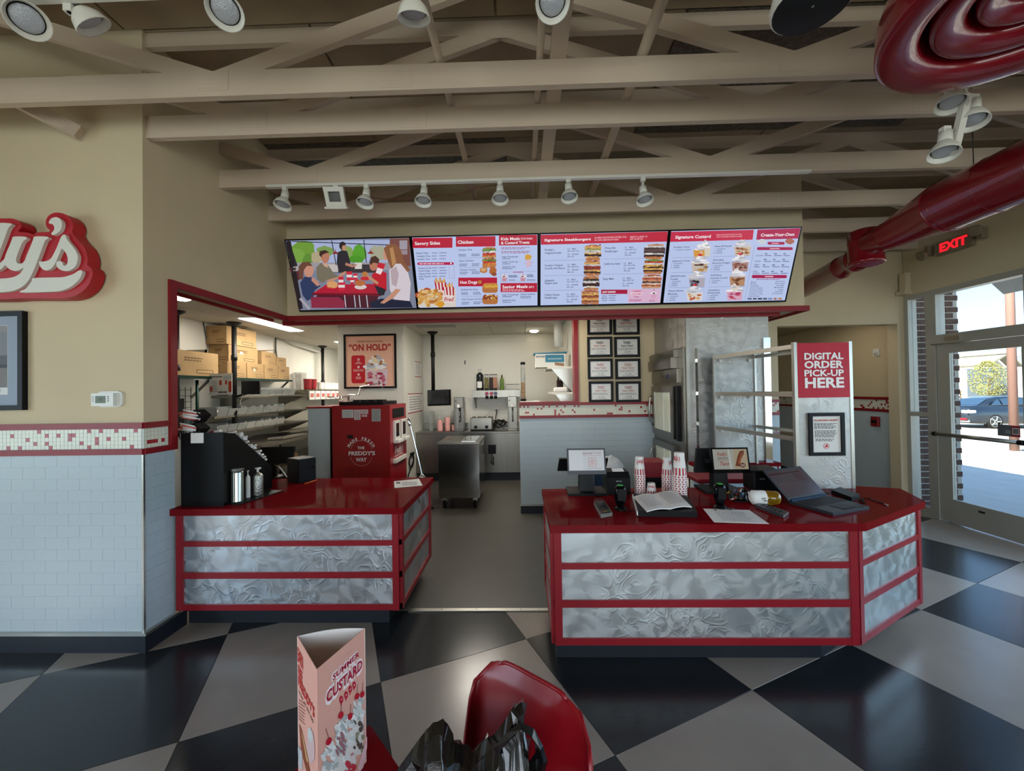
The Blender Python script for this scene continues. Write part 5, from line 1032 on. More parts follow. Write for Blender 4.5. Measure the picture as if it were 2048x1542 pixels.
def s4(p):
    p.bg(WB).poly([(145, 152), (1290, 122), (1272, 262), (130, 295)], '#c8264a', 1).poly([(1340, 120), (1932, 98), (1900, 245), (1322, 262)], '#b0124c', 1)
    p.text('Signature Custard', 200, 248, 694, 192, WH, .025).text('REGULAR SHOWN (670-1310 CAL)', 768, 204, 1122, 176, '#f0b8c4', .02).text('ALSO AVAILABLE IN MINI & LARGE', 766, 232, 1126, 206, '#f0b8c4', .02).text('Create-Your-Own', 1380, 218, 1852, 162, WH, .025)
    for s, x0, y, x1 in (("Freddy's Frost", 184, 380, 400), ('Signature Turtle', 162, 574, 408), ('OREO® Double', 140, 786, 352), ('Trouble', 136, 828, 246), ('Peanut Butter', 116, 990, 326), ('Bananza', 112, 1032, 242), ("Reese's® Royale", 746, 366, 984), ('Chocolate', 722, 560, 876), ('Brownie Delight', 718, 602, 960), ('Cold Brew', 690, 772, 846), ('Caramel Crunch', 686, 812, 928), ('Strawberry', 662, 980, 824), ('Dreamcake', 654, 1016, 824)): p.text(s, x0, y, x1, y-28, DK, .014)
    p.text('5   ORANGE OR LEMON', 178, 416, 420, 396, DK, .01)
    for x, y, n_ in ((742, 402, 3), (156, 608, 3), (130, 860, 3), (106, 1064, 3), (708, 636, 3), (678, 846, 2), (648, 1050, 3)):
        for k, w in enumerate(('7   CONCRETE', '7   SHAKE', '6   SUNDAE')[:n_]): p.text(w, x-k*6, y+k*28, x+(152, 112, 122)[k]-k*6, y+k*28-20, DK, .01)
    for a in ((175, 518, 660, 508), (150, 728, 640, 716), (125, 938, 610, 930), (725, 500, 1220, 488), (695, 716, 1190, 706), (665, 926, 1170, 914)): p.line(*a, 4, '#7d86a8', 2)
    p.line(1298, 350, 1165, 1100, 4, '#8c95b4', 2)
    sundae(p, 540, 260, 690, 500, '#d8cfc0', sd=1, cherry=False); sundae(p, 455, 320, 615, 505, '#d99a44', sd=2, cherry=False)
    sundae(p, 430, 470, 660, 715, '#c9bcb0', sd=3, drops=('#4a2a22', '#b88a4c')); sundae(p, 395, 680, 620, 925, '#b0acb8', sd=4, cherry=False, top='#c9c8d0', drops=('#2a2228', '#6a6478')); sundae(p, 365, 890, 590, 1115, '#ded6d2', sd=5, drops=('#b85a3c', '#d9b87c'))
    sundae(p, 1015, 240, 1250, 485, '#d0bca8', sd=6, drops=('#b0743c', '#8c5a3c')); sundae(p, 985, 455, 1215, 705, '#b08a80', sd=7, drops=('#5a2a2a', '#8c5444')); sundae(p, 955, 660, 1170, 910, '#b58a68', sd=8, cherry=False, drops=('#8a5432', '#6a3c24')); sundae(p, 915, 870, 1135, 1110, '#d8a8c0', sd=9, cherry=False, top='#dccfc4', drops=('#b83a5c', '#c0607c'))
    p.ell(1400, 290, 60, 36, '#cdd2da', 3, 14, .12).ell(1786, 285, 62, 40, '#b06a58', 3, 14, .12)
    for x0, y0, x1, y1 in ((1476, 292, 1714, 332), (1330, 366, 1826, 408), (1258, 756, 1742, 802)): p.rrect(x0, y0, x1, y1, '#a8104c', 3)
    p.micro(1535, 305, 1655, 320, 1, '#f0c4d0', 4, .9, 2).micro(1510, 380, 1650, 396, 1, '#f0c4d0', 4, .9, 3).micro(1440, 770, 1560, 788, 1, '#f0c4d0', 4, .9, 4).micro(1330, 812, 1660, 826, 1, '#9a4a7c', 3, .7, 3)
    for s, x, y in (('Concretes', 1312, 494), ('Sundaes', 1300, 572), ('Shakes', 1290, 622), ('& Malts', 1285, 652), ('Cones', 1274, 714), ('& Dishes', 1270, 742)): p.text(s, x, y, x+len(s)*12, y-22, DK, .01)
    for r_, (x, y) in enumerate(((1440, 465), (1425, 545), (1412, 622), (1398, 712))):
        for c_ in range(3): p.micro(x+c_*128, y-14, x+c_*128+40, y+4, 1, DK, 3, .8, r_+c_).micro(x+c_*128, y+14, x+c_*128+110, y+28, 1, '#5d6384', 3, .8, r_*3+c_)
    for k, s in enumerate(('Banana', 'Brownie', 'Cheesecake', 'Cherry Topping', 'Chocolate Chips', 'Cinnamon Almond', 'Cold Brew Coffee', 'Cookie Dough')): p.text(s, 1246-k*5, 862+k*28, 1246-k*5+len(s)*12.2, 842+k*28, DK, .01)
    for k, s in enumerate(('Gummy Worms', 'Hot Caramel', 'Hot Fudge', 'Marshmallow', 'Pecans', 'Sprinkles', 'Strawberries')): p.text(s, 1714-k*5.5-len(s)*12.2, 854+k*28, 1714-k*5.5, 834+k*28, DK, .01)
    for x, w, c in ((1200, 60, '#5d6384'), (1275, 50, '#4a4a5a'), (1340, 60, '#3a3a4a'), (1412, 55, '#4a4a5a'), (1480, 60, '#7a86b0'), (1560, 40, '#a8622c'), (1618, 52, '#c07a3c')): p.rrect(x, 1076, x+w, 1098, c, 3, 6)
tv(0, 'tilted screen showing a family eating at a red table', [(62, 290), (1985, 258), (2095, 1345), (292, 1390)], s1)
tv(1, 'tilted menu screen headed Savory Sides, Chicken and Kids Meals', [(68, 180), (1990, 150), (1985, 1245), (185, 1280)], s2)
tv(2, 'tilted menu screen headed Signature Steakburgers', [(40, 140), (1998, 95), (1890, 1205), (40, 1240)], s3)
tv(3, 'tilted menu screen headed Signature Custard and Create-Your-Own', [(145, 142), (1935, 95), (1712, 1108), (50, 1145)], s4)

# ================================================================== CERTIFICATES
cz = [((1174, 1224), (1226, 1279), 600, 669), ((1174, 1225), (1228, 1280), 674, 714), ((1175, 1226), (1230, 1281), 718, 758), ((1177, 1227), (1231, 1282), 763, 804)]
words = ['top row', 'second row', 'third row', 'bottom row']
for r_, (c0, c1, y0, y1) in enumerate(cz):
    for c_, (xa, xb_) in enumerate((c0, c1)):
        a = oy(xa, y0 if r_ else 629, 5.275); b = oy(xb_, y1, 5.275)
        t = thing('certificate', (a.x, 5.275, b.z), 'black framed certificate in the %s, %s the red upright trim' % (words[r_], 'next to' if c_ == 0 else 'further from'), 'certificate', 'framed certificates')
        framed(t, a.x, b.x, b.z, a.z, 5.279, .034, 'black', .018)
        p = Print([(0, 0), (100, 0), (100, 76), (0, 76)], (a.x+.034, 5.268, a.z-.034), (1, 0, 0), (0, 0, -1), (0, -1, 0), b.x-a.x-.068, a.z-b.z-.068)
        p.bg('#cfcdc8').text("Freddy's", 32, 20, 68, 8, '#2a2828' if r_ < 2 else '#b5524a', .02, 8, .3).rect(32, 22, 68, 23.4, '#4a4644', 2).text('Future Trainer', 20, 36, 80, 28, '#2f2d2d' if (r_ + c_) % 2 == 0 and r_ < 2 else '#b5624e', .03).micro(8, 42, 94, 54, 2, '#6a6866', 2, .4, r_*2+c_).text('ALL STAR', 36, 66, 66, 58, '#3a3838', .0, 8, .3).micro(20, 70, 82, 74, 1, '#7a7876', 2, .6, 4)
        p.build('sheet', attr_mat('print_gloss'), t)
# ================================================================== KITCHEN
def troffer(x0, x1, y0, y1, label, strength=9.0, group=None):
    t = thing('ceiling_light', ((x0+x1)/2, (y0+y1)/2, 2.742), label, 'ceiling light', group)
    MB().box(x0, x1, y0, y1, 2.736, 2.742).build('frame', 'white', t)
    MB().box(x0+.03, x1-.03, y0+.03, y1-.03, 2.730, 2.7365).build('diffuser', mat('lit_diffuser_%g' % strength, '#ffffff', .5, emit='#fff7ea', estr=strength*.85), t)
troffer(-4.08, -3.78, 5.55, 6.85, 'long lit ceiling light above the stacked cartons', 75)
troffer(-4.0, -3.4, 8.3, 9.4, 'lit ceiling light by the far kitchen pole', 60)
troffer(-1.0, -0.4, 5.6, 6.2, 'lit square ceiling light above the steel trolley', 75)
troffer(-.2, .4, 4.5, 5.0, 'added unseen ceiling light brightening the half wall', 50)  # added fill behind the bulkhead, out of view, to lift the half wall
def dome(x, y, label):
    t = thing('ceiling_light', (x, y, 2.742), label, 'ceiling light')
    MB().lathe((x, y, 2.742), (0, 0, -1), [(0, .1), (.012, .1), (.014, .085)], 20).build('rim', 'white', t)
    MB().lathe((x, y, 2.742), (0, 0, -1), [(.013, .085), (.03, .075), (.045, .05), (.05, .005)], 20, True, True).build('bulb_cover', mat('lit_dome', '#ffffff', .5, emit='#ffefcf', estr=40), t)
q = oz(1068, 660, 2.74); dome(q.x, q.y, 'round lit ceiling lamp above the long biscuit tube')
q = oz(365, 593, 2.74); dome(q.x, q.y, 'round lit ceiling lamp just inside the red pass-through trim')
t = thing('ceiling_light', (4.2, 5.8, 2.6), 'added unseen ceiling light brightening the hall behind the pick-up shelf', 'ceiling light'); MB().box(3.9, 4.5, 5.5, 6.1, 2.592, 2.6).build('frame', 'white', t); MB().box(3.93, 4.47, 5.53, 6.07, 2.586, 2.592).build('diffuser', mat('added_hall_fill', '#ffffff', .5, emit='#fff0d8', estr=7), t)  # made-up lamp hidden behind the header, brightens the dark hall
tag(MB().box(-1.75, -1.1, 6.5, 6.72, 2.733, 2.742).build('air_vent', mat('vent_grey', '#9a9a96', .6)), 'grey ceiling vent beside the column with the poster', 'vent')
def pole(x, y, z0, label, collar=2.2):
    t = thing('ceiling_pole', (x, y, z0), label, 'pole')
    MB().lathe((x, y, 2.742), (0, 0, -1), [(0, .10), (.012, .10), (.05, .045), (.06, .036)], 16, True, True).build('flange', 'iron', t)
    MB().cyl((x, y, z0), (x, y, 2.70), .034, 12).build('pipe', 'iron', t); MB().cyl((x, y, collar-.04), (x, y, collar+.04), .043, 12).build('collar', 'iron', t); return t
def hung_screen(c, w, h, d, ang, parent, m='black'):
    U = Vector((math.cos(ang), math.sin(ang), 0)); MB().obox(c, U, Vector((-U.y, U.x, 0)), (0, 0, 1), w, d, h).build('monitor', m, parent); return U
q = oz(468, 645, 2.74); t = pole(q.x, q.y, 1.2, 'black ceiling pole holding a small monitor beside the cartons')
sc = q.copy(); sc.z = 1.72; hung_screen(sc+Vector((.27, -.02, .02)), .24, .2, .05, .35, t); MB().beam(Vector((q.x, q.y, 1.6)), sc+Vector((.25, 0, -.05)), .02, .03).build('arm', 'black', t)
MB().tube([sc+Vector((.16, -.02, -.05)), sc+Vector((.1, -.02, -.2)), sc+Vector((.14, -.02, -.35)), sc+Vector((.05, -.02, -.4))], .005, 6).build('cable', 'white', t)
q = oz(645, 692, 2.74); pole(q.x, q.y, 1.35, 'black ceiling pole near the white cups at the kitchen end', 1.9)
q = oz(352, 622, 2.74); t = pole(q.x, q.y, 1.1, 'black ceiling pole right behind the red pass-through trim', 2.0); MB().box(q.x+.01, q.x+.06, q.y-.05, q.y+.05, 1.15, 1.6).build('monitor', 'black', t)
q = oz(865, 664, 2.74); t = pole(q.x, q.y, 1.64, 'black ceiling pole holding the large monitor beside the column', 2.32)
a = oy(855, 780, q.y-.05); b = oy(902, 811, q.y-.05)
MB().obox(((a.x+b.x)/2, q.y-.05, (a.z+b.z)/2), (1, -.1, .02), (.1, 1, 0), (0, 0, 1), b.x-a.x, .05, a.z-b.z).build('monitor', 'black', t)
sp_ = Print([(0, 0), (100, 0), (100, 70), (0, 70)], (a.x+.02, q.y-.05-.02-.0145+.03*0-.02, a.z-.02), (1, -.1, .02), (0, 0, -1), (-.1, -1, 0), b.x-a.x-.04, a.z-b.z-.05)
sp_.bg('#23282b').rect(0, 0, 100, 8, '#30383c', 1).rect(80, 28, 100, 70, '#101214', 1); sp_.build('screen', attr_mat('dim_screen', .5, .15, .5), t)
# cartons on the wall shelf
SZ = 1.905
sh = thing('wire_shelf', (-4.55, 6.2, SZ), 'dark wire wall shelf carrying the brown cartons', 'shelf')
for k in range(9): MB().box(-4.8+.04*k, -4.79+.04*k, 4.4, 7.55, SZ-.02, SZ-.008).build('wire', 'green', sh)
MB().box(-4.80, -4.43, 4.4, 4.415, SZ-.03, SZ).box(-4.80, -4.43, 7.535, 7.55, SZ-.03, SZ).box(-4.445, -4.43, 4.415, 7.535, SZ-.035, SZ).build('rim', 'green', sh)
for y in (4.5, 5.62, 7.52): MB().beam((-4.79, y, SZ-.3), (-4.5, y, SZ-.03), .02, .03).build('bracket', 'steel', sh)
def carton(x0, y0, x1, y1, D, label, dark=False, tape=True, z=None, lbl=True, m='card', flaps=False):
    """front face seen at picture box x0..y1, standing back D from the shelf front edge at X=-4.3 plane"""
    a = ox(x0, (y0+y1)/2, D); b = ox(x1, (y0+y1)/2, D); zt_ = ox(x0, y0, D).z; zb_ = ox(x0, y1, D).z
    return a, b
def crate(Y0, Y1, X1, X0, z0, h, label, dark=False, open_=False, lab2=None):
    Y0 *= 1.035; Y1 *= 1.035; X1 -= .145; X0 = -4.79; h *= 1.035; z0 = SZ+.001+(z0-SZ-.001)*1.035
    t = thing('carton', ((X0+X1)/2, (Y0+Y1)/2, z0), label, 'carton', 'brown cartons on the wall shelf')
    MB().box(X0, X1, Y0, Y1, z0, z0+h).build('box', 'card', t)
    if open_:
        MB().obox(((X0+X1)/2, (Y0+Y1)/2, z0+h+.025), (1, 0, 0), (0, 1, .18), (0, -.18, 1), X1-X0, (Y1-Y0)*.95, .006).build('flap', 'card', t)
    p = Print([(0, 0), (100, 0), (100, 60), (0, 60)], (X0, Y0-.001, z0+h), (1, 0, 0), (0, 0, -1), (0, -1, 0), X1-X0, h)
    p.rrect(55, 44, 90, 54, '#4a331c', 1, 3).rrect(56.5, 45.5, 88.5, 52.5, '#a98a60', 2, 2).micro(30, 14, 70, 24, 2, '#5a4022', 1, .5, 3)
    if dark: p.rect(46, 15, 100, 60, '#b9a27c', 3).rect(49, 18, 72, 40, '#15171f', 4).text('GENUINE', 50, 28, 71, 22, '#cfc4b0', .02).text('PIZZA BOX', 50, 37, 71, 31, '#cfc4b0', .02).rect(82, 20, 98, 38, '#15171f', 4).rrect(55, 46, 75, 54, '#4a331c', 4, 3).rrect(56, 47, 74, 53, '#b9a27c', 5, 2)
    p.build('print_front', pm, t)
    p = Print([(0, 0), (100, 0), (100, 60), (0, 60)], (X1+.001, Y0, z0+h), (0, 1, 0), (0, 0, -1), (1, 0, 0), Y1-Y0, h)
    p.micro(25, 14, 70, 26, 2, '#5a4022', 1, .5, 5).rrect(50, 44, 88, 54, '#4a331c', 1, 3).rrect(51.5, 45.5, 86.5, 52.5, '#a98a60', 2, 2)
    if lab2: p.poly([(38, 20), (48, 24), (46, 32), (36, 28)], '#dcd4c4', 3)
    p.build('print_side', pm, t); return t
Z = SZ+.001
crate(4.75, 5.5, -4.3, -4.76, Z, .32, 'large plain carton with a dark printed panel at the shelf end', 1)
crate(4.62, 4.74, -4.42, -4.76, Z, .26, 'shallow pale carton in front of the large plain carton', 2)
crate(5.7, 6.1, -4.32, -4.75, Z, .24, 'lower front carton in the stack beside the ceiling pole', 0, False, 1)
crate(6.12, 6.52, -4.32, -4.75, Z, .24, 'lower middle carton with a paper label under the double stack', 0, False, 1)
crate(6.54, 6.9, -4.32, -4.75, Z, .24, 'lower carton near the shelf end below the open carton', 0)
crate(6.92, 7.25, -4.32, -4.72, Z, .24, 'lowest carton at the far shelf end by the red cups', 0)
crate(5.75, 6.4, -4.34, -4.75, Z+.241, .25, 'long carton in the middle layer of the stack', 0, False, 1)
crate(6.5, 6.88, -4.34, -4.75, Z+.241, .22, 'open flapped carton in the middle layer of the stack', 0, True)
crate(6.93, 7.22, -4.36, -4.72, Z+.241, .16, 'small carton perched on the lowest far carton', 0)
crate(5.7, 6.35, -4.33, -4.75, Z+.492, .27, 'topmost open flapped carton on the carton stack', 0, True)
# lower wall shelves with clear bins, wire grid rack, printed sheet, wall bracket
gr = thing('wire_rack', (-4.45, 5.0, 0.9), 'green wire grid rack under the carton shelf', 'rack')
for k in range(8): MB().box(-4.55, -4.545, 4.7+k*.09, 4.706+k*.09, 1.05, 1.75).build('wire', 'green', gr)
for k in range(9): MB().box(-4.55, -4.545, 4.7, 5.34, 1.07+k*.08, 1.076+k*.08).build('wire', 'green', gr)
for y in (4.68, 5.38): MB().cyl((-4.5, y, .006), (-4.5, y, 1.85), .02, 10).build('post', 'green', gr)
tag(MB().box(-4.8, -4.5, 5.55, 5.56, 2.25, 2.29).box(-4.53, -4.5, 5.55, 5.58, 2.0, 2.29).build('wall_bracket', 'steel'), 'empty grey wall bracket above the large plain carton', 'bracket')
a = oy(418, 750, 5.55); b = oy(464, 789, 5.55)
t = thing('procedure_sheet', (a.x, 5.55, b.z), 'white procedure sheet with red pictures hanging below the cartons', 'sheet')
MB().box(a.x, b.x, 5.552, 5.558, b.z, a.z+.02).build('sheet', 'paper', t); MB().beam((a.x+.03, 5.555, a.z+.02), (-4.45, 5.555, SZ-.03), .01, .004, (0, 1, 0)).build('hook', 'steel', t)
p = Print([(0, 0), (100, 0), (100, 80), (0, 80)], (a.x, 5.5515, a.z), (1, 0, 0), (0, 0, -1), (0, -1, 0), b.x-a.x, a.z-b.z)
p.micro(10, 4, 60, 12, 1, '#4a4a4a', 1).rect(62, 4, 98, 20, '#c9d4d8', 1)
for x, y, w, h in ((45, 22, 10, 20), (70, 22, 8, 18), (85, 26, 13, 44), (4, 46, 10, 22)): p.rrect(x, y, x+w, y+h, '#c4462e', 2, 3)
p.micro(40, 66, 80, 74, 1, '#3a3a3a', 1, .8, 3).micro(12, 24, 38, 70, 6, '#9a9a9a', 1, .4, 2); p.build('print', pm, t)
def wshelf(z, y0, y1, xf, label, m='steel'):
    t = thing('wall_shelf', (-4.6, (y0+y1)/2, z), label, 'shelf'); MB().box(-4.8, xf, y0, y1, z-.03, z).build('board', m, t)
    for y in (y0+.2, y1-.2): MB().prism([(-4.8, z-.03), (xf+.05, z-.03), (-4.8, z-.25)], (0, y, 0), (1, 0, 0), (0, 0, 1), .015).build('bracket', 'steel', t)
    return t
wshelf(1.62, 6.0, 7.9, -4.35, 'steel wall shelf with clear bins below the cartons')
wshelf(1.33, 5.5, 7.9, -4.35, 'middle steel shelf lined with clear open bins')
wshelf(1.10, 5.5, 7.9, -4.3, 'lower steel shelf with tipped clear bins')
wshelf(1.72, 8.0, 10.3, -4.4, 'far steel wall shelf carrying red and white cups')
binm = mat('bin_plastic', '#a6aaa8', .2, spec=.7)
def bins(z, y0, n, dy, labels, grp, fill):
    for k in range(n):
        y = y0+k*dy; t = thing('clear_bin', (-4.5, y, z), labels, 'bin', grp)
        b = MB(); x0, x1 = -4.62, -4.36; w = dy*.46
        b.box(x0, x1, y-w, y+w, z+.001, z+.008).box(x0, x1, y-w, y-w+.005, z+.008, z+.13).box(x0, x1, y+w-.005, y+w, z+.008, z+.13).box(x0, x0+.005, y-w+.005, y+w-.005, z+.008, z+.13).obox((x1+.012, y, z+.055), (0, 1, 0), (.35, 0, 1), (1, 0, -.35), w*2, .1, .005)
        b.build('tub', binm, t)
        f = fill[k % len(fill)]
        if f: MB().bbox(x0+.02, x1-.02, y-w+.012, y+w-.012, z+.009, z+.085, .02).build('contents', f, t)
bins(1.331, 5.65, 8, .2, 'clear plastic bin in the upper row of bins', 'upper bin row', ['white', None, 'white', mat('bin_grey', '#8a8c8c', .5)])
bins(1.101, 5.65, 8, .2, 'clear plastic bin in the lower row of bins', 'lower bin row', ['white', 'white', 'blackm', 'card', 'blackm', 'white'])
bins(1.621, 6.2, 7, .2, 'clear plastic bin on the shelf just below the cartons', 'top bin row', [None, mat('bin_grey'), 'blackm'])
def tub(Y, x, z, r, h, m, label, name='cup_stack', grp=None, cat='cups'):
    t = thing(name, (x, Y, z), label, cat, grp); pr = [(0, r*.8)]
    for k in range(6): pr += [(h*k/6, r*(.85+.02*k)), (h*(k+.8)/6, r*(.88+.02*k))]
    MB().lathe((x, Y, z), (0, 0, 1), pr+[(h, r), (h+.004, r*1.03)], 14, True, True).build('cups', m, t); return t
for k in range(2): tub(8.2+k*.2, -4.49, 1.721, .085, .22, 'red', 'stack of red cups on the far kitchen shelf', grp='red cup stacks')
for k in range(2): tub(8.2+k*.2, -4.70, 1.945 if False else 1.721, .07, .36, 'clear', 'tall clear cup tower behind the red cups', grp='clear cup towers')
for k in range(5): tub(8.75+k*.18, -4.5, 1.721, .075, .16, 'white', 'stack of white lids beside the red cups', grp='white lid stacks')
t = thing('order_rail', (-4.35, 9, 1.5), 'row of red and white order tickets under the far shelf', 'tickets')
MB().box(-4.36, -4.345, 7.95, 10.3, 1.50, 1.70).build('rail', 'steel', t)
for k in range(10): MB().box(-4.345, -4.342, 8.0+k*.23, 8.2+k*.23, 1.51, 1.69).build('ticket', 'paper', t); MB().box(-4.3425, -4.3405, 8.03+k*.23, 8.17+k*.23, 1.56, 1.64).build('ticket_print', mat('ticket_red', '#c07068', .7), t)
t = thing('wall_cable', (-4.79, 5.9, 2.3), 'grey cable hanging from the ceiling above the cartons', 'cable')
MB().tube([(-4.79, 5.85, 2.74), (-4.78, 5.9, 2.5), (-4.78, 5.93, 2.42)], .008, 6).build('drop', mat('grey_plastic'), t); MB().tube([(-4.79, 7.6, 2.74), (-4.78, 7.62, 2.4), (-4.78, 7.7, 2.2), (-4.78, 7.58, 2.3), (-4.78, 7.6, 2.72)], .01, 6).build('loop', mat('grey_plastic'), t)
tag(MB().tube([(-4.78, 7.6, 2.735), (-4.75, 8.2, 2.66), (-4.7, 9.0, 2.60), (-4.6, 9.6, 2.70)], .02, 8).build('hose', 'white'), 'white hose drooping under the kitchen ceiling', 'hose')
# prep line
t = thing('prep_table', (-3.9, 7.0, 0), 'steel prep table with an open lid under the clear bins', 'table')
MB().box(-4.75, -3.75, 5.6, 9.6, .86, .9).build('top', 'steel', t); MB().box(-4.7, -3.85, 5.7, 9.5, .45, .47).build('undershelf', 'steel', t)
for x in (-4.65, -3.82):
    for y in (5.7, 7.5, 9.5): MB().cyl((x, y, .006), (x, y, .86), .02, 8).build('leg', 'steel', t)
MB().obox((-4.2, 7.4, .98), (0, 1, 0), (1, 0, .12), (-.12, 0, 1), 1.9, .5, .012).build('lid', 'steel', t); MB().obox((-3.95, 6.6, .925), (0, 1, 0), (1, 0, .02), (0, 0, 1), .7, .25, .03).build('pan', 'alu', t)
tag(MB().bbox(-4.6, -4.2, 5.62, 5.9, .901, .99, .02).build('napkin_bundle', 'paper'), 'white napkin bundle on the prep table behind the cutlery station', 'napkins')
tag(MB().bbox(-4.35, -3.95, 6.3, 6.9, .471, .62, .03).build('paper_parcel', 'card'), 'brown paper parcel on the prep table undershelf', 'parcel')
t = thing('fryer_bank', (-3.6, 9.0, 0), 'dark fryer bank standing at the far kitchen end', 'fryer'); MB().box(-3.7, -3.08, 8.4, 9.4, .006, 1.55).build('body', 'blackm', t); MB().box(-3.5, -3.3, 8.38, 8.4, 1.0, 1.4).build('panel', 'steel', t); MB().box(-3.6, -3.4, 8.5, 8.7, 1.55, 1.85).build('flue', 'black', t)
# low tiled wall by the machine
lw2 = MB().box(-3.12, -2.80, 5.7, 6.49, .004, 1.42).build('wall_low', 'grout', None, 'structure'); subway(lw2, (-3.12, 5.7, 0), (1, 0, 0), (0, -1, 0), .32, .1, 1.42, m='white_tile')
MB().box(-3.14, -2.78, 5.68, 6.49, 1.42, 1.445).build('cap', 'redtrim', lw2); MB().box(-2.80, -2.795, 5.7, 6.49, .1, 1.42).build('steel_side', 'alu', lw2)
# custard machine
MX0, MX1, MY0, MY1, MZ = -2.745, -1.905, 5.66, 6.46, 1.455
cmch = thing('custard_machine', (-2.3, 6.0, 0), 'tall red custard machine with white lettering below the poster', 'machine')
MB().box(MX0, MX1, MY0, MY1, .08, MZ).build('cabinet', mat('machine_red', '#930d1d', .28, coat=.3, var=.04), cmch)
MB().box(MX0+.05, MX1-.05, MY0+.05, MY1-.05, .006, .08).build('base', 'black', cmch)
p = Print([(170, 258), (1112, 248), (1125, 1410), (172, 1420)], (MX0, MY0-.0005, MZ), (1, 0, 0), (0, 0, -1), (0, -1, 0), MX1-MX0, oy(700, 808, MY0).z-oy(700, 956, MY0).z)
p.textarc('MADE FRESH', 645, 1005, 215, -58, 58, 46, '#e6dedc', .04)
for k in range(52):
    a = 2*PI*k/52
    if not (-.5 < math.sin(a-0) < 2 and False): p.ell(648+186*math.cos(a), 1000+200*math.sin(a), 5, 5, '#e6dedc', 2, 6) if not (abs(math.sin(a)) < .28) else None
p.text('THE', 585, 935, 700, 892, '#e6dedc', .035).text("FREDDY'S", 438, 1032, 874, 966, '#e6dedc', .035).text('WAY', 556, 1130, 738, 1068, '#e6dedc', .035)
for x0, y0, x1, y1, c in ((335, 318, 520, 445, '#c4c6c2'), (530, 318, 638, 476, '#c9b8b6'), (642, 316, 762, 385, '#c9b8b6'), (655, 396, 745, 430, '#c9a8a6'), (820, 308, 965, 502, '#9c9e9c')): p.rect(x0, y0, x1, y1, c, 2).micro(x0+12, y0+12, x1-8, y1-10, max(2, int((y1-y0)/18)), '#77706e', 3, .4, int(x0))
p.rect(418, 715, 512, 770, '#1a0c0e', 3); p.build('lettering', pm, cmch)
sx = (MX1-MX0)/942; szz = (oy(700, 808, MY0).z-oy(700, 956, MY0).z)/1165
for c0, y0, n_ in ((380, 520, 5), (372, 1228, 3)):
    for c_ in range(n_):
        for r_ in range(9):
            x = MX0+(c0+c_*122-170)*sx; z = MZ-(y0+r_*22-250)*szz; MB().box(x, x+92*sx, MY0-.004, MY0, z-.006, z-.002).build('louvre', mat('machine_red'), cmch)
MB().box(MX0+.08, MX1-.12, MY0+.06, MY1-.1, MZ, MZ+.05).build('hopper_lid', 'black', cmch)
for k in range(4): MB().box(MX0+.22+k*.12, MX0+.30+k*.12, MY0+.2, MY0+.4, MZ+.05, MZ+.075).build('lid_handle', 'black', cmch)
MB().box(MX1, MX1+.006, MY0+.12, MY1-.12, MZ-.20, MZ-.06).build('control_panel', 'black', cmch)
for k in range(2):
    y = MY0+.14+k*.33; d = MB().box(MX1, MX1+.03, y, y+.24, MZ-.52, MZ-.24).build('dispenser', 'white', cmch); MB().box(MX1+.03, MX1+.034, y+.05, y+.19, MZ-.48, MZ-.28).build('door_glass', 'blackg', d); MB().bbox(MX1+.0, MX1+.09, y-.01, y+.25, MZ-.57, MZ-.52, .01).build('drip_lip', 'white', d)
MB().box(MX1, MX1+.05, MY0+.12, MY1-.1, MZ-.86, MZ-.81).build('ledge', 'white', cmch)
p = Print([(0, 0), (100, 0), (100, 40), (0, 40)], (MX1+.001, MY0+.15, MZ-.60), (0, 1, 0), (0, 0, -1), (1, 0, 0), .5, .2); p.text("Freddy's", 8, 28, 92, 6, '#d9c4c4', .03, 8, .3).rect(8, 33, 92, 36, '#d9c4c4', 2); p.build('side_logo', pm, cmch)
for k in range(3): tag(MB().cyl((-2.78+.06*k, 5.8, MZ-.01), (-2.78+.06*k, 5.8, MZ+.2), .012, 10).build('steel_rod', 'chrome'), ('first', 'second', 'third')[k]+' upright chrome rod counting from the low tiled wall', 'rod') if False else None
t = thing('wall_faucet', (-2.55, 6.48, 1.6), 'jointed chrome pot filler tap below the poster', 'faucet')
P_ = [oy(x, y, 6.3) for x, y in ((697, 800), (697, 790), (718, 789), (720, 774), (760, 766), (765, 775))]; MB().tube(P_[:2], .02, 8).build('body', 'chrome', t); MB().tube(P_[1:4], .012, 8).build('arm', 'chrome', t); MB().tube(P_[3:], .012, 8).build('spout', 'chrome', t); MB().beam(P_[0], Vector((P_[0].x, 6.492, P_[0].z)), .03, .03).build('mount', 'chrome', t)
a = oy(665, 793, 6.1); t = thing('steel_post_rail', (a.x, 6.1, 1.445), 'chrome rail on two posts behind the custard machine', 'rail')
for x in (679, 684): q = oy(x, 800, 6.1); MB().cyl((q.x, 6.1, 1.446), (q.x, 6.1, oy(x, 793, 6.1).z), .014, 8).build('post', 'chrome', t)
MB().cyl(oy(655, 794, 6.1), oy(697, 793, 6.1), .008, 8).build('bar', 'chrome', t)
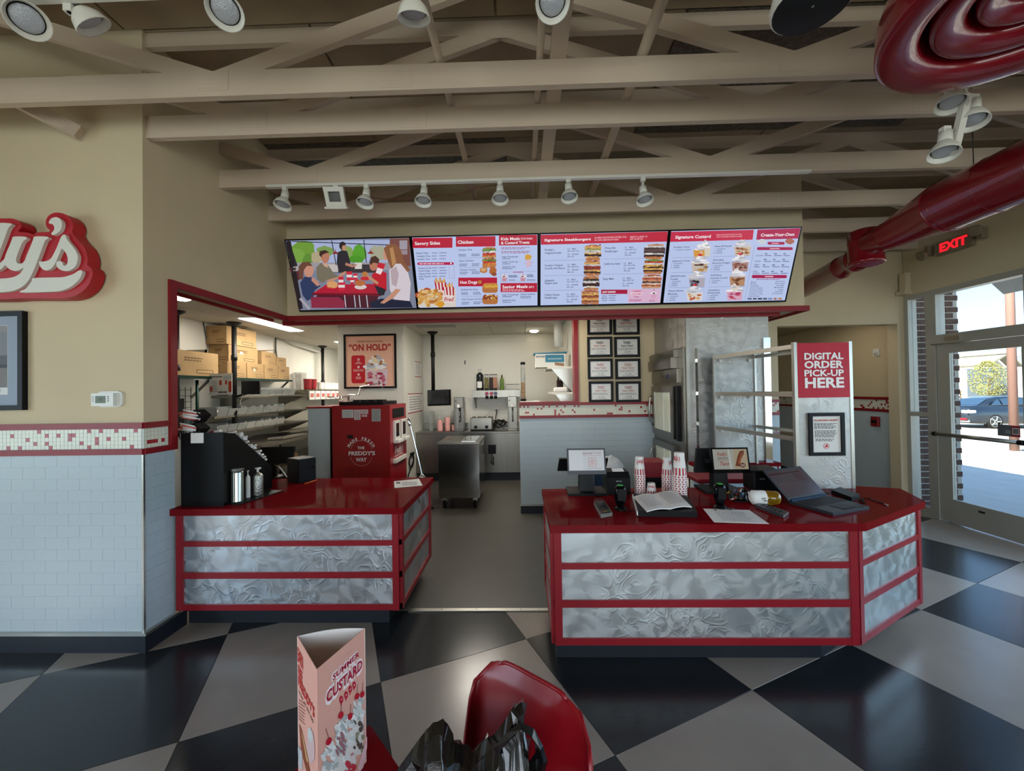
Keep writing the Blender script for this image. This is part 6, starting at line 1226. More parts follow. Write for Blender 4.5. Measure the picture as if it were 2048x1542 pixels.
# poster
a = oy(687, 669, 6.47); b = oy(793, 776, 6.47); t = thing('framed_poster', (a.x, 6.47, b.z), 'black framed pink custard poster on the tiled column', 'poster')
framed(t, a.x, b.x, b.z, a.z, 6.492, .03, 'black', .025)
p = Print([(150, 165), (920, 160), (925, 940), (155, 945)], (a.x+.03, 6.482, a.z-.03), (1, 0, 0), (0, 0, -1), (0, -1, 0), b.x-a.x-.06, a.z-b.z-.06)
p.bg('#e8b39a').text('ORDER YOUR CUSTARD', 330, 262, 735, 232, '#8c4a34', .01).text('“ON HOLD”', 200, 388, 864, 282, '#b02a2a', .03).rrect(240, 460, 455, 890, '#c01a2a', 2, 36)
for k, (y, s1_, s2_) in enumerate(((525, 'ORDER', 'YOUR FOOD'), (640, 'PICK UP YOUR', 'FREDDYS FOOD'), (755, 'RETURN', '& ENJOY'))): p.ell(353, y, 19, 19, '#f0e0da', 3).text(str(k+1), 347, y+9, 359, y-9, '#c01a2a', .02, 9).text(s1_, 353-len(s1_)*6.5, y+48, 353+len(s1_)*6.5, y+34, '#f0e0da', .02).text(s2_, 353-len(s2_)*6.5, y+68, 353+len(s2_)*6.5, y+54, '#f0e0da', .02)
sundae(p, 465, 430, 815, 935, '#dcc6d0', '#efdfbc', False, 21, ('#b8455c', '#c4687c', '#e0c8cc', '#d9c0c0'))
for x, y in ((700, 590), (560, 600), (620, 480), (475, 890), (710, 560)): p.ell(x, y, 24, 18, '#a8642c', 7, 8, .3)
p.ell(690, 745, 55, 22, '#a82a4a', 8, 12, .2).ell(700, 815, 32, 16, '#a82a4a', 8, 12, .2).ell(750, 915, 26, 16, '#a82a4a', 8, 12, .2)
p.build('artwork', pm, t)
# papers on the column side and calendar
def sidepaper(x0, x1, y0, y1, X, label, red=True, rows=8, seed=1):
    a = ox(x0, y0, X); b = ox(x1, y1, X); t = thing('wall_notice', (X, a.y, b.z), label, 'notice')
    MB().box(X, X+.004, min(a.y, b.y), max(a.y, b.y), b.z, a.z).build('sheet', 'paper', t)
    p = Print([(0, 0), (100, 0), (100, 100), (0, 100)], (X+.0042, a.y, a.z), (0, 1 if b.y > a.y else -1, 0), (0, 0, -1), (1, 0, 0), abs(b.y-a.y), a.z-b.z)
    if red: p.rect(0, 0, 100, 5, '#a8444a', 1).rect(0, 94, 100, 100, '#a8444a', 1)
    p.micro(8, 12, 95, 88, rows, '#8a8784', 1, .45, seed); p.build('print', pm, t)
sidepaper(829, 842, 722, 755, -1.94, 'curling red and white notice on the column side', True, 9, 3)
sidepaper(815, 845, 787, 822, -1.94, 'wall calendar sheet on the column side beside the monitor', True, 6, 4)
t = thing('coiled_cord', (-1.93, 6.6, .9), 'black cord coiled on a hook beside the red machine', 'cord')
q = ox(822, 922, -1.93); g = MB()
g.tube([q+Vector((.01, .14*math.cos(k*.5), .11*math.sin(k*.5))) for k in range(26)]+[q+Vector((.01, -.2, -.2)), q+Vector((.01, -.25, -.5))], .012, 6); g.build('cord', 'black', t)
MB().box(-1.939, -1.90, q.y-.03, q.y+.12, q.z+.09, q.z+.14).build('hook', 'black', t)
# back counter
BY = 7.14
bc = thing('back_counter', (-.85, 7.4, 0), 'long steel counter against the kitchen back wall', 'counter')
MB().bbox(-1.935, .74, BY-.02, 7.755, .865, .905, .008).build('worktop', 'steel', bc); MB().box(-1.935, .74, 7.735, 7.755, .905, 1.02).build('upstand', 'steel', bc)
MB().box(-1.935, .74, BY+.02, 7.74, .16, .865).build('carcass', 'steel', bc); MB().box(-1.92, .72, BY+.08, 7.7, .006, .16).build('toe_kick', 'base', bc)
for x0, x1 in ((-1.88, -1.35), (-.28, .2), (-1.3, -.8)): d = MB().box(x0, x1, BY, BY+.02, .2, .84).build('door', 'steel', bc)
MB().box(-.62, -.48, BY+.0, BY+.02, .5, .66).build('outlet_box', 'black', bc); MB().tube([(-.55, BY, .5), (-.57, BY-.02, .35), (-.53, BY-.02, .3), (-.53, BY-.02, .45)], .012, 6).build('hose', 'black', bc)
# trolley
cy = 5.47; tx0, tx1 = oy(877, 940, cy).x, oy(958.5, 940, cy).x; tz0, tz1 = oy(900, 996, cy).z, oy(900, 889, cy).z
tr2 = thing('topping_trolley', ((tx0+tx1)/2, 5.85, 0), 'steel topping trolley on black castors in the kitchen passage', 'trolley')
MB().box(tx0, tx1, cy, 6.25, tz0, tz1).build('cabinet', mat('polished_steel', '#9b9992', .16, 1.0, bump=.12, bscale=3.0), tr2)
MB().bbox(tx0-.015, tx1+.015, cy-.015, 6.27, tz1, tz1+.03, .006).build('rim', 'steel', tr2)
for i in range(2):
    for k in range(4):
        x = tx0+.05+i*.26; y = cy+.08+k*.17; MB().box(x, x+.2, y, y+.13, tz1+.03, tz1+.034).build('pan_lid', 'chrome' if i else 'steel', tr2)
for x in (tx0+.07, tx1-.07):
    for y in (cy+.08, 6.15):
        w = MB().cyl((x-.02, y, .066), (x+.02, y, .066), .06, 16).build('castor', 'black', tr2); MB().box(x-.03, x+.03, y-.03, y+.03, .1, tz0).build('fork', 'chrome', w)
# things on the back counter
CT = .906
def bottle(x, y, z, h, r, m, label, name='squeeze_bottle', cap='white', grp=None):
    t = thing(name, (x, y, z), label, 'bottle', grp); MB().lathe((x, y, z), (0, 0, 1), [(0, r*.95), (.005, r), (h*.68, r), (h*.78, r*.6), (h*.82, r*.4)], 14, True, True).build('body', m, t); MB().lathe((x, y, z+h*.82), (0, 0, 1), [(0, r*.42), (h*.1, r*.36), (h*.18, r*.14)], 10, True, True).build('cap', cap, t); return t
pk_ = mat('pink_plastic', '#d9a09a', .4)
xx = lambda px, Y=7.3: oy(px, 850, Y).x
bottle(xx(880), 7.3, CT, .26, .05, pk_, 'pink squeeze bottle with nozzle on the back counter'); 
tub(7.3, xx(895), CT, .055, .25, pk_, 'stack of pink tubs beside the pink squeeze bottle'); tub(7.4, xx(905), CT, .04, .1, pk_, 'short pink tub next to the shake mixer')
tub(7.35, xx(862), CT, .045, .36, 'clear', 'tall clear cup tower below the large monitor')
def mixer(px, label):
    x = xx(px); t = thing('drink_mixer', (x, 7.4, CT), label, 'mixer'); MB().bbox(x-.085, x+.085, 7.3, 7.55, CT, CT+.03, .006).build('base', 'steel', t); MB().box(x-.085, x+.085, 7.47, 7.55, CT+.03, CT+.54).build('back', 'steel', t)
    MB().box(x-.085, x-.078, 7.3, 7.47, CT+.03, CT+.42).box(x+.078, x+.085, 7.3, 7.47, CT+.03, CT+.42).build('side', 'steel', t); MB().bbox(x-.088, x+.088, 7.28, 7.47, CT+.42, CT+.62, .01).build('head', 'steel', t); MB().box(x-.03, x+.02, 7.277, 7.28, CT+.43, CT+.49).build('switch_card', 'paper', t); MB().cyl((x, 7.38, CT+.15), (x, 7.38, CT+.42), .012, 8).build('spindle', 'chrome', t)
    MB().cyl((x-.05, 7.279, CT+.55), (x-.05, 7.272, CT+.55), .012, 10).build('knob', 'black', t)
mixer(918, 'steel drink mixer beside the pink tubs'); mixer(1025, 'steel drink mixer partly behind the half wall')
x = xx(963); t = thing('topping_warmer', (x, 7.4, CT), 'steel twin topping warmer with black dials', 'warmer'); MB().bbox(x-.2, x+.2, 7.25, 7.6, CT+.02, CT+.24, .01).build('body', 'steel', t); MB().bbox(x-.2, x+.2, 7.24, 7.6, CT, CT+.02, .005).build('foot', 'black', t)
for i in (-.1, .1): MB().lathe((x+i, 7.42, CT+.24), (0, 0, 1), [(0, .085), (.012, .085), (.02, .03)], 16, True, True).build('lid', 'chrome', t); MB().cyl((x+i, 7.25, CT+.07), (x+i, 7.225, CT+.07), .03, 12).build('dial', 'black', t)
t = thing('tangled_cord', (xx(1000), 7.4, CT), 'black tangled power cord beside the steel warmer', 'cord'); rg = random.Random(8); g = MB(); q = Vector((xx(1000), 7.4, CT+.06))
g.tube([q+Vector((.12*math.cos(k*.9)+rg.uniform(-.03, .03), .06*math.sin(k*.7), .05+.07*math.sin(k*1.1)+rg.uniform(-.02, .02))) for k in range(40)]+[q+Vector((-.08, .3, .3)), Vector((xx(987), 7.755, 1.25))], .008, 6); g.build('cord', 'black', t)
# wall shelf with dispensers
sz_ = oy(960, 781, 7.5).z; xa, xb2 = oy(945, 780, 7.5).x, oy(1040, 780, 7.5).x
t = thing('dispenser_shelf', ((xa+xb2)/2, 7.6, sz_), 'steel wall shelf holding the syrup and nut dispensers', 'shelf')
MB().box(xa, xb2, 7.45, 7.762, sz_-.015, sz_).build('board', 'steel', t); MB().box(xa, xb2, 7.44, 7.45, sz_-.13, sz_).build('front_lip', 'steel', t); MB().prism([(7.46, sz_-.13), (7.762, sz_-.13), (7.762, sz_-.34)], (xa+.03, 0, 0), (0, 1, 0), (0, 0, 1), .02).build('bracket', 'steel', t)
SX = lambda px: oy(px, 770, 7.6).x
c = Vector((SX(960), 7.6, sz_+.0005)); t = pump(0, 0, .40, .07, mat('dark_syrup', '#1c2526', .15), 'dark syrup pump bottle with white nozzle on the wall shelf', 'syrup_bottle', c)
MB().box(c.x-.045, c.x+.045, c.y-.073, c.y-.0695, c.z+.05, c.z+.17).build('label', 'paper', t)
for k, (px, m_, n_) in enumerate(((975, mat('green_nuts', '#6a6430', .6, var=.5, vscale=60), 'green nut'), (984, mat('dark_crumb', '#2a1a16', .7), 'dark crumb'), (992, mat('pale_nuts', '#a8745c', .6, var=.4, vscale=60), 'pale nut'))):
    x = SX(px); t = thing('portion_dispenser', (x, 7.52, sz_-.12), n_+' portion dispenser on the wall shelf', 'dispenser'); MB().box(x-.035, x+.035, 7.355, 7.425, sz_+.04, sz_+.24).build('contents', m_, t); MB().box(x-.035, x+.035, 7.35, 7.43, sz_+.24, sz_+.29).build('hopper', 'clear', t); MB().box(x-.036, x+.036, 7.345, 7.435, sz_+.29, sz_+.30).build('lid', 'black', t)
    MB().box(x-.035, x+.035, 7.35, 7.43, sz_+.0, sz_+.04).build('neck', 'black', t); MB().cyl((x, 7.39, sz_-.06), (x, 7.435, sz_-.06), .034, 14).build('wheel', mat('magenta_wheel', '#9a2a50', .4) if k < 2 else mat('slate_wheel', '#3c4a60', .4), t); MB().cyl((x, 7.42, sz_-.16), (x, 7.42, sz_-.1), .03, 10).build('spout', 'black', t)
c = (SX(1004), 7.58, sz_+.0005); bottle(*c, .30, .036, mat('green_bottle', '#5a7a22', .12, coat=.5), 'green syrup bottle beside the nut dispensers', 'syrup_bottle', 'black')
x = SX(1026); t = thing('wire_basket', (x, 7.6, sz_), 'small wire basket at the end of the dispenser shelf', 'basket'); g = MB()
for z in (.008, .11): g.tube([(x-.12, 7.5, sz_+z), (x+.12, 7.5, sz_+z), (x+.12, 7.7, sz_+z), (x-.12, 7.7, sz_+z), (x-.12, 7.5, sz_+z)], .004, 5)
for i in range(9): g.cyl((x-.12+.03*i, 7.5, sz_+.008), (x-.12+.03*i, 7.5, sz_+.11), .002, 5)
g.build('wire', 'steel', t)
# cone tube on the half wall
x = oy(1046, 760, 5.36).x; zc = 1.481; zt_ = oy(1046, 724, 5.36).z; t = thing('cone_tube', (x, 5.36, zc), 'tall clear tube half filled with biscuit cones on the half wall', 'dispenser')
MB().lathe((x, 5.36, zc), (0, 0, 1), [(.0, .038), (.04, .038), (.045, .03)], 16, True, True).build('base', 'black', t); H_ = zt_-zc
MB().lathe((x, 5.36, zc), (0, 0, 1), [(.04, .03), (H_-.03, .03)], 16).build('tube', 'clear', t); MB().lathe((x, 5.36, zc+H_-.035), (0, 0, 1), [(0, .033), (.035, .033)], 16, True, True).build('cap', 'black', t)
for k in range(9): MB().lathe((x, 5.36, zc+.05+k*.024), (0, 0, 1), [(0, .018), (.004, .026), (.018, .026), (.022, .02)], 12, True, True).build('cone', mat('biscuit', '#c08c44', .7, var=.2, vscale=60), t)
tag(MB().bbox(-.02, .24, 5.30, 5.42, ZT+.0125, ZT+.022, .004).build('folded_paper', 'paper'), 'folded white paper lying on the half wall cap', 'paper')
# shelves on the passage wall
for k, (yy, lab) in enumerate(((735, 'upper'), (784, 'lower'))):
    z = oy(1120, yy, 6.0).z; xl_ = oy(1087+8*k, yy, 6.0).x
    t = thing('wall_shelf', (.6, 6.0, z), lab+' white bracket shelf on the kitchen passage wall', 'shelf'); MB().box(xl_+.06, .742, 5.75, 6.6, z-.03, z).build('board', 'white', t); MB().box(xl_+.06-.012, xl_+.06, 5.75, 6.6, z-.03, z).build('front_edge', 'white', t)
    MB().prism([(xl_+.1, z-.03), (.742, z-.03), (.742, z-.38)], (0, 5.76, 0), (1, 0, 0), (0, 0, 1), -.015).build('bracket', 'alu', t)
    if k == 0:
        b = thing('glove_carton', (.55, 6.0, z), 'white and blue carton on the upper bracket shelf', 'carton'); a0 = oy(1071, 706, 5.9).x; MB().box(a0, .66, 5.9, 6.2, z+.001, z+.2).build('box', 'white', b); MB().obox(((a0+.66)/2, 6.05, z+.215), (1, 0, .03), (0, 1, 0), (-.03, 0, 1), .5, .28, .02).build('lid', mat('carton_blue', '#2f7690', .6), b)
        p = Print([(1180, 165), (1830, 130), (1830, 300), (1185, 350)], (a0, 5.8985, z+.2), (1, 0, 0), (0, 0, -1), (0, -1, 0), .66-a0, .2); p.text('MONOGRAM', 1195, 212, 1390, 175, '#3a4a55', .03).poly([(1405, 165), (1800, 145), (1805, 240), (1405, 265)], '#2f7690', 1).text('100% POLYETHYLENE', 1460, 225, 1750, 190, '#d6e4ea', .02).rrect(1610, 255, 1800, 292, '#8a6a50', 1, 6); p.build('print', pm, b)
    else:
        for i in range(4): bottle(xl_+.16+.055*i, 5.95+.05*(i % 2), z+.001, .24, .026, mat('brown_bottle', '#2a1614', .2), 'dark sauce bottle on the lower bracket shelf', 'sauce_bottle', 'black', 'sauce bottles on bracket shelf')
        tub(5.9, .67, z+.001, .055, .17, 'white', 'stack of white lids on the lower bracket shelf'); tag(MB().bbox(xl_+.08, xl_+.28, 5.77, 5.86, z+.001, z+.07, .02).build('wrapped_bundle', 'paper'), 'white wrapped bundle in front of the sauce bottles', 'bundle')
t = thing('vent_pipe', (.66, 6.1, 2.2), 'white vertical pipe above the white and blue carton', 'pipe'); MB().cyl((.60, 6.3, 2.32), (.60, 6.3, 2.742), .07, 16).build('pipe', 'white', t)
t = thing('wall_outlet', (oy(930, 725, 7.76).x, 7.76, oy(930, 725, 7.76).z), 'white wall outlet on the kitchen back wall', 'outlet'); q = t.location; MB().box(q.x-.035, q.x+.035, 7.752, 7.7625, q.z-.06, q.z+.06).build('plate', 'white', t); MB().box(q.x-.015, q.x+.015, 7.7505, 7.752, q.z-.04, q.z+.04).build('sockets', mat('grey_plastic'), t)
t = thing('red_power_cord', (-1.5, 5.3, .01), 'red and black cords trailing from behind the left counter', 'cord'); MB().tube([(-1.3, 5.6, .02), (-1.5, 5.45, .012), (-1.7, 5.3, .012), (-1.9, 5.5, .012)], .01, 6).build('red_cord', 'red', t); MB().tube([(-1.25, 5.5, .02), (-1.5, 5.2, .012), (-1.75, 5.15, .012)], .01, 6).build('black_cord', 'black', t)
# ================================================================== TRACK LAMPS
def track(name, p, q, label, w=.035, h=.02):
    p = Vector(p); q = Vector(q); t = thing(name, (p+q)/2, label, 'light track'); MB().beam(p, q, w, h).build('rail', 'whitem', t); return t
def lamp(pivot, aim, label, group=None, r=.068, arm=.07, up=.0):
    """PAR spot lamp: socket and flared shade pointing along aim; pivot is the track point"""
    pv = Vector(pivot); d = Vector(aim).normalized(); t = thing('spot_lamp', pv, label, 'spot lamp', group)
    c = pv-Vector((0, 0, arm)); MB().box(pv.x-.018, pv.x+.018, pv.y-.014, pv.y+.014, pv.z-.03, pv.z).cyl(pv-Vector((0, 0, .03)), c, .011, 10).build('stem', 'whitem', t)
    MB().lathe(c-d*.03, d, [(0, .02), (.004, .027), (.055, .029), (.06, .024)], 18, True, True).build('socket', 'whitem', t)
    MB().lathe(c-d*.03, d, [(.055, .022), (.09, .034), (.105, .045)], 18).build('bulb', 'chrome', t)
    MB().lathe(c-d*.03, d, [(.075, .036), (.10, r*.82), (.135, r), (.139, r), (.137, r*.94), (.108, r*.76), (.08, .034)], 24).build('shade', 'whitem', t)
    l = MB().lathe(c-d*.03, d, [(.108, r*.72), (.118, r*.70), (.122, r*.55), (.124, r*.02)], 24, True, True).build('lens', 'lampglass', t)
    MB().lathe(c-d*.03, d, [(.100, r*.80), (.110, r*.80), (.112, r*.70), (.104, r*.70)], 24).build('gasket', 'blackm', t)
    return t
track('lamp_track', (-2.05, 3.155, 3.328), (2.3, 3.155, 3.328), 'long white track under the truss before the menu screens')
for k, (px, lab) in enumerate(((570, 'at the track end by the return wall'), (733, 'beside the square white fitting'), (848, 'between the wire and the first menu screen'), (1000, 'above the boundary of second and third screens'), (1137, 'above the Signature Steakburgers heading'), (1286, 'hanging lowest on the track before the menu screens'))):
    q = oz(px, 372-.027*(px-570), 3.32); x = oy(px, 385, 3.155).x
    lamp((x, 3.155, 3.318), (0.05*(k-2.5)*.4, -.28, -1), 'white spot lamp '+lab, None, .068, .06 if k < 5 else .10)
x = oy(672, 395, 3.155).x; t = thing('flood_fitting', (x, 3.155, 3.32), 'square white flood fitting between two spot lamps on the track', 'light fitting')
MB().box(x-.02, x+.02, 3.14, 3.17, 3.28, 3.318).build('stem', 'whitem', t)
U = Vector((1, .18, .06)).normalized(); V = Vector((0, .5, -1)).normalized(); N = U.cross(V).normalized(); c = Vector((x, 3.14, 3.225))
g = MB(); g.obox(c-V*.055, U, V, N, .15, .035, .05).obox(c+V*.055, U, V, N, .15, .035, .05).obox(c-U*.06, U, V, N, .03, .075, .05).obox(c+U*.06, U, V, N, .03, .075, .05); g.build('frame', 'whitem', t)
MB().obox(c+N*.01, U, V, N, .09, .075, .012).build('reflector', mat('grey_plastic'), t); MB().obox(c+V*.08-N*.02, U, N, V, .17, .075, .016).build('visor', 'whitem', t)
wq = [oy(px, py, 3.2) for px, py in ((575, 379), (640, 383), (690, 384), (730, 395), (760, 398), (820, 398), (850, 396), (880, 391), (920, 389), (955, 375), (1000, 369))]
tag(MB().tube(wq, .004, 6).build('loose_wire', mat('brown_wire', '#5a2f22', .6)), 'loose brown wire drooping along the lamp track', 'wire')
# near row
track('lamp_track', (-3.0, 1.62, 3.345), (0.6, 1.62, 3.345), 'white lamp track close overhead in front of the first visible truss')
NR = [((55, 40), (.62, -.35, -.7), 'facing down beside the pivoting lamp over the left wall', 1.62), ((185, 50), (.45, .55, -.8), 'with a tilted chrome neck over the left wall corner', 1.70), ((450, 22), (.3, -.45, -.85), 'alone above the left counter side', 1.66), ((828, 34), (0.0, .35, -1), 'turned to the screens above the passage', 1.70), ((1105, 5), (0, -.45, -.85), 'above the flat board over the passage', 1.64)]
for (px, py), aim, lab, Y in NR:
    a = Vector(aim).normalized(); q = oy(px, py, Y); pv = q-a*.10; pv.z = 3.335; c = q-a*.10
    lamp((c.x, c.y, 3.335), aim, 'large near spot lamp '+lab, None, .072, 3.335-c.z)
# right row on a track running to the door
RT_ = [((1903, 208), 'nearest the red round diffuser'), ((1945, 243), 'in the middle of the row before the red duct'), ((1888, 307), 'lowest of the row before the red duct')]
P3 = [oy(px, py, 2.05) for (px, py), _ in RT_]; tt_ = track('lamp_drop_bar', oy(1934, 190, 2.05), oy(1906, 308, 2.05), 'short white drop bar carrying three lamps before the red duct', .03, .03)
MB().cyl(oy(1934, 190, 2.05), oy(1934, 190, 2.05)+Vector((0, .12, .42)), .008, 8).build('rod', 'whitem', tt_)
for ((px, py), lab), p in zip(RT_, P3):
    a = Vector((-.28, -.18, -1)).normalized(); c = p-a*.1; lamp((c.x, c.y, c.z+.05), a, 'white spot lamp '+lab, None, .064, .05)
# black speaker overhead
z = 3.12; q = oz(1626, 12, z); t = thing('ceiling_speaker', (q.x, q.y, z), 'round black pendant speaker hanging from the truss', 'speaker')
MB().lathe((q.x, q.y, z), (0, 0, 1), [(0, .13), (.01, .142), (.03, .145), (.16, .11), (.2, .05), (.205, .01)], 28, True, True).build('housing', 'whitem', t); MB().lathe((q.x, q.y, z-.002), (0, 0, 1), [(0, .005), (0, .13), (.012, .14)], 28, True).build('grille', 'blackm', t); MB().cyl((q.x, q.y, z+.2), (q.x, q.y, 3.9), .008, 8).build('rod', 'iron', t)
# red round diffuser
z = 3.0; cx, cy_ = 1.904, 1.411; R_ = .4835; t = thing('round_diffuser', (cx, cy_, z), 'large red concentric ceiling air diffuser', 'air diffuser')
def ring_(r0, r1, z0, z1, name):
    MB().lathe((cx, cy_, z), (0, 0, 1), [(z1, r1*.93), (z1*.6+z0*.4, r1*.985), (z0+.012, r1), (z0, r1-.006), (z0-.004, r1-.02), (z0+.002, r0+.05), (z0+.012, r0+.012), (z0+.03, r0), (z1, r0*.97)], 56, True).build(name, 'duct', t)
ring_(.345, R_, .0, .20, 'outer_cone'); ring_(.215, .318, .028, .2, 'middle_cone'); ring_(.105, .192, .05, .2, 'inner_cone')
MB().lathe((cx, cy_, z), (0, 0, 1), [(.20, .45), (.205, .3), (.2, .005)], 40, True).build('throat', mat('throat_dark', '#2a060a', .5), t)
MB().lathe((cx, cy_, z), (0, 0, 1), [(.06, .005), (.06, .05), (.075, .06), (.2, .06)], 24).build('hub', 'duct', t); MB().cyl((cx, cy_, z+.2), (cx, cy_, 3.34), .2, 32).build('neck', 'duct', t)
# red duct
D0 = oz(2048, 345, 3.05); t = thing('spiral_duct', (3.4, 3.3, 2.85), 'long red spiral air duct hanging along the right side', 'duct')
ax0 = Vector((3.36, .6, 3.06)); ax1 = Vector((3.40, 3.22, 3.05)); ax2 = Vector((3.42, 3.72, 3.02)); ax3 = Vector((3.43, 4.02, 2.98))
dd_ = (ax1-ax0); L = dd_.length; R0 = .20; pr = []
MB().lathe(ax0, dd_, [(0, R0), (L, R0)], 40).build('main_run', 'duct', t)
for k in range(9): MB().lathe(ax0+dd_*(.06+k*.115), dd_, [(-.004, R0), (0, R0+.004), (.004, R0)], 40).build('seam', 'duct', t)
MB().lathe(ax1, ax2-ax1, [(-.012, R0), (-.008, R0+.006), (.0, R0+.004), ((ax2-ax1).length, .125), ((ax2-ax1).length+.01, .13), ((ax2-ax1).length+.02, .125)], 36).build('reducer', 'duct', t)
dc = Vector((3.44, 4.0, 3.02))
MB().lathe(ax2, dc-ax2, [(0, .125), ((dc-ax2).length, .125)], 36).build('short_run', 'duct', t)
MB().lathe(dc+Vector((0, 0, .15)), (0, 0, -1), [(-.002, .005), (0, .12), (.012, .14), (.10, .142), (.11, .147), (.12, .142), (.30, .142), (.31, .148), (.335, .148), (.335, .13)], 36).build('drop_collar', 'duct', t)
reg = MB().lathe(dc+Vector((0, 0, -.18)), (0, 0, -1), [(0, .128), (.004, .005)], 32).build('register', mat('register_pink', '#b08884', .35, .4), t)
for k in range(5): MB().obox(dc+Vector((0, -.10+.05*k, -.188)), (1, 0, 0), (0, 1, -.5), (0, .5, 1), .24-.045*abs(k-2), .03, .003).build('louvre', 'duct', reg)
br0 = dc+Vector((.02, .10, -.09)); br1 = Vector((3.60, 5.27, 2.86)); MB().lathe(br0, br1-br0, [(0, .115), (.04, .115), (.05, .121), (.06, .115), (.25, .115), (.26, .121), (.27, .115), ((br1-br0).length, .115)], 32).build('branch', 'duct', t)
for y in (1.8, 3.0): MB().cyl((3.38, y, 3.25), (3.38, y, 3.95), .003, 6).build('hanger', 'iron', t)
# exit sign, emergency heads, fire pull, hose bib
def onwall(px, py): return ox(px, py, 4.995)
a = onwall(1886, 508); b = onwall(1945, 464); t = thing('exit_sign', (4.99, (a.y+b.y)/2, a.z), 'glowing red EXIT sign above the entrance door', 'exit sign')
y0, y1 = min(a.y, b.y), max(a.y, b.y); MB().box(4.95, 4.998, y0-.03, y1+.03, a.z-.02, b.z+.0).build('housing', mat('sign_grey', '#8a7d66', .5), t)
p = Print([(0, 0), (100, 0), (100, 60), (0, 60)], (4.9495, y1, b.z-.01), (0, -1, 0), (0, 0, -1), (-1, 0, 0), y1-y0, b.z-a.z-.02); p.text('EXIT', 3, 55, 97, 5, '#ff1a28', .04); p.build('letters', attr_mat('exit_letters', 2.2, .4), t)
for s, yy in ((-1, y0-.12), (1, y1+.13)): h = MB().lathe((4.93, yy, a.z+.12 if s < 0 else a.z+.04), (-1, .1*s, -.3), [(0, .03), (.03, .055), (.06, .06), (.062, .05), (.062, .005)], 18, True, True).build('lamp_head', mat('sign_grey'), t); MB().box(4.93, 4.998, yy-.02, yy+.02, a.z+.02, a.z+.14).build('bracket', mat('sign_grey'), t)
q = ox(1753, 843, 4.99); t = thing('fire_alarm_pull', (4.99, q.y, q.z-.06), 'red fire alarm pull station on the hall wall', 'alarm'); MB().bbox(4.955, 4.993, q.y-.06, q.y+.06, q.z-.07, q.z+.07, .006).build('box', 'red', t); MB().box(4.948, 4.955, q.y-.04, q.y+.04, q.z-.02, q.z+.02).build('handle', 'black', t)
q = ox(1752, 705, 4.99); t = thing('door_buzzer', (4.99, q.y, q.z), 'small white and chrome buzzer high on the hall wall', 'buzzer'); MB().box(4.988, 5.0, q.y-.05, q.y+.05, q.z-.05, q.z+.05).build('plate', 'white', t); MB().sphere((4.98, q.y-.01, q.z-.015), .022).build('dome', 'chrome', t)
q = ox(1790, 560, 5.0); t = thing('wall_sconce', (4.95, q.y, q.z), 'pale cylindrical wall box under the red duct end', 'fitting'); MB().box(4.93, 5.0, 5.17, 5.25, 2.84, 3.07).build('box', 'cream', t); MB().box(4.90, 5.0, 5.15, 5.265, 2.79, 2.84).build('foot', 'cream', t)
q = oz(2040, 510, 2.75); t = thing('pendant_shade', (q.x, q.y, 2.7), 'red and white pendant shade near the entrance', 'pendant lamp'); t.location = (4.25, 3.19, 2.62); q = Vector((4.27, 3.19, 2.62)); MB().lathe(q, (0, 0, 1), [(0, .16), (.01, .165), (.05, .15), (.14, .06), (.2, .03)], 24, True).build('shade', mat('pendant_red', '#8a1a22', .3), t); MB().lathe(q, (0, 0, 1), [(-.002, .005), (-.002, .15), (.01, .16)], 24).build('inside', 'whitem', t); MB().cyl(q+Vector((0, 0, .2)), q+Vector((0, 0, 1.3)), .006, 6).build('cord', 'iron', t)

# ================================================================== FOREGROUND: table, tent card, chair, bag
TZ = .75; C0 = oz(740, 1450, TZ); e1 = (oz(803, 1542, TZ)-C0).normalized(); e2 = Vector((e1.y, -e1.x, 0)); e2 = e2 if e2.x < 0 else -e2
t = thing('dining_table', (C0.x-.25, .75, 0), 'red topped dining table under the folded menu card', 'table')
MB().prism([(C0+e1*a+e2*b)[:2] for a, b in ((0, 0), (.61, 0), (.61, .61), (0, .61))], (0, 0, TZ-.035), (1, 0, 0), (0, 1, 0), .035).build('tabletop', 'redtop', t)
m_ = C0+e1*.305+e2*.305; MB().cyl((m_.x, m_.y, .03), (m_.x, m_.y, TZ-.035), .04, 16).build('column', 'chrome', t); MB().lathe((m_.x, m_.y, .001), (0, 0, 1), [(0, .26), (.012, .26), (.03, .06), (.035, .03)], 28, True, True).build('foot', 'black', t)
s_ = .893; A_ = Vector((-.432, .813, TZ+.001)); B_ = Vector((-.388, .955, TZ+.001)); D_ = Vector((-.536, .924, TZ+.001)); Ht = 1.069-TZ
t = thing('menu_card', (-.45, .9, TZ), 'pink three sided folded menu card standing on the red table', 'menu card')
pink = mat('pink_card', '#d9a192', .6)
for n_, (P0, P1) in (('front_side', (A_, B_)), ('left_side', (D_, A_)), ('back_side', (B_, D_))):
    # every side bows a little
    u = (P1-P0); nrm = Vector((u.y, -u.x, 0)).normalized(); rs = []
    for k in range(9):
        s = k/8; pp_ = P0.lerp(P1, s)+nrm*(-.0 if n_ != 'back_side' else .012*math.sin(PI*s)); q2 = pp_-nrm*.0012; rs.append([pp_, pp_+Vector((0, 0, Ht)), q2+Vector((0, 0, Ht)), q2])
    MB().loft(rs, True, True).build(n_, pink if n_ != 'back_side' else 'paper', t)
u = (B_-A_); nrm = Vector((u.y, -u.x, 0)).normalized()
p = Print([(283, 505), (800, 50), (825, 1450), (300, 1850)], A_+Vector((0, 0, Ht)), u, (0, 0, -1), nrm, u.length, Ht); p.eps = .0002
p.text("Freddy's", 545, 385, 630, 290, '#c9a098', .0, 8, .3)
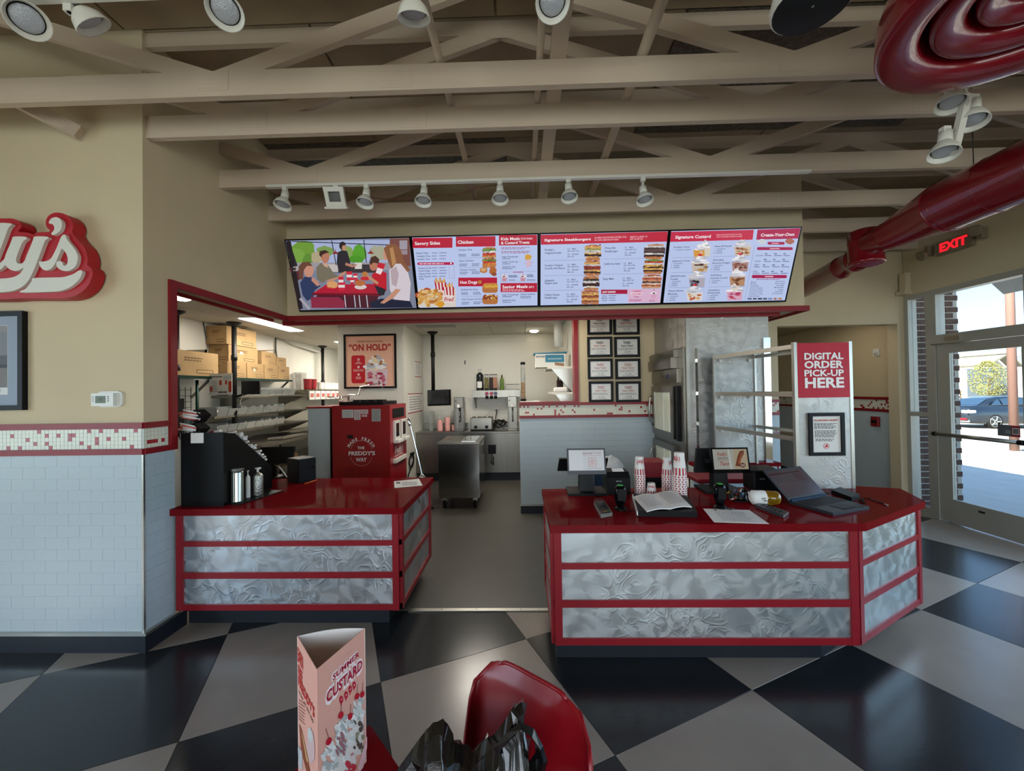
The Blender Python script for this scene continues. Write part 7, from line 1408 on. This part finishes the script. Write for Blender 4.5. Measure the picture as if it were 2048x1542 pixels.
p.text('SUMMER', 420, 620, 728, 278, '#f0e2e2', .10, 2).text('SUMMER', 430, 598, 722, 290, '#a81c3a', .02, 5).text('CUSTARD', 360, 828, 770, 345, '#f0e2e2', .10, 2).text('CUSTARD', 370, 800, 762, 365, '#a81c3a', .03, 5)
for (x, y), ch in zip(((520, 775), (572, 735), (618, 680), (664, 640)), 'TOUR'): p.ell(x, y, 22, 36, '#b81c38', 3, 12).poly([(x-14, y+22), (x+14, y+10), (x-2, y+62)], '#b81c38', 3).text(ch, x-8, y+14, x+8, y-16, '#efdcdc', .02, 6)
rg = random.Random(12)
for x0, y0, x1, y1, sd, drp in ((640, 760, 785, 1350, 3, ('#8a8a70', '#5a4a44')), (480, 900, 690, 1900, 4, ('#c03a4a', '#c97a80', '#dcd0cc')), (460, 960, 560, 1300, 6, ('#9a6a70',)), (305, 1150, 500, 1900, 5, ('#a8743c', '#7a5a44', '#dcd2c8'))):
    p.poly([(x0, y0+(y1-y0)*.4), (x1, y0+(y1-y0)*.25), (x1-10, y1), (x0+20, y1)], '#d9d2cc', 3)
    for k in range(40): p.ell(x0+(x1-x0)*rg.uniform(.1, .9), y0+(y1-y0)*rg.uniform(.02, .5)+(30 if k % 2 else 0), (x1-x0)*rg.uniform(.08, .2), rg.uniform(16, 44), rg.choice(('#e6e4e2', '#c9ccca', '#a9aeac', '#d8d6d2')), 4+(k % 3), 9, .2, -.5)
    for k in range(16): p.ell(x0+(x1-x0)*rg.uniform(.15, .9), y0+(y1-y0)*rg.uniform(.42, .95), (x1-x0)*rg.uniform(.06, .18), rg.uniform(14, 50), rg.choice(drp), 7, 9, .3, -.6)
for x, y in ((392, 1140), (512, 920), (615, 945), (695, 755), (760, 738)): p.ell(x, y, 26, 36, '#b5182c', 9, 12, 0, .5).line(x, y-25, x-(30 if x == 392 else -8), y-120, 5, '#5a2028', 8)
p.poly([(705, 1480), (825, 1180), (825, 1300), (760, 1560)], '#e0b8bc', 8)
p.build('front_print', pm, t)
u = (A_-D_); nrm = Vector((u.y, -u.x, 0)).normalized()
p = Print([(82, 170), (283, 505), (300, 1850), (105, 1700)], D_+Vector((0, 0, Ht)), u, (0, 0, -1), nrm, u.length, Ht); p.eps = .0002
for s, x0, y0, x1, y1 in (('EARN', 92, 420, 155, 370), ('FREE', 98, 590, 150, 540), ("FREDDY'S", 100, 690, 270, 830), ): p.text(s, x0, y0+(20), x1, y1+20, '#c0302e', .03, 4)
p.text('order on the app', 105, 790, 262, 960, '#5a4038', .02, 4).micro(105, 860, 185, 1100, 7, '#a8746a', 3, .35, 4)
p.ell(240, 1230, 36, 160, '#cbb0b0', 4, 16, .1).ell(235, 1130, 22, 70, '#c4c8c6', 5, 12, .2).poly([(115, 1130), (150, 1180), (240, 1500), (215, 1560), (140, 1400)], '#8a4a34', 3).poly([(140, 1180), (165, 1230), (225, 1420), (200, 1420)], '#c9a06a', 4).ell(130, 1500, 30, 120, '#b8bcc0', 3, 12, .2)
p.build('left_print', pm, t)

# chair: moulded shell on a wire base
bl_ = oz(960, 1334, .80); br_ = oz(1184, 1466, .80); W_ = (br_-bl_); wv = W_.normalized(); fwd = Vector((-.36, -.93, 0)).normalized()
mid = (bl_+br_)/2; t = thing('shell_chair', (mid+fwd*.22)*1.0, 'red moulded shell chair with a black bag on it', 'chair'); t.location.z = 0
prof = [(-.02, .835), (.0, .80), (.018, .74), (.03, .66), (.045, .58), (.075, .51), (.13, .46), (.21, .44), (.30, .445), (.38, .455), (.42, .445), (.44, .42)]
wid = [.150, .186, .195, .198, .20, .205, .21, .215, .215, .21, .195, .17]
curl = [.00, .02, .035, .045, .05, .055, .055, .045, .04, .03, .02, .01]
rsI = []
_p = [(a, b, c, d) for (a, b), c, d in zip(prof, wid, curl)]; _f = []
for i in range(len(_p)-1):
    for s_i in range(3): _f.append(tuple(_p[i][j]*(1-s_i/3)+_p[i+1][j]*(s_i/3) for j in range(4)))
_f.append(_p[-1])
_f = [(-.022, .842, .11, .0), (-.022, .840, .13, .0)]+_f
for d_, z_, w, cu in _f:
    row = []
    for k in range(17):
        s = -1+2*k/16; x = w*math.sin(s*PI/2)*1.0 if abs(s) < 2 else 0
        lift = abs(s)**3*cu; isback = max(0, min(1, (z_-.46)/.1))
        pnt = mid+wv*x+fwd*(d_+lift*isback); pnt.z = z_+lift*(1-isback)*.6-(.02*abs(s)**4 if z_ > .78 else 0); row.append(pnt)
    rsI.append(row)
sh = MB(); sh.loft(rsI, smooth=True, closed=False); o = sh.build('seat_shell', mat('chair_red', '#8a0d1a', .32, coat=.15), t)
so_ = o.modifiers.new('solid', 'SOLIDIFY'); so_.thickness = .008; so_.offset = -1
sb = o.modifiers.new('sub', 'SUBSURF'); sb.levels = 1; sb.render_levels = 2
MB().tube([r[0] for r in rsI[1:]], .006, 8).tube([r[-1] for r in rsI[1:]], .006, 8).tube(rsI[0], .006, 8).tube([rsI[1][0], rsI[0][0]], .006, 8).tube([rsI[1][-1], rsI[0][-1]], .006, 8).build('rim', mat('chair_red'), t)
for i in (-1, 1):
    for f_ in (.1, .36): top = mid+wv*i*.12+fwd*f_; top.z = .43; bot = mid+wv*i*.2+fwd*(f_+(-.07 if f_ < .2 else .06)); bot.z = .001; MB().cyl(bot, top, .009, 8).build('leg', 'chrome', t)
# black carrier bag
rg = random.Random(31)
def crumple(p, amt, sc, sd):
    from mathutils import noise
    v = Vector(p)*sc+Vector((sd, sd*2, sd*3)); n = noise.noise(v); n2 = noise.noise(v*2.3); n3 = abs(noise.noise(v*5.1))
    return amt*(n+.6*n2+.5*(.3-n3))
bagm = mat('black_bag_film', '#0f0e0e', .22, bump=.35, bscale=14, spec=.7, coat=.3)
t = thing('carrier_bag', (0, .8, .45), 'crumpled black plastic carrier bag lying in the red chair', 'bag')
YB = .95
prof_px = [(792, 1620), (800, 1542), (815, 1515), (840, 1480), (858, 1462), (880, 1461), (905, 1475), (925, 1495), (948, 1508), (965, 1494), (990, 1470), (1010, 1447), (1022, 1425), (1032, 1410), (1043, 1412), (1047, 1428), (1040, 1446), (1052, 1470), (1062, 1500), (1060, 1542), (1050, 1620)]
zc_ = [oy(x, y, YB) for x, y in prof_px]
rows = []
for j in range(13):
    v = j/12; row = []
    for i in range(len(zc_)*3-2):
        a = zc_[i//3]; b = zc_[min(i//3+1, len(zc_)-1)]; top = a.lerp(b, (i % 3)/3); basez = .52; th_ = math.sin(PI*v)
        # v: 0 back foot, .5 crest, 1 front foot
        yy = YB+(.12*(1-2*v) if v < .5 else .16*(1-2*v)); k = 1-abs(2*v-1)**1.7; z_ = basez+(top.z-basez)*k
        pnt = Vector((top.x*(.9+.1*k)-.004, yy, z_)); d = crumple(pnt, .022, 14, 3); pnt += Vector((d*.8, d*1.6*th_, d*.7*(1 if .3 > abs(v-.5) > .02 else .4))); row.append(pnt)
    rows.append(row)
MB().loft(rows, smooth=False, closed=False).build('bag_body', bagm, t)
hp = [oy(x, y, YB-.03) for x, y in ((1000, 1500), (1022, 1470), (1042, 1452), (1062, 1466), (1078, 1490), (1083, 1515), (1070, 1545), (1045, 1560))]
rs = []
for i, q in enumerate(hp):
    d = (hp[min(i+1, len(hp)-1)]-hp[max(i-1, 0)]).normalized(); n_ = d.cross(Vector((0, 1, 0))).normalized(); w = (.02, .016, .012, .010, .010, .014, .02, .03)[i]
    rs.append([q+n_*w+Vector((0, rg.uniform(-.01, .01), 0)), q+n_*w*.3+Vector((0, -.014, 0)), q-n_*w*.4+Vector((0, -.004, 0)), q-n_*w+Vector((0, .01, 0)), q+Vector((0, .012, 0))])
MB().loft(rs, True, True).build('handle', bagm, t)

# ================================================================== OUTSIDE
gz = lambda x: -.03-.022*max(0, x-6)
og = MB(); rs = []
for x in (5.16, 11.0): rs.append([Vector((x, -30, gz(x)-.0)), Vector((x, 60, gz(x)))])
g1 = MB(); g1._add([rs[0][0], rs[1][0], rs[1][1], rs[0][1]], [(0, 1, 2, 3)]); g1.build('floor_sidewalk', 'concrete', None, 'structure')
g2 = MB(); xs = [11.0, 18, 28, 45, 90]; zs = [gz(11)-.08]+[gz(min(x, 26))-.05 for x in xs[1:]]
g2._add([Vector((x, y, z)) for x, z in zip(xs, zs) for y in (-60, 120)], [(2*i, 2*i+2, 2*i+3, 2*i+1) for i in range(len(xs)-1)]); g2.build('floor_road', 'asphalt', None, 'structure')
MB().box(10.92, 11.06, -30, 60, gz(11)-.1, gz(11)+.015).build('floor_kerb', mat('kerb', '#dedcd4', .9), None, 'structure')
m1 = MB(); rs = []; rg = random.Random(3)
for i in range(15):
    v = i/14; w = .34*math.sin(PI*v)**.6+.02; y = 4.9-v*1.5; x = 6.5+v*.35; rs.append([Vector((x+w*math.cos(a)*1.2, y, -.04+max(0, .07*math.sin(a))*rg.uniform(.6, 1.3))) for a in (0, .6, 1.1, 1.6, 2.1, 2.6, PI)])
mo = tag(m1.loft(rs, True, True, closed=False).build('mulch_bed', mat('mulch', '#6a5a4e', .95, var=.5, vscale=60, bump=1, bscale=60)), 'strip of brown mulch on the pavement outside the door', 'mulch'); mo['kind'] = 'stuff'
# brick pier
bp_ = MB().box(5.115, 5.7, 5.295, 5.39, -.05, 3.6).build('wall_brick_pier', 'mortar', None, 'structure')
bmesh_ = None
for k in range(46):
    z = -.03+k*.0765; off = .11 if k % 2 else 0
    for nx in range(3):
        x0 = 5.118+nx*.215-off; x1 = x0+.203; x0 = max(x0, 5.118); x1 = min(x1, 5.705)
        if x1-x0 < .04: continue
        MB().box(x0, x1, 5.288, 5.3, z, z+.064).build('brick', 'brick', bp_)
# canopy
def far(px, py, Y): return oy(px, py, Y)
t = thing('canopy', (7, 6, 2.9), 'grey flat canopy with steel rods above the entrance', 'canopy')
ca = MB(); q = [ox(1955, 570, 6.4), ox(1985, 597, 5.9), ox(2075, 575, 5.9), ox(2060, 545, 6.4)]
ca.prism([(6.35, 3.0), (7.55, 3.5), (7.55, 6.35), (6.35, 5.5)], (0, 0, 3.02), (1, 0, 0), (0, 1, 0), .16); ca.build('slab', mat('canopy_grey', '#4c5456', .6), t)
MB().cyl((5.15, 5.35, 3.0), (6.6, 5.3, 3.04), .012, 8).build('rod', 'iron', t)
for x in (6.42, 7.47): MB().box(x-.03, x+.03, 3.6, 5.5, 2.99, 3.02).build('rib', mat('canopy_grey'), t)
# lamp post
q = far(2026, 800, 11.0); t = thing('lamp_post', (q.x, 11, -.3), 'slim brown post standing beside the road', 'post'); MB().cyl((q.x, 11, -.5), (q.x, 11, 8), .09, 12).build('pole', mat('post_brown', '#7a5c52', .7), t); MB().box(q.x-.15, q.x+.15, 10.85, 11.15, -.5, -.2).build('footing', 'concrete', t)
# car: parked parallel to the building end, tail to the left
CX, CYs = oy(1992, 858, 18.1).x, 18.1; zg = oy(1992, 858, 18.1).z
t = thing('parked_sedan', (CX+1.4, CYs+.9, zg), 'dark blue sedan parked across the road outside the door', 'car')
paint = mat('dark_blue_paint', '#1c2836', .15, .3, coat=1.0); cg = mat('car_glass', '#24384c', .05, coat=1)
XR = CX-1.05   # rear bumper
stn = [(0, .45, .80, .62, 0), (.06, .30, .98, .84, 0), (.5, .22, 1.03, .89, 0), (1.05, .22, 1.02, .91, 0), (2.4, .20, .98, .91, 0), (3.7, .22, .93, .90, 0), (4.4, .28, .80, .84, 0), (4.65, .40, .62, .68, 0)]
rs = []
for dx, zl, zh, hw, _ in stn:
    rs.append([Vector((XR+dx, CYs+.91+y, zg+z)) for y, z in ((-hw*.96, zl), (-hw, zl+.12), (-hw, zl+(zh-zl)*.62), (-hw*.93, zh-.02), (-hw*.6, zh+.02), (hw*.6, zh+.02), (hw*.93, zh-.02), (hw, zl+(zh-zl)*.62), (hw, zl+.12), (hw*.96, zl))])
MB().loft(rs, True, True, True).build('body', paint, t)
gst = [(.55, 1.00, .74), (1.15, 1.32, .63), (1.6, 1.42, .60), (2.3, 1.44, .60), (2.75, 1.38, .61), (3.5, .98, .74)]
rs = [[Vector((XR+dx, CYs+.91+y, zg+z)) for y, z in ((-.78, .96), (-hw-.05*(1.44-zz), .98+(zz-.98)*.5), (-hw, zz-.03), (-hw*.6, zz), (hw*.6, zz), (hw, zz-.03), (hw+.05, .98+(zz-.98)*.5), (.78, .96))] for dx, zz, hw in gst]
MB().loft(rs, True, True, True).build('cabin', paint, t)
def pane(pts, name='window'):
    g = MB(); g._add([Vector((XR+a, CYs+.91+b, zg+c)) for a, b, c in pts], [tuple(range(len(pts)))]); g.build(name, cg, t)
pane([(.62, -.62, 1.06), (1.13, -.52, 1.33), (1.13, .52, 1.33), (.62, .62, 1.06)], 'rear_window')
pane([(1.0, -.775, 1.04), (1.35, -.69, 1.30), (1.42, -.69, 1.31), (1.5, -.77, 1.05)]); pane([(1.56, -.77, 1.05), (1.50, -.685, 1.33), (2.05, -.67, 1.38), (2.15, -.765, 1.06)]); pane([(2.22, -.765, 1.06), (2.14, -.67, 1.38), (2.6, -.68, 1.34), (3.1, -.765, 1.06)])
for dx in (1.05, 3.75):
    w = MB().lathe((XR+dx, CYs-.0, zg+.325), (0, 1, 0), [(0, .20), (-.005, .22), (0, .32), (.02, .328), (.2, .328)], 24, True).build('wheel', 'blackm', t); MB().lathe((XR+dx, CYs-.012, zg+.325), (0, 1, 0), [(0, .005), (0, .06), (.01, .07)], 14).build('hub', 'chrome', w)
    sp = MB()
    for k in range(5):
        a = k*2*PI/5; sp.obox((XR+dx+.12*math.cos(a), CYs-.01, zg+.325+.12*math.sin(a)), (math.cos(a), 0, math.sin(a)), (0, 1, 0), (-math.sin(a), 0, math.cos(a)), .24, .02, .05)
    sp.lathe((XR+dx, CYs-.008, zg+.325), (0, 1, 0), [(0, .225), (0, .245), (.02, .245)], 20); sp.build('rim', mat('alloy', '#c9c9c6', .25, .9), w)
tlm = mat('tail_lamp', '#d9c8c4', .15, coat=1)
for s in (-1, 1): MB().bbox(XR-.02, XR+.3 if s < 0 else XR+.3, CYs+.91+s*.68-.18, CYs+.91+s*.68+.18+(.0), zg+.70, zg+.84, .03).build('tail_lamp', tlm, t); MB().box(XR-.01, XR+.08, CYs+.91+s*.55-.16, CYs+.91+s*.55+.16, zg+.40, zg+.47).build('reflector', mat('reflector_red', '#b01424', .2), t)
MB().box(XR-.012, XR, CYs+.66, CYs+1.16, zg+.62, zg+.74).build('number_plate', 'white', t)
MB().box(XR+.0, XR+.04, CYs+.1, CYs+1.72, zg+.30, zg+.36).build('bumper_strip', mat('alloy'), t)
# houses, fence wall, trees
def house(x0, x1, Y, z0, ze, zr_, label, wall, roof, hip=3.0, win=True):
    t = thing('house', ((x0+x1)/2, Y+4, z0), label, 'house'); MB().box(x0, x1, Y, Y+8, z0, ze).build('walls', wall, t)
    b = MB(); e = .5; b._add([(x0-e, Y-e, ze), (x1+e, Y-e, ze), (x1+e, Y+8+e, ze), (x0-e, Y+8+e, ze), (x0+hip, Y+4, zr_), (x1-hip, Y+4, zr_)], [(0, 1, 5, 4), (1, 2, 5), (2, 3, 4, 5), (3, 0, 4), (3, 2, 1, 0)]); b.build('roof', roof, t)
    MB().box(x0-e, x1+e, Y-e-.02, Y-e+.02, ze-.22, ze).build('fascia', 'white', t)
    if win:
        for k in range(2): xx_ = x0+(x1-x0)*(.3+.4*k); w = MB().box(xx_-.5, xx_+.5, Y-.03, Y, z0+1.0, z0+2.3).build('window', 'white', t); MB().box(xx_-.42, xx_+.42, Y-.04, Y-.03, z0+1.08, z0+2.22).build('pane', cg, w)
hz0 = -.6
yw = mat('yellow_siding', '#d8cf9c', .8); rf = mat('grey_shingle', '#7d7a6c', .9, var=.15, vscale=3); ww = mat('white_siding', '#d9d6d0', .8)
Yh_ = 42; a = far(1890, 760, Yh_); b = far(1975, 760, Yh_); house(a.x-6, b.x+1, 46, hz0, far(1900, 750, Yh_).z, far(1900, 712, Yh_+4).z, 'pale yellow house with a grey hipped roof beyond the road', yw, rf)
Yh_ = 36; a = far(1952, 760, Yh_); b = far(2060, 760, Yh_)
t = thing('house', ((a.x+b.x)/2, Yh_+3, hz0), 'white gabled house behind the small tree', 'house'); xg0, xg1 = far(1950, 740, Yh_).x, far(2015, 740, Yh_).x; ze = far(1980, 735, Yh_).z; zp = far(1987, 712, Yh_).z
g = MB(); g.prism([(xg0, hz0), (xg1+4, hz0), (xg1+4, ze), (xg1, ze), ((xg0+xg1)/2+.4, zp), (xg0, ze)], (0, Yh_, 0), (1, 0, 0), (0, 0, 1), -6); g.build('walls', ww, t)
MB().obox(((xg1+(xg0+xg1)/2)/2+.3, Yh_+2.5, (ze+zp)/2+.08), (xg1-(xg0+xg1)/2-.4, 0, ze-zp), (0, 1, 0), ((zp-ze), 0, xg1-(xg0+xg1)/2-.4), (xg1-xg0)*.62, 7, .12).build('roof', rf, t); MB().obox(((xg0+(xg0+xg1)/2)/2+.1, Yh_+2.5, (ze+zp)/2+.08), ((xg0+xg1)/2+.4-xg0, 0, zp-ze), (0, 1, 0), (-(zp-ze), 0, (xg0+xg1)/2+.4-xg0), (xg1-xg0)*.62, 7, .12).build('roof', rf, t)
Yf_ = 30; a = far(1938, 800, Yf_); b = far(2120, 800, Yf_); t = thing('garden_fence', ((a.x+b.x)/2, Yf_, hz0), 'tall white board fence beside the road with a dark end board', 'fence'); zt_ = far(1960, 735, Yf_).z
n_ = 26
for k in range(n_): x0 = a.x+(b.x-a.x)*k/n_; MB().box(x0+.01, a.x+(b.x-a.x)*(k+1)/n_-.01, Yf_, Yf_+.04, hz0-.1, zt_).build('board', ww, t)
c0 = far(1927, 800, Yf_-1.5); MB().box(a.x-.1, a.x, Yf_-2.5, Yf_, hz0-.1, zt_-.1).build('end_board', mat('slate_board', '#47525c', .8), t)
def tree(px, pyb, pyt, wpx, Y, label, cols, n=260, sd=1, trunk=True):
    c = far(px, (pyb+pyt)/2, Y); zb_, zt2 = far(px, pyb, Y).z, far(px, pyt, Y).z; w = wpx*Y/FPX*.5; rg = random.Random(sd); t = thing('tree', (c.x, Y, hz0), label, 'tree')
    MB().cyl((c.x, Y, hz0-.1), (c.x+.05, Y, zb_+(zt2-zb_)*.6), .06 if Y < 35 else .2, 8, .02).build('trunk', mat('bark', '#5c4a3c', .9), t)
    for k in range(6): a = rg.uniform(0, 6.28); MB().cyl((c.x, Y, zb_+(zt2-zb_)*.1*k*.6), (c.x+w*.7*math.cos(a), Y+w*.7*math.sin(a), zb_+(zt2-zb_)*(.3+.1*k)), .025, 6, .008).build('branch', mat('bark'), t)
    b = MB()
    for k in range(n):
        u = rg.random(); ph = rg.uniform(0, 6.28); h = zb_+(zt2-zb_)*u; r = w*math.sin(PI*min(1, max(.05, u*.85+.12)))**.7*rg.uniform(.3, 1.0); p0 = Vector((c.x+r*math.cos(ph), Y+r*math.sin(ph), h)); s = (zt2-zb_)*rg.uniform(.014, .03)
        d1 = Vector((rg.uniform(-1, 1), rg.uniform(-1, 1), rg.uniform(-1, 1))).normalized(); d2 = d1.cross(Vector((rg.uniform(-1, 1), rg.uniform(-1, 1), rg.uniform(-1, 1)))).normalized()
        b._add([p0-d1*s, p0+d2*s*.5, p0+d1*s, p0-d2*s*.5], [(0, 1, 2, 3)])
    b.build('foliage', cols, t, 'stuff')
leaf = lambda n_, c='#4f6a3a': mat(n_, c, .7, var=.45, vscale=2.5)
tree(1976, 790, 722, 62, 27, 'small leafy tree with reddish top in front of the white fence', leaf('leaf_mix', '#8c8c4a'), 2600, 2)
tree(1970, 725, 700, 60, 60, 'dark green tree crown behind the white gabled house', leaf('leaf_dark', '#4f6a3a'), 1200, 3); tree(1935, 720, 704, 40, 66, 'distant tree crown over the yellow house roof', leaf('leaf_dark'), 900, 4); tree(2030, 725, 695, 70, 62, 'wide tree crown behind the slim brown post', leaf('leaf_dark'), 1200, 5)
tree(1920, 800, 768, 30, 33, 'yellow green shrub beside the dark fence end', leaf('leaf_yellow', '#b8b03c'), 800, 6)
